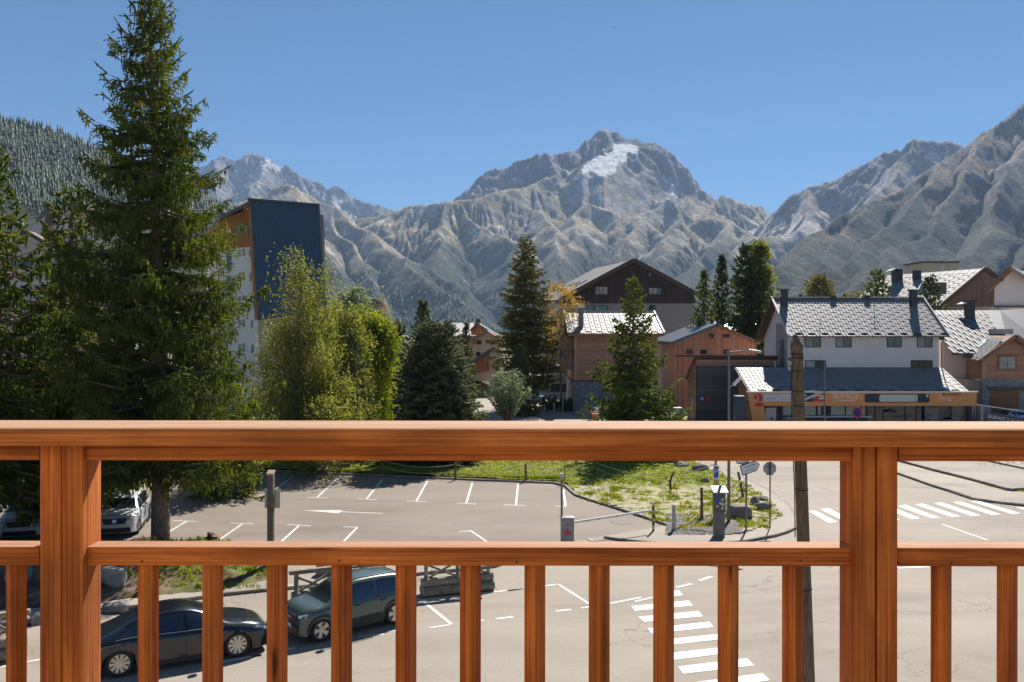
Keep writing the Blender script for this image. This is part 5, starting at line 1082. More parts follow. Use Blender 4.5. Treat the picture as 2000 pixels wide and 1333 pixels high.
def chimney(px0, py0, px1, py1, Y, dp=.7, m=None, cap=True, parent=None, zlow=None):
    c = MB().box(X_(px0,Y), Y-dp/2, zlow if zlow is not None else Z_(py1,Y)-.5, X_(px1,Y), Y+dp/2, Z_(py0,Y)).build('chimney', m or M_chim, parent or t)
    if cap: MB().box(X_(px0,Y)-.12, Y-dp/2-.12, Z_(py0,Y)+.0, X_(px1,Y)+.12, Y+dp/2+.12, Z_(py0,Y)+.14).build('chimney_cap', M_chim, c)
    return c
chimney(1526.5, 568, 1537, 593, 86.2); chimney(1778, 569, 1789, 591, 86.2); chimney(1620, 578, 1631, 584, 87.2, cap=False); chimney(1686, 578, 1697, 584, 87.2, cap=False)
a = MB(); e = P(1603, 600, 85.2); a.tube([e, e+Vector((0,0,1.6))], .03, 5); 
for q in (.9, 1.2, 1.5): a.tube([e+Vector((-.45,0,q)), e+Vector((.45,0,q))], .018, 4)
a.build('aerial', M_chim, t); a = MB(); e = P(1706, 590, 87.6); a.tube([e, e+Vector((0,0,2.6))], .03, 5)
for q in (2.0, 2.3, 2.6): a.tube([e+Vector((-.5,0,q)), e+Vector((.5,0,q-.05))], .018, 4)
a.build('aerial', M_galv, t)
# ---- 2: the ski pass office, lean-to in front of the chalet
t = empty('ski_pass_office', (31, 80, 0), 'orange fronted ski pass office with dark sloping panel roof', 'office'); OF = t
YF, YT = 77.9, 82.88; XA, XB = 21.2, 40.95; ZF, ZT = 3.50, 5.46
roofslab(t, (XA,YF,ZF), (XB,YF,ZF), (XA,YT,ZT), (XB,YT,ZT), M_fascia)
tiled(t, (XA+.1,YF,ZF), (XB-.05,YF,ZF), (XA+.1,YT,ZT), (XB-.05,YT,ZT), 7, .72, M_roofl)
YQ = YF-.1
a = MB(); a.box(X_(1490,YQ), YQ-.12, Z_(793,YQ), X_(1906,YQ), YQ, Z_(766,YQ)); a.build('fascia', M_ogm, t)
a = MB(); a.prism([P(1460,767,YQ)+Vector((0,.0,0)), P(1490,767,YQ), P(1491,793,YQ), P(1500,842,YQ), P(1473,842,YQ)], (0,-.122,0)); a.build('slanted_leg', M_ogm, t)
MB().box(X_(1458,YQ), YQ-.16, Z_(767,YQ), X_(1909,YQ), YQ+.05, Z_(764.5,YQ)).build('eave_trim', M_cream2, t)
# big red 2
def ribbon(parent, nm, pts, wd, y, m, th=.03):
    a = MB(); n = len(pts)
    for i in range(n-1):
        p = Vector(pts[i]); q = Vector(pts[i+1]); d = (q-p); L = d.length; d.normalize(); w0 = wd[i]/2; w1 = wd[i+1]/2; nn = Vector((-d.y, d.x))
        a.prism([Vector((v.x, y, v.y)) for v in (p-nn*w0-d*.01, q-nn*w1+d*.01, q+nn*w1+d*.01, p+nn*w0-d*.01)], (0,-th-.0008*i,0))
    return a.build(nm, m, parent)
def pz(px, py): return (X_(px, YQ), Z_(py, YQ))
a = MB(); 
def blob(a, poly, y, th=.03): a.prism([Vector((X_(px, YQ), y, Z_(py, YQ))) for px, py in poly], (0,-th,0))
def ell(cx, cy, rx, ry, n=18, a0=0, a1=360): return [(cx+rx*math.cos(R(a0+(a1-a0)*i/n)), cy-ry*math.sin(R(a0+(a1-a0)*i/n))) for i in range(n+(0 if a1-a0 == 360 else 1))]
y2 = YQ-.124
blob(a, ell(1476.5, 775, 5.0, 5.6), y2); blob(a, [(1476,769),(1482,769),(1487,771),(1489,776),(1488,782),(1484,787),(1478,789),(1480,782),(1481,776)], y2-.003)
blob(a, ell(1484, 790, 6.5, 4.8), y2-.006); blob(a, [(1473,792),(1477,787),(1483,785),(1483,788),(1477,791),(1476,794),(1472,794)], y2-.009)
a.build('logo_two', M_redl, t)
ribbon(t, 'logo_curl', [pz(*p) for p in ((1475,771),(1479,773),(1480.5,777),(1478.5,781),(1475,784),(1480,785),(1488,785))], [.05]*7, y2-.04, M_cream2, .01)
MB().box(X_(1490,YQ), y2-.03, Z_(784,YQ), X_(1549,YQ), y2, Z_(770,YQ)).build('opening_board', M_signw, t)
def squares(px0, pys, m, nm, dx=4.2, s=1.6):
    for i in range(3):
        for py in pys: MB().box(X_(px0+i*dx-s,YQ), y2-.034, Z_(py+1.3,YQ), X_(px0+i*dx+s,YQ), y2-.031, Z_(py-1.3,YQ)).build(nm, m, t)
M_pk = mat('date_pink', (.55,.18,.25), .5); M_gn = mat('date_green', (.35,.42,.12), .5)
squares(1499, (779,), M_pk, 'date_square', 6.5); squares(1527, (779,), M_gn, 'date_square', 6.5)
# graphic panel with stripes
blobm = [('graphic_dark', [(1568,763),(1590,768),(1586,784.5),(1566,784.5),(1564,772)], M_signd, 0), ('graphic_red', [(1609,767),(1609,784.5),(1583,784.5),(1592,776)], M_redl, 0), ('graphic_white', [(1609,767),(1592,774),(1568,784),(1567,780),(1586,771)], M_signw, .006), ('graphic_white', [(1567,764),(1590,762),(1588,767),(1584,766),(1570,766)], M_signw, .012), ('graphic_white', [(1566,768),(1575,773),(1573,775),(1565,770)], M_signw, .006)]
for nm, poly, m_, dy in blobm: a = MB(); blob(a, poly, y2-dy, .02); a.build(nm, m_, t)
for py in (774, 778.5): MB().box(X_(1598,YQ), y2-.03, Z_(py+1.2,YQ), X_(1608,YQ), y2-.021, Z_(py-1.2,YQ)).build('graphic_line', M_cream2, t)
def utext(body, px, py, hpx, wpx, m, parent, nm='lettering', y=y2):
    size = hpx*YQ/F/.70; M_ = Matrix.Translation((X_(px,YQ), y-.02, Z_(py,YQ))) @ UP; o = text3d(nm, body, size, M_, m, parent, .006)
    w0 = max(v.co.x for v in o.data.vertices)-min(v.co.x for v in o.data.vertices); s = (wpx*YQ/F)/w0
    o.matrix_local = parent_world(parent).inverted() @ M_ @ Matrix.Diagonal((s, 1, 1, 1)); return o
utext('SKIPASS', 1648, 773.5, 11, 44, M_cream2, t)
ribbon(t, 'bracket_line', [pz(*p) for p in ((1627,782),(1645,782),(1668,782),(1672,780),(1673,776),(1673,768))], [.02,.07,.07,.07,.07,.07], y2-.0, M_cream2, .02)
# timetable board
def rrect(x0, y0, x1, y1, r): 
    return [(x0+r*.3,y0+r*.3),(x0+r,y0),(x1-r,y0),(x1-r*.3,y0+r*.3),(x1,y0+r),(x1,y1-r),(x1-r*.3,y1-r*.3),(x1-r,y1),(x0+r,y1),(x0+r*.3,y1-r*.3),(x0,y1-r),(x0,y0+r)]
a = MB(); blob(a, rrect(1688,769.5,1814,786.5,3), y2, .03); a.build('timetable_board', M_signd, t)
a = MB(); blob(a, rrect(1716,771,1790.5,785,3), y2-.032, .006); a.build('timetable_panel', mat('panel_cream', (.60,.60,.50), .5), t)
squares(1726, (780.5,), mat('date_red', (.50,.12,.12), .5), 'date_square', 7); squares(1754, (780.5,), M_gn, 'date_square', 7); 
for py in (775.5, 778.5, 781.5): MB().box(X_(1784,YQ), y2-.042, Z_(py+1,YQ), X_(1787.5,YQ), y2-.039, Z_(py-1,YQ)).build('date_square', M_gn, t)
utext('LES', 1692.5, 776.5, 3, 6, M_signw, t); utext('ALPES', 1708, 776.5, 3, 11, M_signw, t); utext('2', 1700, 776, 8, 6, M_signw, t); utext('SKI', 1708, 782, 3, 10, M_signw, t)
a = MB(); blob(a, ell(1809.5,773.5,2.6,2.8), y2-.032, .005); a.build('round_mark', M_signw, t); utext('POINT', 1800, 777, 2.4, 12, M_signw, t); utext('INFORMATION', 1802, 780.5, 2.6, 18, M_signw, t)
utext('SELF SERVICE', 1856.5, 770.5, 5.5, 37, mat('sign_brown', (.25,.07,.03), .6), t)
ribbon(t, 'arrow_line', [pz(*p) for p in ((1836,767.5),(1836,775),(1839,778.5),(1852,778.5),(1854,781))], [.06]*5, y2, M_cream2, .02); a = MB(); blob(a, [(1850.5,781),(1857.5,781),(1854,784.5)], y2, .02); a.build('arrow_head', M_cream2, t)
# shop front under the fascia
YW = 79.3; zt = Z_(793, YQ)
MB().box(X_(1500,YW), YW+.6, 0, X_(1905,YW), YW+.7, 3.4).build('back_wall', mat('office_interior', (.26,.245,.235), .8), t)
M_pane = mat('counter_glass', (.46,.50,.44), .15, noise=.15, nscale=.8)
for a_, b_ in ((1529,1549),(1571,1593),(1597,1604),(1623,1650),(1652.5,1678),(1683,1690)):
    MB().box(X_(a_,YW), YW, Z_(811,YW), X_(b_,YW), YW+.03, Z_(786,YW)).build('counter_window', M_pane, t)
for a_, b_ in ((1523,1529),(1604,1606),(1616,1622),(1650,1652),(1690,1694)): MB().box(X_(a_,YW), YW-.06, 0, X_(b_,YW), YW+.1, zt+.2).build('pillar', M_wframe, t)
MB().box(X_(1694,YW), YW+.1, 0, X_(1813,YW), YW+.15, zt+.2).build('dark_glazing', M_win, t)
for px in (1709, 1725, 1768, 1790): MB().box(X_(px,YW), YW+.03, 0, X_(px,YW)+.06, YW+.098, zt+.2).build('glazing_bar', M_wframe, t)
MB().box(X_(1731,YW), YW-.3, Z_(806,YW), X_(1747,YW), YW-.25, Z_(799.5,YW)).build('hanging_sign', M_signd, t); utext('MARKET', 1739, 801.5, 2.2, 12, M_signw, t, y=YW-.3)
MB().box(X_(1570,YW), YW-.35, Z_(815,YW), X_(1700,YW), YW-.05, Z_(812,YW)).build('counter_shelf', mat('shelf_grey', (.6,.6,.6), .4), t); MB().box(X_(1535,YW), YW-.35, Z_(818,YW), X_(1550,YW), YW-.05, Z_(816,YW)).build('counter_shelf', MATS['shelf_grey'], t)
MB().box(X_(1571,YW), YW-.02, 0, X_(1690,YW), YW+.02, Z_(815.2,YW)).build('counter_front', M_greybd, t)
MB().box(X_(1496,YW), YW+.05, 0, X_(1516,YW), YW+.1, Z_(797,YW)).build('white_door', M_render, t)
MB().box(X_(1804,YW), YW-.25, 0, X_(1812,YW), YW, zt+.2).build('stone_pillar', M_stone, t)
for i in range(7): MB().box(X_(1813,YW), YW-.12, Z_(797+i*4,YW)-.06, X_(1833-i*.3,YW), YW+.1, Z_(797+i*4,YW)+.05).build('slat', mat('slat_pale', (.5,.42,.32), .8), t)
for px in (1884, 1893, 1898): MB().box(X_(px,YW), YW-.5, 0, X_(px+3,YW), YW-.3, zt+.2).build('pillar', M_galv if px > 1885 else M_wframe, t)
MB().box(X_(1862,YW), YW+.3, 0, X_(1884,YW), YW+.35, zt+.1).build('side_wall', mat('office_tan', (.30,.27,.22), .8), t)
for i in range(6): MB().box(X_(1843+i*.6,YW), YW-.9+.3*i, .0+.17*i, X_(1862+i*.3,YW), YW-.55+.3*i, .17*(i+1)).build('stair_step', M_conc, t)
for a_, b_ in ((1839,1852),(1872,1862)): MB().beam(P(a_,826,YW-1), P(b_,798,YW+.1), .05, .05).build('handrail', M_galv, t); MB().beam(P(a_+(-2 if a_ < 1850 else 3),826,YW-1.1), P(b_+(-1 if a_ < 1850 else 2),803,YW), .05, .05).build('handrail', M_galv, t)
MB().quad((XA+.35,YF,0),(XA+.35,YT,0),(XA+.35,YT,ZT-.15),(XA+.35,YF,ZF-.15)).build('end_wall', M_warmgr, t)
a = MB(); e = P(1507, 835, 77.2); t2 = empty('queue_post', Vector((e.x,e.y,0)), 'black queue post with a slack belt before the office', 'queue post'); MB().tube([(e.x,e.y,0),(e.x,e.y,1.15)], .05, 8).build('post', M_dark, t2); MB().tube([(e.x,e.y,1.15),(e.x,e.y,1.3)], .09, 8).build('head', M_dark, t2); MB().tube([(e.x,e.y,1.15),(e.x+.7,e.y+.2,.8),(e.x+1.3,e.y+.4,.85)], .03, 6).build('belt', M_dark, t2)
tag(MB().box(X_(1437,76), 76, 0, X_(1455,76), 77, Z_(774,76)).build('utility_cabinet', mat('cabinet_navy', (.04,.05,.08), .5), None, bevel=.03), 'tall dark blue cabinet at the left end of the orange office', 'cabinet')
# ---- 3: weathered board building
t = empty('board_building', (21.5, 85, 0), 'dark weathered board building with a warm brown side wall left of the office', 'building'); YG = 86.0; YGB = 90.5
xl, xr = X_(1360,YG), 26.2; zf = Z_(697,YG); zb = Z_(738,YGB)
MB().quad((xl,YG,0),(xr,YG,0),(xr,YG,zf-.9),(xl,YG,zf-.9)).build('front_wall', M_greybd, t); MB().box(xl, YG-.004, zf-.9, xr, YG+.05, zf-.1).build('upper_band', M_cedar, t)
MB().prism([(xl,YG,0),(xl,YG,zf-.1),(xl,YGB-.3,zb+.2),(xl,YGB-.3,0)], (.08,0,0)).build('side_wall', M_warmgr, t); MB().box(xl,YGB-.3,0,xr,YGB-.2,zb).build('rear_wall', M_greybd, t)
roofslab(t, (xl-.25,YG-.35,zf+.12), (xr,YG-.35,zf+.12), (xl-.25,YGB,zb), (xr,YGB,zb), M_fascia, .22)
MB().box(xl-.04, 87.2, 0, xl-.003, 88.3, 2.3).build('side_door', mat('door_pale', (.35,.30,.24), .6), t)
for px in (1512, 1528): MB().box(X_(px,YG), YG-.12, Z_(719,YG), X_(px+3,YG), YG-.01, Z_(706,YG)).build('pale_post', M_cream2, t)
for px, m_, s in ((1366,M_blue,.16),(1371,M_signw,.16),(1383,M_redl,.26)): MB().disc((X_(px,YG), YG-.006, Z_(779,YG)), s, (0,-1,0), .01, 14).build('wall_badge', m_, t)
# ---- 4: cedar building with low gable behind
t = empty('cedar_building', (23, 100, 0), 'cedar clad building with a low gable and small dark windows', 'building'); Yc = 100.0
ap = (X_(1399,Yc), Z_(633,Yc)); xl2, xr2 = X_(1318,Yc), X_(1478,Yc); zl, zr_ = Z_(668,Yc), Z_(667,Yc)
MB().prism([(xl2,Yc,0),(xr2,Yc,0),(xr2,Yc,zr_),(ap[0],Yc,ap[1]-.2),(xl2,Yc,zl)], (0,.1,0)).build('gable_wall', M_cedarv, t); MB().box(xl2,Yc+.1,0,xr2,Yc+14,zl-.3).build('body', M_conc, t)
roofslab(t, (xl2-.5,Yc-.6,zl+.02), (xl2-.5,Yc+14,zl+.02), (ap[0],Yc-.6,ap[1]+.05), (ap[0],Yc+14,ap[1]+.05), M_roofb, .3); roofslab(t, (xr2+.3,Yc-.6,zr_-.1), (xr2+.3,Yc+14,zr_-.1), (ap[0],Yc-.6,ap[1]+.05), (ap[0],Yc+14,ap[1]+.05), M_fasc2, .3)
for i in range(9): MB().box(xl2-.5, Yc+1+i*1.45, 0, xl2-.45, Yc+1.05+i*1.45, .01).build('seam', M_roofb, t) if False else None
for q in ((1385,652,1394,661),(1412,653,1425,660),(1340,683,1353,692),(1368,683,1380,692),(1413,683,1425,692),(1475,683,1490,692)): pwin(t, *q, Yc, panes=1)
MB().box(xl2, Yc-.1, Z_(697,Yc), xr2, Yc-.002, Z_(694.5,Yc)).build('string_board', M_fascia, t)
t = empty('white_roof_building', (26, 112, 0), 'building with a bright white metal roof behind the cedar gable', 'building')
MB().box(X_(1401,112), 112.2, 0, X_(1492,112), 120, Z_(652,112)).build('wall', M_conc, t); roofslab(t, (X_(1395,110),110,Z_(660,110)), (X_(1490,110),110,Z_(660,110)), (X_(1395,115),115,Z_(629,115)), (X_(1487,115),115,Z_(629,115)), mat('roof_white', (.7,.69,.67), .4, metal=.2), .2)
MB().tube([P(1469,636,112)-Vector((0,0,1)), P(1469,620,112)], .12, 8).build('flue', M_chim, t)
# ---- 5: central cedar chalet with stone base
t = empty('chalet', (11.5, 100, 0), 'cedar clad chalet on a stone base with a pale tiled metal roof behind the spruce', 'chalet'); Ye = 96.0; Yr = 103.0; Yb2 = 109.5
x0, x1 = 6.2, 16.8; ze, zr2, zb2 = Z_(652,Ye), Z_(610,Yr), Z_(651,Yb2); wy = Ye+.9; wx0, wx1 = X_(1122,wy), x1-.6
MB().prism([(wx0,wy,Z_(745,wy)),(wx0,wy,ze-.1),(wx0,Yr,zr2-.35),(wx0,Yb2-.8,zb2-.1),(wx0,Yb2-.8,Z_(745,wy))], (wx1-wx0,0,0)).build('wall', M_cedar, t)
MB().box(wx0-.15, wy-.12, 0, wx1+.1, Yb2-.7, Z_(745,wy)).build('stone_base', M_stone, t); MB().box(wx0-.2, wy-.18, Z_(746,wy), wx1+.1, wy-.02, Z_(743,wy)).build('ledge', M_fascia, t)
roofslab(t, (x0,Ye,ze), (x1,Ye,ze), (x0,Yr,zr2), (x1,Yr,zr2), M_fasc2, .25); roofslab(t, (x0,Yb2,zb2), (x1,Yb2,zb2), (x0,Yr,zr2), (x1,Yr,zr2), M_fasc2, .25)
tiled(t, (x0+.1,Ye,ze), (x1-.1,Ye,ze), (x0+.1,Yr-.1,zr2-.03), (x1-.1,Yr-.1,zr2-.03), 6, .62, M_roofl)
for xx in (x0, x1): MB().beam((xx,Ye,ze+.1), (xx,Yr,zr2+.1), .16, .2).build('verge_trim', MATS['verge_metal'], t)
MB().beam((x0,Yr,zr2+.1), (x1,Yr,zr2+.1), .5, .12).build('ridge_cap', MATS['verge_metal'], t); MB().box(x0, Ye-.08, ze-.28, x1, Ye-.01, ze-.02).build('fascia', M_fasc2, t)
MB().box(wx0-.02, wy-.13, Z_(743,wy), wx0+.28, wy-.01, ze-.1).build('corner_post', mat('post_pink', (.50,.30,.20), .7), t)
MB().box(X_(1184,wy), wy-.1, Z_(743,wy), X_(1187,wy), wy-.01, ze-.1).build('corner_post', MATS['post_pink'], t)
c = MB().box(X_(1130,98), 97.6, Z_(640,98), X_(1139,98), 98.4, Z_(602,98)).build('chimney', mat('chimney_grey', (.22,.20,.19), .8), t); MB().box(X_(1128,98), 97.3, Z_(602,98), X_(1141,98), 98.7, Z_(597,98)).build('chimney_cap', M_cream2, c)
for zc_, hh in ((676, 12), (716, 12)):
    zc0 = Z_(zc_+4, wy); bb = MB().box(wx0-1.6, wy+.2, zc0-.12, wx0-.03, Yb2-2, zc0+.0).build('balcony', M_fasc2, t)
    for k in range(9): MB().box(wx0-1.6+k*.185, wy+.2, zc0+.002, wx0-1.46+k*.185, wy+.24, zc0+.95).build('baluster', M_fasc2, bb)
    MB().box(wx0-1.65, wy+.17, zc0+.95, wx0-.05, wy+.27, zc0+1.05).build('balcony_rail', M_fasc2, bb)
    MB().beam((wx0-.05,wy+.25,zc0-1.7), (wx0-1.4,wy+.25,zc0-.15), .14, .14).build('brace', M_fasc2, t)
MB().quad((wx0-.16,wy+1.5,0),(wx0-.16,wy+3.6,0),(wx0-.16,wy+3.6,2.6),(wx0-.16,wy+1.5,2.6)).build('side_door', M_wframe, t)
MB().box(X_(1152,wy), wy-.16, 0, X_(1165,wy), wy-.125, Z_(765,wy)).build('door', mat('door_blue_grey', (.22,.25,.30), .5), t)
# ---- 6: big dark gabled apartment house
t = empty('apartment_house', (18, 140, 0), 'large dark brown gabled apartment house over grey concrete storeys', 'apartment house')
A = P(1238,507,130); B_ = P(1162,528,148); B_.z = A.z; C_ = P(1092,585,128); D_ = P(1036,592,147); E_ = P(1360,573,131)
zc2 = Z_(593, 130.6); yb = 130.6; gl_ = X_(1112, yb); gr_ = X_(1358, yb)
def rz_(px): # underside of the front roof edge
    if px < 1238: q = (px-1092)/(1238-1092); return (C_.z*(1-q)+A.z*q)
    q = (px-1238)/(1360-1238); return A.z*(1-q)+E_.z*q
MB().prism([(gl_,yb,zc2),(gr_,yb,zc2),(gr_,yb,rz_(1358)-.3),(X_(1238,yb),yb,A.z-.35),(gl_,yb,rz_(1112)-.3)], (0,.2,0)).build('gable_wall', M_brown, t)
MB().box(X_(1065,yb), yb+.21, 0, gr_-.1, yb+22, zc2).build('concrete_body', M_conc, t); MB().box(X_(1065,yb)+3.4, yb+.12, 0, gr_-.1, yb+.22, zc2).build('concrete_front', M_conc, t)
roofslab(t, C_, D_, A, B_, M_fibre, .35); Eb = E_+(B_-A); roofslab(t, E_, Eb, A, B_, M_fibre, .35)
MB().beam(C_+Vector((0,-.2,-.1)), A+Vector((0,-.2,-.1)), .25, .6).build('barge_board', M_fascia, t); MB().beam(A+Vector((0,-.2,-.1)), E_+Vector((0,-.2,-.1)), .25, .6).build('barge_board', M_fascia, t)
MB().quad((gl_,yb+.2,zc2),(gl_-2.2,yb+16,zc2),(gl_-2.2,yb+16,C_.z-.2),(gl_,yb+.2,rz_(1112)-.4)).build('side_gable', M_brown, t)
for q, pn, cu in (((1162,560,1187,576),3,3),((1267,562,1292,576),3,2),((1266,532,1273,541),1,0),((1146,597,1159,610),1,0),((1163,597,1187,610),3,1),((1267,597,1280,610),1,0)): pwin(t, *q, yb, panes=pn, curt=cu)
for k in range(3):
    q0 = .56+.0*k; p0 = C_.lerp(A, .18+.08*0)+(D_-C_)*(.3+.2*k)+(A-C_)*.22; u_ = (A-C_).normalized(); v_ = (D_-C_).normalized(); n_ = u_.cross(v_).normalized(); n_ = n_ if n_.z > 0 else -n_
    MB().prism([p0+n_*.03, p0+u_*1.6+n_*.03, p0+u_*1.6+v_*1.2+n_*.03, p0+v_*1.2+n_*.03], n_*.12).build('skylight', mat('skylight_glass', (.6,.6,.58), .15, metal=.5), t)
xs_ = X_(1065, yb); MB().box(xs_-.02, yb+.1, 0, xs_+3.3, yb+.2, zc2).build('side_facade', M_cream, t)
for zz in (11.6, 8.6, 5.6, 2.75):
    dp_ = 2.2; bb = MB().box(xs_-1.7, yb-dp_+1.6, zz-.2, xs_+3.4 if zz < 3 else xs_+.3, yb+.09, zz).build('balcony', mat('balcony_slab', (.5,.44,.36), .8), t)
    n_b = 22 if zz < 3 else 9
    for k in range(n_b): MB().box(xs_-1.65+k*.22, yb-dp_+1.62, zz+.0, xs_-1.53+k*.22, yb-dp_+1.66, zz+.95).build('baluster', M_wframe, bb)
    MB().box(xs_-1.7, yb-dp_+1.58, zz+.95, xs_-1.7+n_b*.22, yb-dp_+1.7, zz+1.05).build('balcony_rail', mat('rail_brown', (.22,.12,.08), .6), bb)
MB().box(xs_+.9, yb+.05, .2, xs_+3.2, yb+.08, 2.3).build('terrace_glazing', M_win, t); MB().box(xs_-1.6, yb-.7, 0, xs_-1.45, yb-.55, 2.6).build('terrace_post', M_wframe, t); MB().box(xs_+.2, yb-.7, 0, xs_+.35, yb-.55, 2.6).build('terrace_post', M_wframe, t); MB().box(xs_+.8, yb-1.2, 0, xs_+3.3, yb-1.15, 1.0).build('terrace_fence', M_wframe, t)
# ---- 7: small chalets on the left
t = empty('small_chalet', P(940, 740, 128), 'small cream chalet with grey blue roof and orange lower gable', 'chalet'); Yk = 128.0
def k3(px, py, dy=0): return P(px, py, Yk+dy)
MB().prism([k3(905,745),k3(975,745),k3(975,664),k3(951,650),k3(905,674)], (0,9,0)).build('wall', M_cream, t)
a0, a1, a2 = k3(951,646,-.8), k3(896,673,-.8), k3(985,668,-.8); roofslab(t, a1, a1+Vector((0,10,0)), a0, a0+Vector((0,10,0)), M_roofp, .25); roofslab(t, a2, a2+Vector((0,10,0)), a0, a0+Vector((0,10,0)), M_fasc2, .25)
for q in ((932,665,940,673),(949,665,957,670),(961,665,970,673),(930,688,938,696)): pwin(t, *q, Yk, panes=1)
for q in ((923,665,931.5,673),(957,665,960.5,670)): MB().box(X_(q[0],Yk), Yk-.06, Z_(q[3],Yk), X_(q[2],Yk), Yk-.02, Z_(q[1],Yk)).build('shutter', mat('shutter_orange', (.45,.18,.06), .7), t)
Yk2 = 122; MB().prism([P(915,735,Yk2),P(920,705,Yk2),P(956,684,Yk2),P(956,725,Yk2)], (0,3,0)).build('lower_gable', mat('orange_boards_far', (.42,.16,.05), .7, noise=.3, nscale=2), t); MB().beam(P(913,714,Yk2-.5), P(966,680,Yk2-.5), .5, .5).build('lower_roof', M_roofd, t)
MB().box(X_(955,Yk2), Yk2, 0, X_(978,Yk2), Yk2+3, Z_(686,Yk2)).build('lower_wall', M_cream, t)
t = empty('upper_chalet', P(930, 650, 150), 'orange gabled chalet behind with a pale grey roof', 'chalet'); Yk = 150.0
MB().prism([k3(920,655),k3(945,655),k3(945,646),k3(933,634),k3(920,645)], (0,10,0)).build('wall', M_orange, t); a0 = k3(932,630,-1); roofslab(t, k3(917,645,-1), k3(917,645,-1)+Vector((0,12,0)), a0, a0+Vector((0,12,0)), M_fascia, .3)
roofslab(t, k3(972,655,-1), k3(972,655,-1)+Vector((0,12,0)), a0, a0+Vector((0,12,0)), M_roofl, .3); MB().box(X_(929,150), 151, 8, X_(937,150), 152, Z_(623,150)).build('chimney', M_chim, t)
t = empty('long_roof_building', P(890, 650, 165), 'low building with a long pale metal roof in the distance', 'building'); Yk = 165.0
roofslab(t, k3(857,656), k3(930,656), k3(857,631,9), k3(925,631,9), M_roofl, .3); MB().box(X_(858,165), 166, 0, X_(928,165), 178, Z_(657,165)).build('wall', M_cream, t); MB().box(X_(853,166), 166, 5, X_(858,166), 167.5, Z_(625,166)).build('chimney', M_chim, t)
# ---- 8: grey panel roofs on the right
t = empty('large_chalet', (56, 120, 0), 'large weathered wood chalet with a broad grey panel roof at upper right', 'chalet')
A = P(1923,525,110); B_ = P(1729,540,124); B_.z = A.z; Cc = P(1837,597,108); Dd = B_+(Cc-A)
roofslab(t, Cc, Dd, A, B_, M_fascia, .3); 
Dl = Dd.copy()
tiled(t, Dl, Cc, B_, A, 9, 1.0, M_roofl)
MB().prism([P(1850,600,109.5),P(1950,600,109.5),P(1950,549,109.5),P(1923,531,109.5),P(1846,592,109.5)], (0,.3,0)).build('gable_wall', M_oldbd, t); MB().beam(Cc+Vector((0,-.2,0)), A+Vector((0,-.2,0)), .25, .55).build('barge_board', M_fascia, t)
Rr = P(1950,545,109.8); MB().beam(A+Vector((0,-.2,0)), Rr, .25, .55).build('barge_board', M_fascia, t); roofslab(t, Rr, Rr+(B_-A), A, B_, M_fascia, .3)
Yk = 112; MB().box(Dd.x+2, 112, 0, X_(1950,110), 124, Z_(600,110)).build('wall', M_conc, t)
MB().box(X_(1743,121), 120, 10, X_(1757,121), 121.4, Z_(527,121)).build('chimney', M_chim, t); MB().prism([P(1741,529,120),P(1759,529,120),P(1750,524,120)], (0,2,0)).build('chimney_roof', M_roofl, t); MB().box(X_(1785,118), 117.5, 12, X_(1796,118), 118.5, Z_(529,118)).build('chimney', M_chim, t)
Yd = 105.5; q = P(1827,560,Yd); a = MB(); a.prism([P(1815,575,Yd),P(1849,575,Yd),P(1849,552,Yd),P(1826,552,Yd)], (0,3.5,0)); a.build('dormer', M_roofd, t)
t = empty('rooftop_block', P(1836,530,140), 'cream flat topped block rising behind the broad grey roof', 'building'); MB().box(X_(1801,140), 140, 0, X_(1871,140), 146, Z_(514,140)).build('wall', M_cream, t); MB().box(X_(1799,140), 139.8, Z_(514,140), X_(1873,140), 146.3, Z_(511,140)).build('roof', M_fascia, t); MB().box(X_(1835,140), 139.9, Z_(530,140), X_(1844,140), 139.99, Z_(516,140)).build('recess', M_pink, t)
t = empty('gabled_house', (60, 100, 0), 'white house with brown eaves at the right edge', 'house'); Yk = 99.0
MB().prism([k3(1942,600),k3(2030,600),k3(2030,560),k3(1975,523),k3(1942,547)], (8,10,0)).build('wall', M_render, t); a0 = k3(1972,519,-1.5)
roofslab(t, k3(1924,565,-1.5), k3(1924,565,-1.5)+Vector((9,12,0)), a0, a0+Vector((9,12,0)), M_fasc2, .35); roofslab(t, k3(2045,566,-1.5), k3(2045,566,-1.5)+Vector((9,12,0)), a0, a0+Vector((9,12,0)), M_roofl, .35)
a = MB(); 
for px, py in ((1958,548),(1978,528)): MB().beam(k3(px,py,-1.4), k3(px,py,.1), .2, .2).build('purlin', M_fasc2, t)
MB().box(X_(1942,98.9), 98.6, Z_(601,98.9), X_(2040,98.9), 98.95, Z_(598,98.9)).build('string_course', M_fascia, t)
t = empty('ribbed_roof_house', (47, 88, 0), 'house with a ribbed grey roof right of the white chalet', 'house')
roofslab(t, P(1860,690,82.5), P(1975,690,82.5), P(1822,607,92), P(1953,606,92), M_roofp, .2)
tiled(t, P(1862,690,82.4), P(1975,690,82.4), P(1824,607,92), P(1953,606,92), 8, .55, M_roofp, stagger=True)
roofslab(t, P(1975,690,82.4), P(2060,690,82.4), P(1953,606,92), P(2010,603,92), M_roofd, .2)
MB().box(42.3, 85.5, 0, 55, 93, 8).build('wall', M_render, t); chimney(1886, 590, 1901, 614, 90.5, parent=t); MB().prism([P(1879,594,90.2),P(1906,594,90.2),P(1893,588,90.2)], (0,1.2,0)).build('chimney_roof', mat('cap_pale', (.5,.45,.40), .7), t); MB().box(X_(1936,86), 85, Z_(653,86), X_(1968,86), 86.5, Z_(643,86)).build('dormer', M_curt, t)
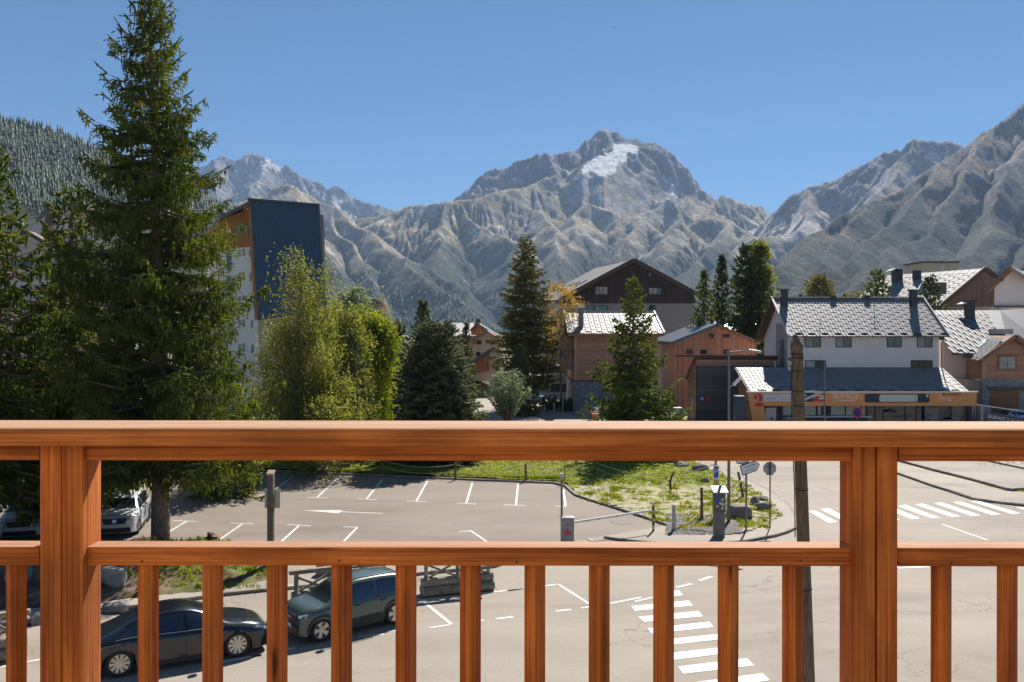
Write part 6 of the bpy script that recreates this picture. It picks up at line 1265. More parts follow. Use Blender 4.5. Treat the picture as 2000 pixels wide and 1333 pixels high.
# ---- 9: garage annex
t = empty('garage_annex', (43, 80, 0), 'larch clad annex with stone base and brown garage door at the right', 'building'); Yk = 80.0
a0 = k3(1983,656,-.9); a1 = k3(1913,705,-.9); b0 = P(1900,651,91); b0.z = a0.z; b0.x = X_(1899,91); b1 = P(1855,701,90); b1.z = a1.z+.3; b1.x = X_(1857,90)
MB().prism([k3(1918,741),k3(2060,741),k3(2045,700),k3(1983,661),k3(1918,706)], (0,.15,0)).build('gable_wall', M_cedar, t)
MB().quad(k3(1918,741,.1), P(1864,741,90), P(1864,704,90), k3(1918,703,.1)).build('side_wall', M_warmgr, t)
MB().box(X_(1918,80), 79.95, -.1, X_(2060,80), 80.3, Z_(741,80)).build('stone_base', M_stone, t); MB().quad(k3(1918,842,.1), P(1866,842,90), P(1866,741,90), k3(1918,741,.1)).build('lower_side_wall', M_render, t); MB().box(X_(1920,80), 80.31, 0, X_(2060,80), 90, Z_(745,80)).build('body', M_conc, t)
roofslab(t, a1, b1, a0, b0, M_fasc2, .22); e2 = k3(2050,705,-.9); roofslab(t, e2, e2+(b0-a0), a0, b0, M_fasc2, .22); tiled(t, b1+Vector((0,0,.02)), a1+Vector((0,0,.02)), b0+Vector((0,0,.02)), a0+Vector((0,0,.02)), 5, .9, M_roofp)
MB().beam(a0+Vector((0,-.1,0)), a1+Vector((0,-.1,0)), .12, .34).build('barge_board', M_fasc2, t); MB().beam(a0+Vector((0,-.1,0)), e2+Vector((0,-.1,0)), .12, .34).build('barge_board', M_fasc2, t)
pc = a1.lerp(a0, .35)+(b0-a0)*.35; u_ = (a0-a1).normalized(); v_ = (b0-a0).normalized(); n_ = u_.cross(v_).normalized(); n_ = n_ if n_.z > 0 else -n_
MB().prism([pc+n_*.08, pc+u_*1.9+n_*.08, pc+u_*1.9+v_*1.6+n_*.08, pc+v_*1.6+n_*.08], n_*.1).build('skylight', mat('skylight_blue', (.35,.45,.5), .1, metal=.4), t)
MB().box(X_(1918,80)-.02, 79.8, Z_(741,80), X_(1923,80), 79.94, Z_(707,80)).build('corner_post', mat('post_pink'), t)
o = window(t, X_(1948,80), X_(1986,80), Z_(724,80), Z_(694,80), 79.93, panes=2, frame=.18, m=M_fasc2, curt=2)
MB().box(X_(1934,80), 79.88, -.1, X_(1989,80), 79.945, Z_(762,80)).build('garage_door', mat('garage_brown', (.26,.11,.055), .7, noise=.2, nscale=2), t); MB().box(X_(1929,80), 79.75, Z_(763,80), X_(2045,80), 79.94, Z_(757,80)).build('lintel', M_fascia, t)
# pickup and banner
suv('parked_pickup', Vector((X_(1992,76), 77, .5)), R(185), paint('silver_car_paint', (.40,.42,.45), .3, .4), 'silver car parked in front of the brown garage door')
sheet('ramp', [GY(1890,76), GY(2090,76), GY(2090,80), GY(1890,80)], .49, M_walk, .5)
tb = empty('banner_fence', P(1960,822,72), 'low fence with a grey lettered banner beside the garage ramp', 'fence')
A = P(1930,806,72); Bq = P(2010,818,70); MB().prism([A, Bq, Bq-Vector((0,0,.75)), A-Vector((0,0,.55))], (0,.03,0)).build('banner', mat('banner_grey', (.07,.07,.10), .6), tb)
for q in (-.15, 1.05): p = A.lerp(Bq, q); MB().tube([Vector((p.x,p.y,0)), p+Vector((0,0,.5))], .05, 6).build('post', M_galv, tb)
MB().beam(A.lerp(Bq,-.3)+Vector((0,0,.5)), Bq+Vector((1,0,.35)), .06, .08).build('top_rail', M_galv, tb); ang = math.atan2(Bq.y-A.y, Bq.x-A.x); sl_ = math.atan2(-(Bq.z-A.z), Bq.x-A.x)
text3d('lettering', 'SKIPASS 2 ALPES', .38, Matrix.Translation(A.lerp(Bq, .5)+Vector((-.25,-.05,-.33))) @ Matrix.Rotation(ang, 4, 'Z') @ Matrix.Rotation(sl_, 4, 'Y') @ UP, M_signw, tb)
# retaining low wall behind
tag(MB().box(X_(1908,79), 78.5, 0, X_(1930,79), 79.5, Z_(793,79)).build('low_wall', M_conc), 'low concrete wall between the office and the garage', 'wall')
# ---- 10: blue metal sided tower block
t = empty('tower_block', (-29, 105, 0), 'tall apartment block with a blue ribbed metal end wall and orange top storeys', 'apartment block')
q = [P(486,391,100), P(622,402,104), P(638,604,104), P(501,625,100)]; nrm = Vector((.04,-1,0))
MB().prism(q, (0,.35,0)).build('blue_end_wall', M_blue2, t)
for i in range(34):
    f = (i+.5)/34; a_ = q[0].lerp(q[1], f); b_ = q[3].lerp(q[2], f); MB().beam(a_+Vector((0,-.03,-.05)), b_+Vector((0,-.03,.05)), .07, .09, up=(0,1,0)).build('rib', M_blue2, t)
MB().beam(q[0]+Vector((-.1,-.1,.08)), q[1]+Vector((.1,-.1,.08)), .5, .22).build('edge_trim', M_roofd, t); MB().beam(q[1], q[2], .4, .3, up=(1,0,0)).build('edge_trim', M_roofd, t); MB().beam(q[0], q[3], .12, .3, up=(1,0,0)).build('edge_trim', M_orange, t)
Yw = 100.4; MB().prism([P(424,845,Yw),P(518,845,Yw),P(503,627,Yw),P(497,482,Yw),P(424,486,Yw)], (-6,13,0)).build('white_wall', M_renderw, t)
MB().prism([P(424,488,Yw-.05),P(494,482,Yw-.05),P(487,408,Yw-.05),P(424,432,Yw-.05)], (-6,13,0)).build('orange_storeys', M_orange, t)
MB().prism([P(500,640,Yw+.3),P(640,640,104.5),P(632,420,104.5),P(492,400,Yw+.3)], (-5,12,0)).build('body', M_conc, t); MB().prism([P(503,845,Yw+.2),P(640,845,104.6),P(640,606,104.6),P(503,626,Yw+.2)], (-5,11,0)).build('ground_storeys', M_cream, t)
roofslab(t, P(426,425,98.8), P(486,393,98.8), P(426,425,98.8)+Vector((-6,15,0)), P(486,393,98.8)+Vector((-6,15,0)), M_roofd, .35)
rows = [(488,502),(533,550),(579,590),(626,641),(673,690),(720,735)]
for i, (ya, yb_) in enumerate(rows):
    for xa, xb, dy in ((466,470.5,0),(474,478,-2),(486.5,490.5,0)):
        if xa == 486.5: xa, xb = 486.5+i*1.2, 490.5+i*1.2
        MB().box(X_(xa,Yw), Yw-.04, Z_(yb_+dy,Yw), X_(xb,Yw), Yw-.005, Z_(ya+dy,Yw)).build('window', M_win if (i == 4 and xa > 480) else mat('blind_beige', (.33,.29,.24), .7), t)
for xa, ya, xb, yb_ in ((463,440,468,459),(470,439,475,453),(483,437,487.5,459),(443,449,453,466)): MB().box(X_(xa,Yw), Yw-.12, Z_(yb_,Yw), X_(xb,Yw), Yw-.055, Z_(ya,Yw)).build('window', M_win, t)
for ya in (510, 555, 602, 650, 700): MB().box(X_(443,Yw), Yw-.05, Z_(ya+20,Yw), X_(452,Yw), Yw-.006, Z_(ya-15,Yw)).build('loggia', M_win, t)
# ---- 11: pinkish hotel blocks behind the spruces
t = empty('hotel_block', P(140,640,110), 'pinkish hotel block with brown roof edge half hidden by the spruces', 'hotel'); Yk = 110.0
MB().prism([k3(92,845),k3(215,845),k3(215,430),k3(152,412),k3(92,420)], (-10,14,0)).build('wall', M_pink, t); MB().beam(k3(138,404,-.6), k3(232,432,-.6), 1.2, .6).build('roof', M_fascia, t); MB().prism([k3(93,404,-.4),k3(101,410,-.4),k3(98,470,-.4),k3(88,470,-.4)], (-8,12,0)).build('side_fin', M_fascia, t)
MB().box(X_(145,111), 112, 20, X_(163,111), 114, Z_(400,111)).build('roof_box', M_roofl, t)
for r_ in range(5):
    for c_ in range(4): pwin(t, 112+c_*24, 450+r_*60, 122+c_*24, 470+r_*60, Yk, panes=1)
t = empty('hotel_wing', P(40,640,95), 'lower pinkish hotel wing at the left edge under a brown eave', 'hotel'); Yk = 95.0
MB().prism([k3(-60,860),k3(98,860),k3(98,484),k3(60,470),k3(-60,484)], (-9,12,0)).build('wall', M_pink, t); MB().beam(k3(-60,462,-.8), k3(60,456,-.8), 1.4, .45).build('roof', M_fascia, t); MB().beam(k3(60,456,-.8), k3(104,482,-.8), 1.4, .4).build('roof', M_fascia, t); MB().beam(k3(-60,487,-.6), k3(30,483,-.6), 1, .25).build('eave', M_fascia, t)
for r_ in range(5):
    for c_ in range(4): pwin(t, -20+c_*30, 502+r_*56, 2+c_*30, 520+r_*56, Yk, panes=2)
# ---- small street things
tag(MB().box(X_(1318,84), 84, 0, X_(1333,84), 85, Z_(797,84)).build('transformer_box', mat('box_grey', (.5,.48,.45), .6), bevel=.04), 'pale grey utility box between the spruce and the board building', 'utility box')
e = P(1163, 815, 88); t = empty('flower_tub', Vector((e.x, e.y, 0)), 'orange flower tub with white flowers by the stone base', 'flower tub'); MB().tube([(e.x,e.y,0),(e.x,e.y,.6)], [.25,.4], 10).build('tub', mat('tub_orange', (.6,.16,.04), .6), t)
rs = np.random.RandomState(2); V = []; 
for i in range(160): c = np.array((e.x, e.y, .95))+rs.normal(size=3)*np.array((.28,.28,.22)); V += [c+rs.normal(size=3)*.06 for _ in range(3)]
npmesh('flowers', np.array(V)-np.array((e.x,e.y,0)), np.arange(480).reshape(-1,3), mat('flower_white', (.7,.7,.66), .7), parent=t)
t = empty('picket_fence', P(1145,815,90), 'short pale picket fence at the foot of the stone base', 'fence')
for i in range(12): MB().box(X_(1134+i*2.4,90), 90, 0, X_(1135.4+i*2.4,90), 90.04, 1.0).build('slat', mat('picket_wood', (.38,.27,.2), .8), t)
MB().box(X_(1133,90), 90.042, .7, X_(1164,90), 90.08, .8).build('fence_rail', MATS['picket_wood'], t)
# rocky knoll beyond the birches
def knoll():
    nx, ny = 60, 40; x = np.linspace(-48, -14, nx); y = np.linspace(170, 200, ny); XX, YY = np.meshgrid(x, y); c = X_(726, 185)
    h = 16.5*np.exp(-(((XX-c)/5.2)**4))*np.exp(-(((YY-186)/9)**2)); Z = h+1.2*fbm(XX/4, YY/4, 5, 3)*(h > 1)-.2
    i = (np.arange(ny-1)[:, None]*nx+np.arange(nx-1)[None]).ravel(); n = fbm(XX/3, YY/3, 4, 4); C = np.broadcast_to(np.array((.20,.13,.09)), XX.shape+(3,)).copy(); C = mixc(C, np.array((.13,.14,.05)), sstep(-.1,.3,n))
    o = npmesh('rocky_knoll', np.stack([XX, YY, Z], -1).reshape(-1, 3), np.stack([i, i+1, i+nx+1, i+nx], 1), vmat('knoll_rock', 1), cols=C.reshape(-1, 3), smooth=True); tag(o, kind='structure')
knoll()
# ------------------------------------------------------------------ trees
M_bark = mat('spruce_bark', (.36,.235,.16), .95, noise=.55, nscale=6, stretch=(3,3,.8), bump=.9, bscale=.04, dirt=.2)
M_birchbark = mat('birch_bark', (.42,.38,.33), .9, noise=.6, nscale=3, stretch=(1,1,3), bump=.4)
L_spruce = leafmat('spruce_needles', (.052,.080,.020), (.175,.205,.045), .38, .45)
L_dark = leafmat('fir_needles', (.050,.070,.032), (.13,.155,.055), .3, .5)
L_blue = leafmat('blue_spruce_needles', (.085,.105,.058), (.21,.23,.12), .28, .8)
L_larch = leafmat('larch_needles', (.10,.105,.03), (.21,.19,.055), .35, .4)
L_birch = leafmat('birch_leaves', (.11,.135,.03), (.26,.26,.07), .5, .5)
L_green = leafmat('bright_leaves', (.12,.155,.025), (.25,.29,.05), .5, .5)
L_yellow = leafmat('autumn_leaves', (.27,.19,.05), (.44,.33,.09), .4, .6)
L_grey = leafmat('willow_leaves', (.10,.14,.07), (.26,.30,.17), .4, 1.2)
L_cone = leafmat('spruce_cones', (.13,.075,.03), (.22,.13,.05), .1, 2)
def kites(P0, D, L, W):
    """crossed kite pairs: P0 (n,3) base, D unit (n,3), L, W (n)"""
    n = len(P0); up = np.array((0,0,1.)); X = np.cross(D, up); nx = np.linalg.norm(X, axis=1)[:, None]; X = np.where(nx < .05, np.array((1.,0,0)), X/np.maximum(nx, 1e-6)); Y = np.cross(D, X)
    out = []
    for S in (X, Y):
        m = P0+D*(L*.38)[:, None]; out += [P0, m+S*(W/2)[:, None], P0+D*L[:, None], m-S*(W/2)[:, None]]
    V = np.stack(out, 1).reshape(-1, 3); i = np.arange(n*2)*4
    return V, np.stack([i, i+1, i+2, i+3], 1)
def conifer(base, Ht, Rad, seed, label, m=None, group=None, name='spruce_tree', prof=None, whorl=.42, per=6, tw=.085, droop=.5, up=.28, cone=0, low=.0, lean=0, side_sp=.17, tl=.30, sub=1.0, tr=.38, hang=.6, dens=1.0):
    rs = np.random.RandomState(seed); t = empty(name, base, label, 'tree', group); m = m or L_spruce; prof = prof or (lambda u: (1-u)**.85*(1-.12*math.exp(-u*18)))
    MB().tube([(0,0,-.3),(0,0,Ht*.25),(lean*.4,0,Ht*.6),(lean,0,Ht*.99)], [tr, tr*.78, tr*.42, .02], 12).build('trunk', M_bark, t, local=True, smooth='auto')
    P0 = []; D = []; Ls = []; Ws = []; BR = MB(); CP = []
    z = Ht*low
    while z < Ht*.985:
        u = z/Ht; nb = max(3, int(round(per*(1-.4*u)*rs.uniform(.8, 1.25)))); a0 = rs.rand()*6.28
        for k in range(nb):
            a = a0+6.283*k/nb+rs.normal()*.22; zz = z+rs.uniform(-.5, .5)*whorl; L = Rad*prof(min(1, max(0, zz/Ht)))*rs.choice([rs.uniform(.55,.8), rs.uniform(.8,1.0), rs.uniform(.95,1.18)])+.12
            if L < .15: continue
            u = zz/Ht; inc = -droop*(1-u)**.8*.75+ (.55*max(0, u-.55)*2) + rs.normal()*.07; s = np.linspace(0, 1, 14); lz = L*(inc*s+up*s*s*s*(1-.5*u))+(0 if L < 1 else -.0)
            ca, sa = math.cos(a), math.sin(a); cx = lean*u; ax = np.stack([cx+ca*L*s, sa*L*s, zz+lz], 1)
            if L > .8: BR.tube([Vector(ax[0]), Vector(ax[5]), Vector(ax[10]), Vector(ax[13])], [.018*L+.012, .012*L+.01, .01, .004], 4, False)
            # side twigs carrying twiglets
            n2 = max(3, int(L*.92/side_sp*dens)); sp = np.sort(rs.uniform(.10, 1, n2)) if L > 1 else np.linspace(.15, 1, n2); sg = np.where(np.arange(n2) % 2, 1, -1)
            pos = np.stack([np.interp(sp, s, ax[:, i]) for i in range(3)], 1); fwd = np.array((ca, sa, 0)); perp = np.array((-sa, ca, 0))
            l2 = np.minimum(1.15, .42*L*(1.08-sp)*rs.uniform(.7, 1.3, n2)+.13); ang = rs.uniform(.65, 1.15, n2)
            d2 = fwd*np.cos(ang)[:, None]+perp*(sg*np.sin(ang))[:, None]; d2[:, 2] = rs.uniform(-.35, .05, n2)-.12*droop; d2 /= np.linalg.norm(d2, axis=1)[:, None]
            cnt = np.maximum(2, (l2/.115*sub).astype(int)); idx = np.repeat(np.arange(n2), cnt); q = rs.rand(len(idx)); pp = pos[idx]+d2[idx]*(l2[idx]*q)[:, None]; pp[:, 2] -= (q*l2[idx])**2*.25*droop
            dd = d2[idx]+rs.normal(size=(len(idx), 3))*.45; hg = rs.rand(len(idx)) < hang*(1-u*.3); dd[hg] = np.stack([rs.normal(size=hg.sum())*.18, rs.normal(size=hg.sum())*.18, -np.ones(hg.sum())], 1); dd /= np.linalg.norm(dd, axis=1)[:, None]
            ll = tl*rs.uniform(.55, 1.25, len(idx)); ll[hg] *= rs.uniform(.8, 1.6, hg.sum())
            P0 += [pos, pp]; D += [d2, dd]; Ls += [l2, ll]; Ws += [np.full(n2, tw*1.3), np.full(len(idx), tw)*rs.uniform(.8, 1.25, len(idx))]
            # tip
            P0.append(ax[10:13]); tdv = ax[11:14]-ax[10:13]; tdv /= np.linalg.norm(tdv, axis=1)[:, None]; D.append(tdv); Ls.append(np.full(3, min(.35, .3*L+.1))); Ws.append(np.full(3, tw*1.3))
            if cone and u > .3:
                nc = rs.poisson(cone*L); c = pos[rs.randint(0, n2, nc)]; CP.append(c)
        z += whorl*(1-.35*u)
    P0.append(np.array([[lean,0,Ht-.5],[lean,0,Ht-.25]])); D.append(np.array([[0,0,1.],[0,0,1.]])); Ls.append(np.array([.5,.45])); Ws.append(np.array([.09,.07]))
    V, Fc = kites(np.concatenate(P0), np.concatenate(D), np.concatenate(Ls), np.concatenate(Ws)); npmesh('crown', V, Fc, m, parent=t)
    if BR.v: BR.build('branches', M_bark, t, local=True)
    if CP:
        C = np.concatenate(CP); n = len(C); V, Fc = kites(C, np.tile(np.array((0,0,-1.)), (n, 1))+rs.normal(size=(n,3))*.05, rs.uniform(.13,.22,n), np.full(n, .06)); o = npmesh('cones', V, Fc, L_cone, parent=t)
    return t
def leafy(base, Ht, prof, seed, label, m, group=None, name='birch_tree', n_cl=260, leaf=.13, strand=1.2, per=40, z0=.12, bark=None, weep=1.0, trunk=.16, spread=.45, cat='tree', stems=1, ax=0, lean=None, inner=.25, blobs=None):
    """prof(u, side) -> crown half width at height fraction u"""
    rs = np.random.RandomState(seed); t = empty(name, base, label, cat, group); bark = bark or M_birchbark
    ln = lean or (lambda u: 0)
    T = MB(); T.tube([(ln(0),0,-.2),(ln(.3),0,Ht*.3),(ln(.6),0,Ht*.6),(ln(.97),0,Ht*.95)], [trunk, trunk*.75, trunk*.45, .02], 9)
    P_ = []; C = []
    for i in range(n_cl):
        u = z0+(1-z0)*rs.rand()**.92; a = rs.rand()*6.283; w_ = prof(u, math.cos(a))*(.72+.55*float(perlin(np.array([u*7+seed]), np.array([a*1.3]), 3)[0]+.5)); r = w_*(inner+(1-inner)*rs.rand()**.55); c = np.array((ln(u)+math.cos(a)*r, math.sin(a)*r*.9, u*Ht))
        if blobs:
            wts = np.array([b[2]**2.2 for b in blobs]); b = blobs[rs.choice(len(blobs), p=wts/wts.sum())]; v = rs.normal(size=3); v /= np.linalg.norm(v); v *= rs.rand()**.4; c = np.array((b[0], rs.uniform(-.6, .6)*b[2]*1.5, b[1]))+v*np.array((b[2]*.95, b[2]*.95, b[2]*.8)); u = min(.98, c[2]/Ht)
        C.append(c)
        if i % 3 == 0:
            zb = max(.05, u-.10-.16*rs.rand()); s = Vector((ln(zb), 0, zb*Ht)); e = Vector(c); mid = s.lerp(e, .55)+Vector((0,0,.08*Ht*rs.rand()*.6)); T.tube([s, mid, e], [.012+trunk*.28*(1-u), .012+trunk*.12*(1-u), .006], 4, False)
    T.build('trunk', bark, t, local=True, smooth='auto')
    C = np.array(C); ns = 5; idx = np.repeat(np.arange(n_cl), ns); st = C[idx]+rs.normal(size=(len(idx), 3))*np.array((spread, spread, spread*.6))
    j = np.repeat(np.arange(len(st)), per//ns); q = rs.rand(len(j)); n = len(j)
    d = rs.normal(size=(len(st), 3))*.35; d[:, 2] = -weep; ln2 = rs.uniform(.4, 1.1, len(st))*strand
    p = st[j]+d[j]*(q*ln2[j])[:, None]+rs.normal(size=(n, 3))*.10*(1.6-weep*.8)
    s = leaf*rs.uniform(.6, 1.25, n); A = rs.normal(size=(n, 3)); A /= np.linalg.norm(A, axis=1)[:, None]; B = np.cross(A, rs.normal(size=(n, 3))); B /= np.linalg.norm(B, axis=1)[:, None]
    V = np.stack([p-A*(s*.6)[:, None], p+B*(s*.38)[:, None], p+A*(s*.6)[:, None], p-B*(s*.38)[:, None]], 1).reshape(-1, 3); i = np.arange(n)*4
    npmesh('crown', V, np.stack([i, i+1, i+2, i+3], 1), m, parent=t); return t
# the big spruce that fills the left of the view
e = G(311, 1074, .3)
def bigprof(u): return float(np.interp(u, [0,.02,.10,.18,.25,.35,.45,.55,.65,.75,.85,.93,1], [.35,.55,.92,1.06,1.0,.93,.87,.72,.56,.42,.28,.16,.02]))
conifer(Vector((X_(311, 35.8)+.05, 35.8, .3)), 23.6, 4.55, 11, 'tall Norway spruce at the left, hung with cones, trunk beside the white car', prof=bigprof, whorl=.52, per=8, cone=3.5, low=.135, droop=.62, up=.5, tw=.062, tl=.25, side_sp=.118, sub=1.35, lean=-.5, hang=.72)
def nprof(a, b): return lambda u: float(np.interp(u, a, b))
conifer(Vector((X_(140, 39.5), 39.5, .1)), 15.4, 4.0, 12, 'second spruce just left of the tall one, its crown merging with it', prof=nprof([0,.1,.3,.6,.85,1],[.8,1,.95,.62,.28,.02]), whorl=.5, per=7, cone=.6, low=.14, droop=.6, up=.4, tw=.10, side_sp=.19, sub=.8)
conifer(Vector((X_(-20, 35.0), 35.0, .3)), 16.3, 4.3, 13, 'spruce cut off by the left edge of the view', prof=nprof([0,.1,.3,.6,.85,1],[.8,1,.95,.55,.24,.02]), whorl=.5, per=7, cone=.4, low=.13, droop=.6, up=.4, tw=.10, side_sp=.19, sub=.8)
conifer(Vector((X_(60, 48), 48, .1)), 10.5, 3.6, 14, 'low dark spruce behind the two left spruces', m=L_dark, whorl=.55, per=6, low=.04, tw=.13, side_sp=.25, sub=.6)
conifer(Vector((X_(440, 47), 47, .1)), 7.4, 3.2, 15, 'short spruce filling in behind the right skirts of the tall spruce', whorl=.5, per=6, low=.03, tw=.12, side_sp=.22, sub=.7)
# birches and friends in the middle left
def bprof(u, c): return float(np.interp(u, [.08,.2,.35,.5,.62,.75,.88,1], [3.4,3.7,3.2,2.6,1.7,1.05,.7,.1]))*(1.12 if c > 0 else .92)+(.75*math.exp(-((u-.80)/.05)**2) if c > .3 else 0)+(.6*math.exp(-((u-.70)/.045)**2) if c < -.3 else 0)
leafy(Vector((X_(597, 56.0), 56.0, .1)), 14.9, bprof, 21, 'weeping birch standing in front of the blue end wall', L_birch, n_cl=560, leaf=.125, strand=1.9, per=85, z0=.13, weep=1.3, trunk=.2, spread=.42, lean=lambda u: -.35, blobs=[((px-597)*56/F, H-.1-(py-YH)/F*56, r*56/F) for px, py, r in ((580,492,17),(566,515,13),(596,520,19),(628,528,15),(574,548,25),(618,560,21),(590,590,33),(625,612,24),(560,628,30),(536,640,15),(600,650,44),(545,695,40),(632,690,40),(595,730,48),(522,745,34),(655,740,36),(570,790,46),(640,795,48),(690,800,28),(510,800,26))])
def wprof(u, c): return float(np.interp(u, [.05,.2,.45,.7,.9,1], [2.8,3.2,2.9,2.3,1.5,.4]))
leafy(Vector((X_(672, 62), 62, .1)), 11.6, wprof, 22, 'leafy birch just right of the weeping birch', L_birch, n_cl=330, leaf=.16, strand=1.3, per=55, z0=.1, weep=1.1, trunk=.16, spread=.35, blobs=[((px-672)*62/F, H-.1-(py-YH)/F*62, r*62/F) for px, py, r in ((655,598,20),(682,612,24),(640,640,28),(695,655,26),(665,680,36),(640,730,34),(700,720,30),(670,780,42),(715,790,24))])
leafy(Vector((X_(738, 66), 66, .1)), 10.0, lambda u, c: float(np.interp(u, [.1,.3,.6,.85,1],[2.0,2.5,2.6,2.0,.5])), 23, 'bright yellow green birch beside the broad blue spruce', L_green, n_cl=280, leaf=.17, strand=1.7, per=55, z0=.22, weep=1.3, trunk=.14, spread=.3, blobs=[((px-738)*66/F, H-.1-(py-YH)/F*66, r*66/F) for px, py, r in ((712,612,18),(735,618,20),(755,636,18),(722,650,22),(757,675,18),(730,700,20),(758,720,17),(735,760,22),(750,790,18))])
leafy(Vector((X_(690, 78), 78, .1)), 12.6, wprof, 24, 'pale topped leafy tree behind the bright birch', L_grey, n_cl=260, leaf=.2, strand=.8, per=44, z0=.3, weep=.5, trunk=.16, spread=.5)
conifer(Vector((X_(688, 59), 59, .1)), 8.9, 2.3, 25, 'narrow dark spruce squeezed between the two birches', m=L_dark, whorl=.4, per=7, low=.04, tw=.12, side_sp=.2, sub=.7)
leafy(Vector((X_(640, 53), 53, .1)), 4.6, lambda u, c: float(np.interp(u, [.05,.3,.7,1],[2.2,2.4,1.6,.4])), 26, 'low bushy birch growth under the weeping birch', L_birch, n_cl=130, leaf=.14, strand=.8, per=40, z0=.1, weep=.9, trunk=.08)
conifer(Vector((X_(851, 58.5), 58.5, .1)), 9.2, 3.3, 27, 'broad bushy blue green spruce in the middle of the trees', m=L_blue, prof=nprof([0,.06,.2,.4,.6,.8,.93,1],[.95,1.04,1.0,.90,.76,.55,.33,.1]), whorl=.25, per=14, low=.02, droop=.3, up=.16, tw=.14, side_sp=.16, sub=1.0, tl=.2, hang=.05)
conifer(Vector((X_(826, 82), 82, .1)), 12.1, 2.4, 28, 'slim dark spruce rising behind the broad blue green one', m=L_dark, whorl=.5, per=7, tw=.16, side_sp=.3, sub=.6, tl=.35)
conifer(Vector((X_(780, 80), 80, .1)), 9.9, 2.1, 29, 'smaller dark spruce left of the slim one', m=L_dark, whorl=.5, per=7, tw=.16, side_sp=.3, sub=.6, tl=.35)
conifer(Vector((X_(911, 112), 112, .1)), 10, 1.7, 30, 'small dark conifer in front of the long pale roof', m=L_dark, whorl=.7, per=6, tw=.22, side_sp=.4, sub=.5, tl=.4)
for i, (px, Y_, h_, r_, lb_) in enumerate(((770,100,9.2,2.2,'far spruce just left of the broad blue green one'),(735,108,8,2.4,'far dark spruce behind the bright birch'),(800,118,7.5,2.2,'low far spruce between the slim ones'),(870,120,7.6,2.2,'far spruce below the long pale roof'),(650,95,9.5,2.6,'dark spruce glimpsed between the birches'))):
    conifer(Vector((X_(px, Y_), Y_, .1)), h_, r_, 60+i, lb_, m=L_dark, whorl=.7, per=6, tw=.22, side_sp=.4, sub=.5, tl=.4)
# larch by the apartment house
conifer(Vector((X_(1027, 99), 99, .1)), 19.6, 3.9, 31, 'tall airy larch left of the dark apartment house', m=L_larch, name='larch_tree', prof=nprof([0,.15,.3,.5,.7,.85,1],[.5,.9,1.0,.88,.62,.36,.04]), whorl=.5, per=9, tw=.13, side_sp=.24, sub=.75, tl=.36, low=.12, droop=.1, up=.1, hang=.25, tr=.28)
conifer(Vector((X_(1018, 92), 92, .1)), 7.4, 2.6, 32, 'low dark spruce under the larch', m=L_dark, whorl=.5, per=7, tw=.18, side_sp=.3, sub=.6, tl=.35)
# spruce in the centre right
conifer(Vector((X_(1237, 61.0), 61.0, .15)), 12.6, 3.75, 33, 'open pyramid spruce in front of the cedar chalet', prof=nprof([0,.05,.15,.3,.5,.7,.85,1],[.9,1.02,1.0,.86,.58,.34,.16,.02]), whorl=.60, per=9, tw=.11, side_sp=.165, sub=.95, tl=.26, low=.04, droop=.2, up=.42, hang=.2, tr=.22)
conifer(Vector((X_(1375, 108), 108, .1)), 16.5, 2.7, 34, 'sunlit green spruce right of the brown gable', prof=nprof([0,.2,.4,.7,1],[1,1,.85,.45,.02]), whorl=.6, per=7, tw=.19, side_sp=.32, sub=.7, tl=.4)
conifer(Vector((X_(1410, 116), 116, .1)), 19.2, 2.5, 35, 'tall narrow dark spruce in the group behind the cedar gable', m=L_dark, prof=nprof([0,.2,.4,.7,1],[1,1,.85,.5,.02]), whorl=.6, per=8, tw=.21, side_sp=.34, sub=.7, tl=.42)
conifer(Vector((X_(1457, 112), 112, .1)), 20.2, 3.4, 36, 'tallest broad dark spruce in the group behind the cedar gable', m=L_dark, prof=nprof([0,.2,.4,.7,.9,1],[1,1,.9,.6,.3,.05]), whorl=.6, per=9, tw=.21, side_sp=.32, sub=.75, tl=.42)
leafy(Vector((X_(1483, 114), 114, .1)), 20.6, lambda u, c: float(np.interp(u, [.1,.3,.5,.7,.9,1],[3.6,3.4,2.6,1.7,1.2,.4])), 37, 'green poplar leaning out right of the dark spruces', L_birch, name='poplar_tree', n_cl=300, leaf=.28, strand=.8, per=50, z0=.25, weep=.4, trunk=.25, spread=.5)
leafy(Vector((X_(1510, 110), 110, .1)), 12.5, lambda u, c: float(np.interp(u, [.2,.5,.8,1],[2.2,2.4,1.7,.5])), 38, 'smaller green leafy tree at the foot of the poplar', L_birch, name='poplar_tree', n_cl=160, leaf=.27, strand=.6, per=40, z0=.35, weep=.3, trunk=.16, spread=.5)
conifer(Vector((X_(1713, 97), 97, .1)), 16.0, 2.9, 39, 'green spruce behind the white chalet ridge', whorl=.6, per=8, tw=.18, side_sp=.3, sub=.7, tl=.38, prof=nprof([0,.3,.6,.85,1],[1,1,.7,.36,.03]))
conifer(Vector((X_(1817, 98), 98, .1)), 15.4, 3.1, 40, 'dark spruce behind the right chimney of the white chalet', m=L_dark, whorl=.6, per=8, tw=.18, side_sp=.3, sub=.7, tl=.38, prof=nprof([0,.3,.6,.85,1],[1,1,.7,.3,.03]))
conifer(Vector((X_(1564, 150), 150, .1)), 15.5, 1.6, 41, 'tiny dark spruce left of the golden tree beyond the ridge', m=L_dark, whorl=.8, per=6, tw=.25, side_sp=.4, sub=.5, tl=.4)
conifer(Vector((X_(1651, 140), 140, .1)), 15.2, 1.8, 42, 'tiny dark spruce right of the golden tree beyond the ridge', m=L_dark, whorl=.8, per=6, tw=.25, side_sp=.4, sub=.5, tl=.4)
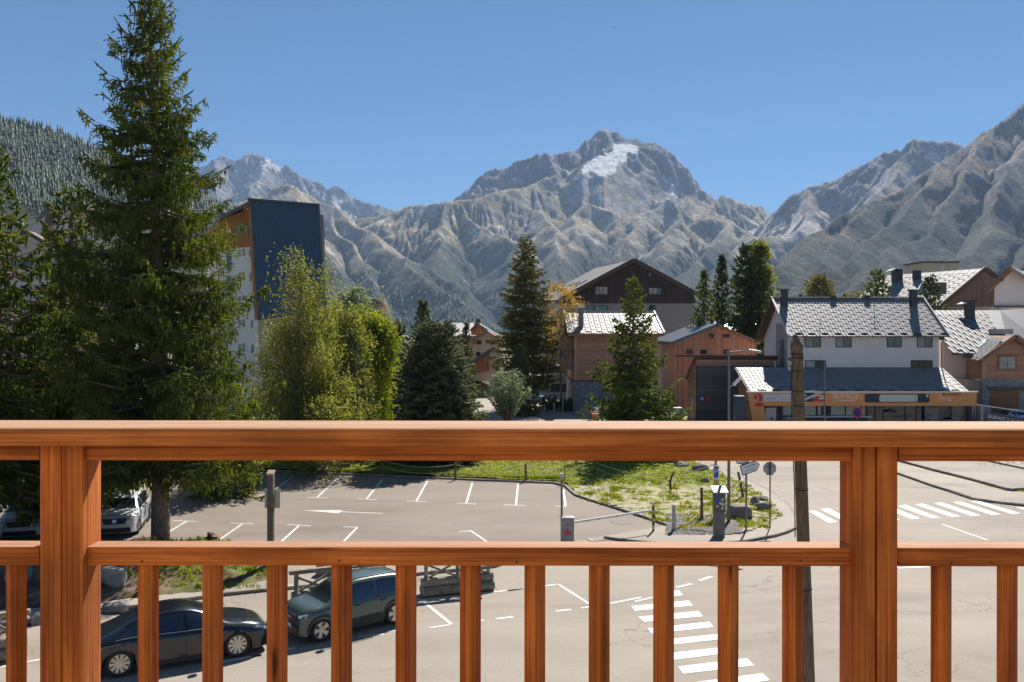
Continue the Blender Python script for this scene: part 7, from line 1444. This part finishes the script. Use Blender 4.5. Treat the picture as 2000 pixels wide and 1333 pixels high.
leafy(Vector((X_(1600, 140), 140, .1)), 17.6, lambda u, c: float(np.interp(u, [.4,.7,.9,1],[2.4,2.7,1.9,.5])), 43, 'golden green round tree showing above the chalet ridge', L_larch, name='leafy_tree', n_cl=180, leaf=.3, strand=.6, per=40, z0=.5, weep=.3, trunk=.2, spread=.6)
leafy(Vector((X_(1673, 132), 132, .1)), 14.6, lambda u, c: float(np.interp(u, [.4,.7,.9,1],[2.2,2.3,1.5,.5])), 44, 'low golden tree left of the grey panel roof', L_larch, name='leafy_tree', n_cl=120, leaf=.3, strand=.6, per=36, z0=.5, weep=.3, trunk=.2, spread=.6)
# autumn rowan and its thin neighbour
leafy(Vector((X_(1096, 100), 100, .1)), 14.2, lambda u, c: float(np.interp(u, [.3,.5,.7,.9,1],[1.7,2.2,2.5,2.2,.7])), 45, 'golden autumn tree between the larch and the cedar chalet', L_yellow, name='autumn_tree', n_cl=150, leaf=.21, strand=.8, per=34, z0=.34, weep=.5, trunk=.14, spread=.45)
# grey green shrub by the street
def shrub(base, h, r, seed, label, m, n=70, per=60, leaf=.13):
    rs = np.random.RandomState(seed); t = empty('shrub', base, label, 'shrub'); T = MB(); pts = []
    for i in range(n):
        a = rs.rand()*6.283; e_ = rs.uniform(.15, 1)**.7; rr = r*e_; top = np.array((math.cos(a)*rr, math.sin(a)*rr, h*(1.0-.42*e_**2)*rs.uniform(.8, 1.06))); s = np.array((math.cos(a)*.15, math.sin(a)*.15, 0)); mid = (s+top)/2+np.array((math.cos(a), math.sin(a), 0))*-.1*r
        T.tube([Vector(s), Vector(mid), Vector(top)], [.03, .02, .006], 4, False); q = rs.uniform(.3, 1.03, per)[:, None]; c = s*(1-q)**2+2*mid*q*(1-q)+top*q**2+rs.normal(size=(per, 3))*.11; pts.append(c)
    T.build('stems', M_bark, t, local=True); p = np.concatenate(pts); n_ = len(p); s = leaf*rs.uniform(.6, 1.2, n_); A = rs.normal(size=(n_, 3)); A[:, 2] += .6; A /= np.linalg.norm(A, axis=1)[:, None]; B = np.cross(A, rs.normal(size=(n_, 3))); B /= np.linalg.norm(B, axis=1)[:, None]
    V = np.stack([p-A*(s*.8)[:, None], p+B*(s*.3)[:, None], p+A*(s*.8)[:, None], p-B*(s*.3)[:, None]], 1).reshape(-1, 3); i = np.arange(n_)*4; npmesh('crown', V, np.stack([i,i+1,i+2,i+3], 1), m, parent=t); return t
shrub(Vector((X_(990, 85), 85, 0)), 5.4, 2.35, 51, 'pale green willow shrub fanning up beside the village street', L_grey, n=110, per=55, leaf=.19)
for i, (px, Y_, h_, r_, lb_) in enumerate(((1075,99,1.6,1.9,'low dark hedge below the hotel terrace'),(1110,98,1.4,1.6,'low shrub at the corner of the stone base'),(790,76,2.4,3.0,'dark shrub row between the birch and the parking street'),(915,118,2.2,3.0,'low green shrub below the small cream chalet'),(1300,78,1.6,2.2,'low sunlit shrub at the foot of the open spruce'))):
    shrub(Vector((X_(px, Y_), Y_, 0)), h_, r_, 70+i, lb_, [L_dark, L_spruce, L_dark, L_birch, L_green][i], n=40, per=40, leaf=.2)
# distant bushes on the meadow above the roofs at far left
# ------------------------------------------------------------------ balcony railing
def woodmat(name, ax, c=(.58,.185,.040), c2=(.30,.078,.017), sheen=0, worn=None):
    m = bpy.data.materials.new(name); m.use_nodes = True; t = m.node_tree; N = t.nodes; L = t.links; b = N['Principled BSDF']; b.inputs['Roughness'].default_value = .72; b.inputs['Specular IOR Level'].default_value = .22
    tc = N.new('ShaderNodeTexCoord'); oi = N.new('ShaderNodeObjectInfo'); vm = N.new('ShaderNodeVectorMath'); vm.operation = 'MULTIPLY_ADD'; L.new(oi.outputs['Random'], vm.inputs[0]); vm.inputs[1].default_value = (3.7, 5.3, 7.1); L.new(tc.outputs['Object'], vm.inputs[2])
    mp = N.new('ShaderNodeMapping'); mp.inputs['Scale'].default_value = (1.2, 22, 22) if ax == 'X' else (22, 22, 1.2); L.new(vm.outputs[0], mp.inputs[0])
    nz = N.new('ShaderNodeTexNoise'); nz.inputs['Scale'].default_value = 1.6; nz.inputs['Detail'].default_value = 9; nz.inputs['Roughness'].default_value = .62; nz.inputs['Distortion'].default_value = .6; L.new(mp.outputs[0], nz.inputs[0])
    mp2 = N.new('ShaderNodeMapping'); mp2.inputs['Scale'].default_value = (1.0, 160, 160) if ax == 'X' else (160, 160, 1.0); L.new(vm.outputs[0], mp2.inputs[0])
    n2 = N.new('ShaderNodeTexNoise'); n2.inputs['Scale'].default_value = 1.2; n2.inputs['Detail'].default_value = 4; L.new(mp2.outputs[0], n2.inputs[0])
    ad = N.new('ShaderNodeMath'); ad.operation = 'ADD'; L.new(nz.outputs['Fac'], ad.inputs[0]); 
    s_ = N.new('ShaderNodeMath'); s_.operation = 'MULTIPLY'; L.new(n2.outputs['Fac'], s_.inputs[0]); s_.inputs[1].default_value = .75; L.new(s_.outputs[0], ad.inputs[1])
    mr = N.new('ShaderNodeMapRange'); mr.inputs['From Min'].default_value = .74; mr.inputs['From Max'].default_value = 1.02; L.new(ad.outputs[0], mr.inputs[0])
    mx = N.new('ShaderNodeMix'); mx.data_type = 'RGBA'; mx.inputs['A'].default_value = (*c2, 1); mx.inputs['B'].default_value = (*c, 1); L.new(mr.outputs[0], mx.inputs['Factor']); col = mx.outputs['Result']
    # knots
    mk = N.new('ShaderNodeMapping'); mk.inputs['Scale'].default_value = (1.3, 7, 7) if ax == 'X' else (7, 7, 1.3); L.new(vm.outputs[0], mk.inputs[0]); vo = N.new('ShaderNodeTexVoronoi'); vo.inputs['Scale'].default_value = 1.5; L.new(mk.outputs[0], vo.inputs['Vector'])
    kr = N.new('ShaderNodeMapRange'); kr.inputs['From Min'].default_value = .05; kr.inputs['From Max'].default_value = .13; L.new(vo.outputs['Distance'], kr.inputs[0])
    m3 = N.new('ShaderNodeMix'); m3.data_type = 'RGBA'; m3.inputs['A'].default_value = (.07,.022,.010,1); L.new(col, m3.inputs['B']); L.new(kr.outputs[0], m3.inputs['Factor']); col = m3.outputs['Result']
    # tone drift and grime
    n4 = N.new('ShaderNodeTexNoise'); n4.inputs['Scale'].default_value = 3.5; n4.inputs['Detail'].default_value = 6; L.new(vm.outputs[0], n4.inputs[0]); m4 = N.new('ShaderNodeMapRange'); m4.inputs['From Min'].default_value = .3; m4.inputs['From Max'].default_value = .65; m4.inputs['To Min'].default_value = .62; m4.inputs['To Max'].default_value = 1.08; L.new(n4.outputs['Fac'], m4.inputs[0])
    v4 = N.new('ShaderNodeVectorMath'); v4.operation = 'SCALE'; L.new(col, v4.inputs[0]); L.new(m4.outputs[0], v4.inputs['Scale']); col = v4.outputs[0]
    if worn:   # sun bleached upper faces: paint worn to bare wood where it faces up
        g = N.new('ShaderNodeNewGeometry'); sp = N.new('ShaderNodeSeparateXYZ'); L.new(g.outputs['Normal'], sp.inputs[0]); w_ = N.new('ShaderNodeMapRange'); w_.inputs['From Min'].default_value = .55; w_.inputs['From Max'].default_value = .95; L.new(sp.outputs['Z'], w_.inputs[0])
        n5 = N.new('ShaderNodeMapRange'); n5.inputs['From Min'].default_value = .38; n5.inputs['From Max'].default_value = .56; n5.inputs['To Min'].default_value = .55; L.new(nz.outputs['Fac'], n5.inputs[0]); mu = N.new('ShaderNodeMath'); mu.operation = 'MULTIPLY'; L.new(w_.outputs[0], mu.inputs[0]); L.new(n5.outputs[0], mu.inputs[1])
        m6 = N.new('ShaderNodeMix'); m6.data_type = 'RGBA'; L.new(mu.outputs[0], m6.inputs['Factor']); L.new(col, m6.inputs['A']); m6.inputs['B'].default_value = (*worn, 1); col = m6.outputs['Result']
    L.new(col, b.inputs[0]); bp = N.new('ShaderNodeBump'); bp.inputs['Strength'].default_value = .6; bp.inputs['Distance'].default_value = .002; L.new(ad.outputs[0], bp.inputs['Height']); L.new(bp.outputs[0], b.inputs['Normal']); return m
W_h = woodmat('stained_wood_length', 'X', worn=(.40,.22,.135)); W_v = woodmat('stained_wood_upright', 'Z'); W_cap = woodmat('stained_wood_cap', 'X', c=(.56,.195,.050), c2=(.30,.085,.020), worn=(.42,.26,.16))
T = empty('balcony_railing', (0, 2.2, 7.45), 'orange brown stained wooden balcony railing across the foreground', 'railing')
YP = 2.2
def xpx(px, Y=YP): return (px-1000)/F*Y
def zpx(py, Y=YP): return H-(py-YH)/F*Y
def wb(nm, x0, x1, y0, y1, z0, z1, m, bev=.003, seed=0):
    a = MB(); a.box(x0, y0, z0, x1, y1, z1); return a.build(nm, m, T, bevel=bev)
# handrail cap, made of two boards laid end to end, with rounded nosing
Yc0, Yc1 = 2.15, 2.345
zt_ = zpx(821.5, Yc1); zb_ = zpx(873.5, Yc0)
def capboard(x0, x1):
    a = MB(); r = .013; pr = []
    for cy, cz, a0 in ((Yc1-r, zt_-r, 0), (Yc0+r, zt_-r, 90), (Yc0+.006, zb_+.006, 180), (Yc1-.006, zb_+.006, 270)):
        rr_ = r if a0 < 180 else .006
        for k in range(5): an = R(a0+90*k/4); pr.append((cy+rr_*math.cos(an), cz+rr_*math.sin(an)))
    a.prism([(x0, y, z) for y, z in pr], (x1-x0, 0, 0)); return a.build('handrail', W_cap, T, smooth='auto')
capboard(-4.2, xpx(2400, Yc0)); capboard(xpx(2403, Yc0), 5.5)
YU, YM = 2.212, 2.222
posts = [(77, 118.2), (119.4, 161), (1667, 1709), (1713, 1752.5)]
for a_, b_ in posts: wb('post', xpx(a_), xpx(b_), YP, YP+.098, 7.40, zb_-.0015, W_v)
for a_, b_ in ((-900, 76), (162.5, 1663), (1754, 3000)):
    wb('upper_rail', xpx(a_, YU), xpx(b_, YU), YU, YU+.062, zpx(900.5, YU), zb_-.002, W_h)
    wb('middle_rail', xpx(a_+ (4 if a_ == 162.5 else 0), YM), xpx(b_, YM), YM, YM+.066, zpx(1106, YM), zpx(1069.5, YM), W_h)
    wb('lower_rail', xpx(a_, YM), xpx(b_, YM), YM, YM+.066, 7.56, 7.61, W_h)
Yb_ = 2.258; sd_ = .0394; zt2 = zpx(1106, YM)-.0005; base = None
xs_b = [415+125.8*i for i in range(-7, 10)]+[1837.5+129*i for i in range(0, 7)]
for px in xs_b:
    if 60 < px < 200 or 1600 < px < 1780: continue
    if px > 1600 and px < 1837: continue
    if px < 60: px += -40+34
    x = xpx(px, Yb_)
    if base is None:
        a = MB(); a.box(-sd_/2, -sd_/2, 7.61-7.45, sd_/2, sd_/2, zt2-7.45); base = a.build('baluster', W_v, T, bevel=.002, local=True); o = base
    else: o = link('baluster', base.data, T)
    o.location = (x, Yb_-2.2, 0); o.rotation_euler.z = R(45)
M_nail = mat('nail_rust', (.05,.02,.012), .7)
for px, py in ((276,1098),(662,1096),(1008,1099),(1420,1097),(1562,1094),(1857,1101),(1935,1098)): MB().disc((xpx(px,YM), YM-.0005, zpx(py,YM)), .0026, (0,-1,0), .0012, 10).build('nail', M_nail, T)
T.rotation_euler.y = R(.07)
# the balcony floor behind the railing (boards), below the picture
fl = bpy.data.objects.new('balcony_floor', None); COL.objects.link(fl); fl['kind'] = 'structure'; fl.location = (0, 1, 7.40)
M_deck = mat('deck_board', (.36,.25,.17), .8, noise=.35, nscale=5, stretch=(1,8,1), bump=.4, rand=.12); me = None
for i in range(29):
    if me is None: o = MB().box(-4.5, -.07, -.03, 4.5, .07, 0).build('floor_board', M_deck, fl, bevel=.003, local=True); me = o.data
    else: o = link('floor_board', me, fl)
    o.location = (0, -2.0+i*.145, 0)

# unseen house front added behind the viewer to bounce sunlight onto the railing
fc = empty('bounce_facade', (0, -2.1, 0), 'unseen cream house front added to bounce sun onto the railing', 'building')
M_bounce = mat('bounce_render', (.74,.62,.46), .9, noise=.06, nscale=1.5); MB().box(-9, -2.6, 0, 1.6, -2.2, 7.36).build('lower_wall', M_bounce, fc); MB().box(-9, -2.6, 7.36, -1.2, -2.2, 13).build('wall', M_bounce, fc); MB().box(1.2, -2.6, 7.36, 1.6, -2.2, 13).build('wall', M_bounce, fc); MB().box(-1.2, -2.6, 9.7, 1.2, -2.2, 13).build('wall', M_bounce, fc)  # wall stops short on the right, so right baluster faces get less bounce
MB().box(-1.2, -2.5, 7.4, 1.2, -2.45, 9.7).build('window_pane', M_win, fc)
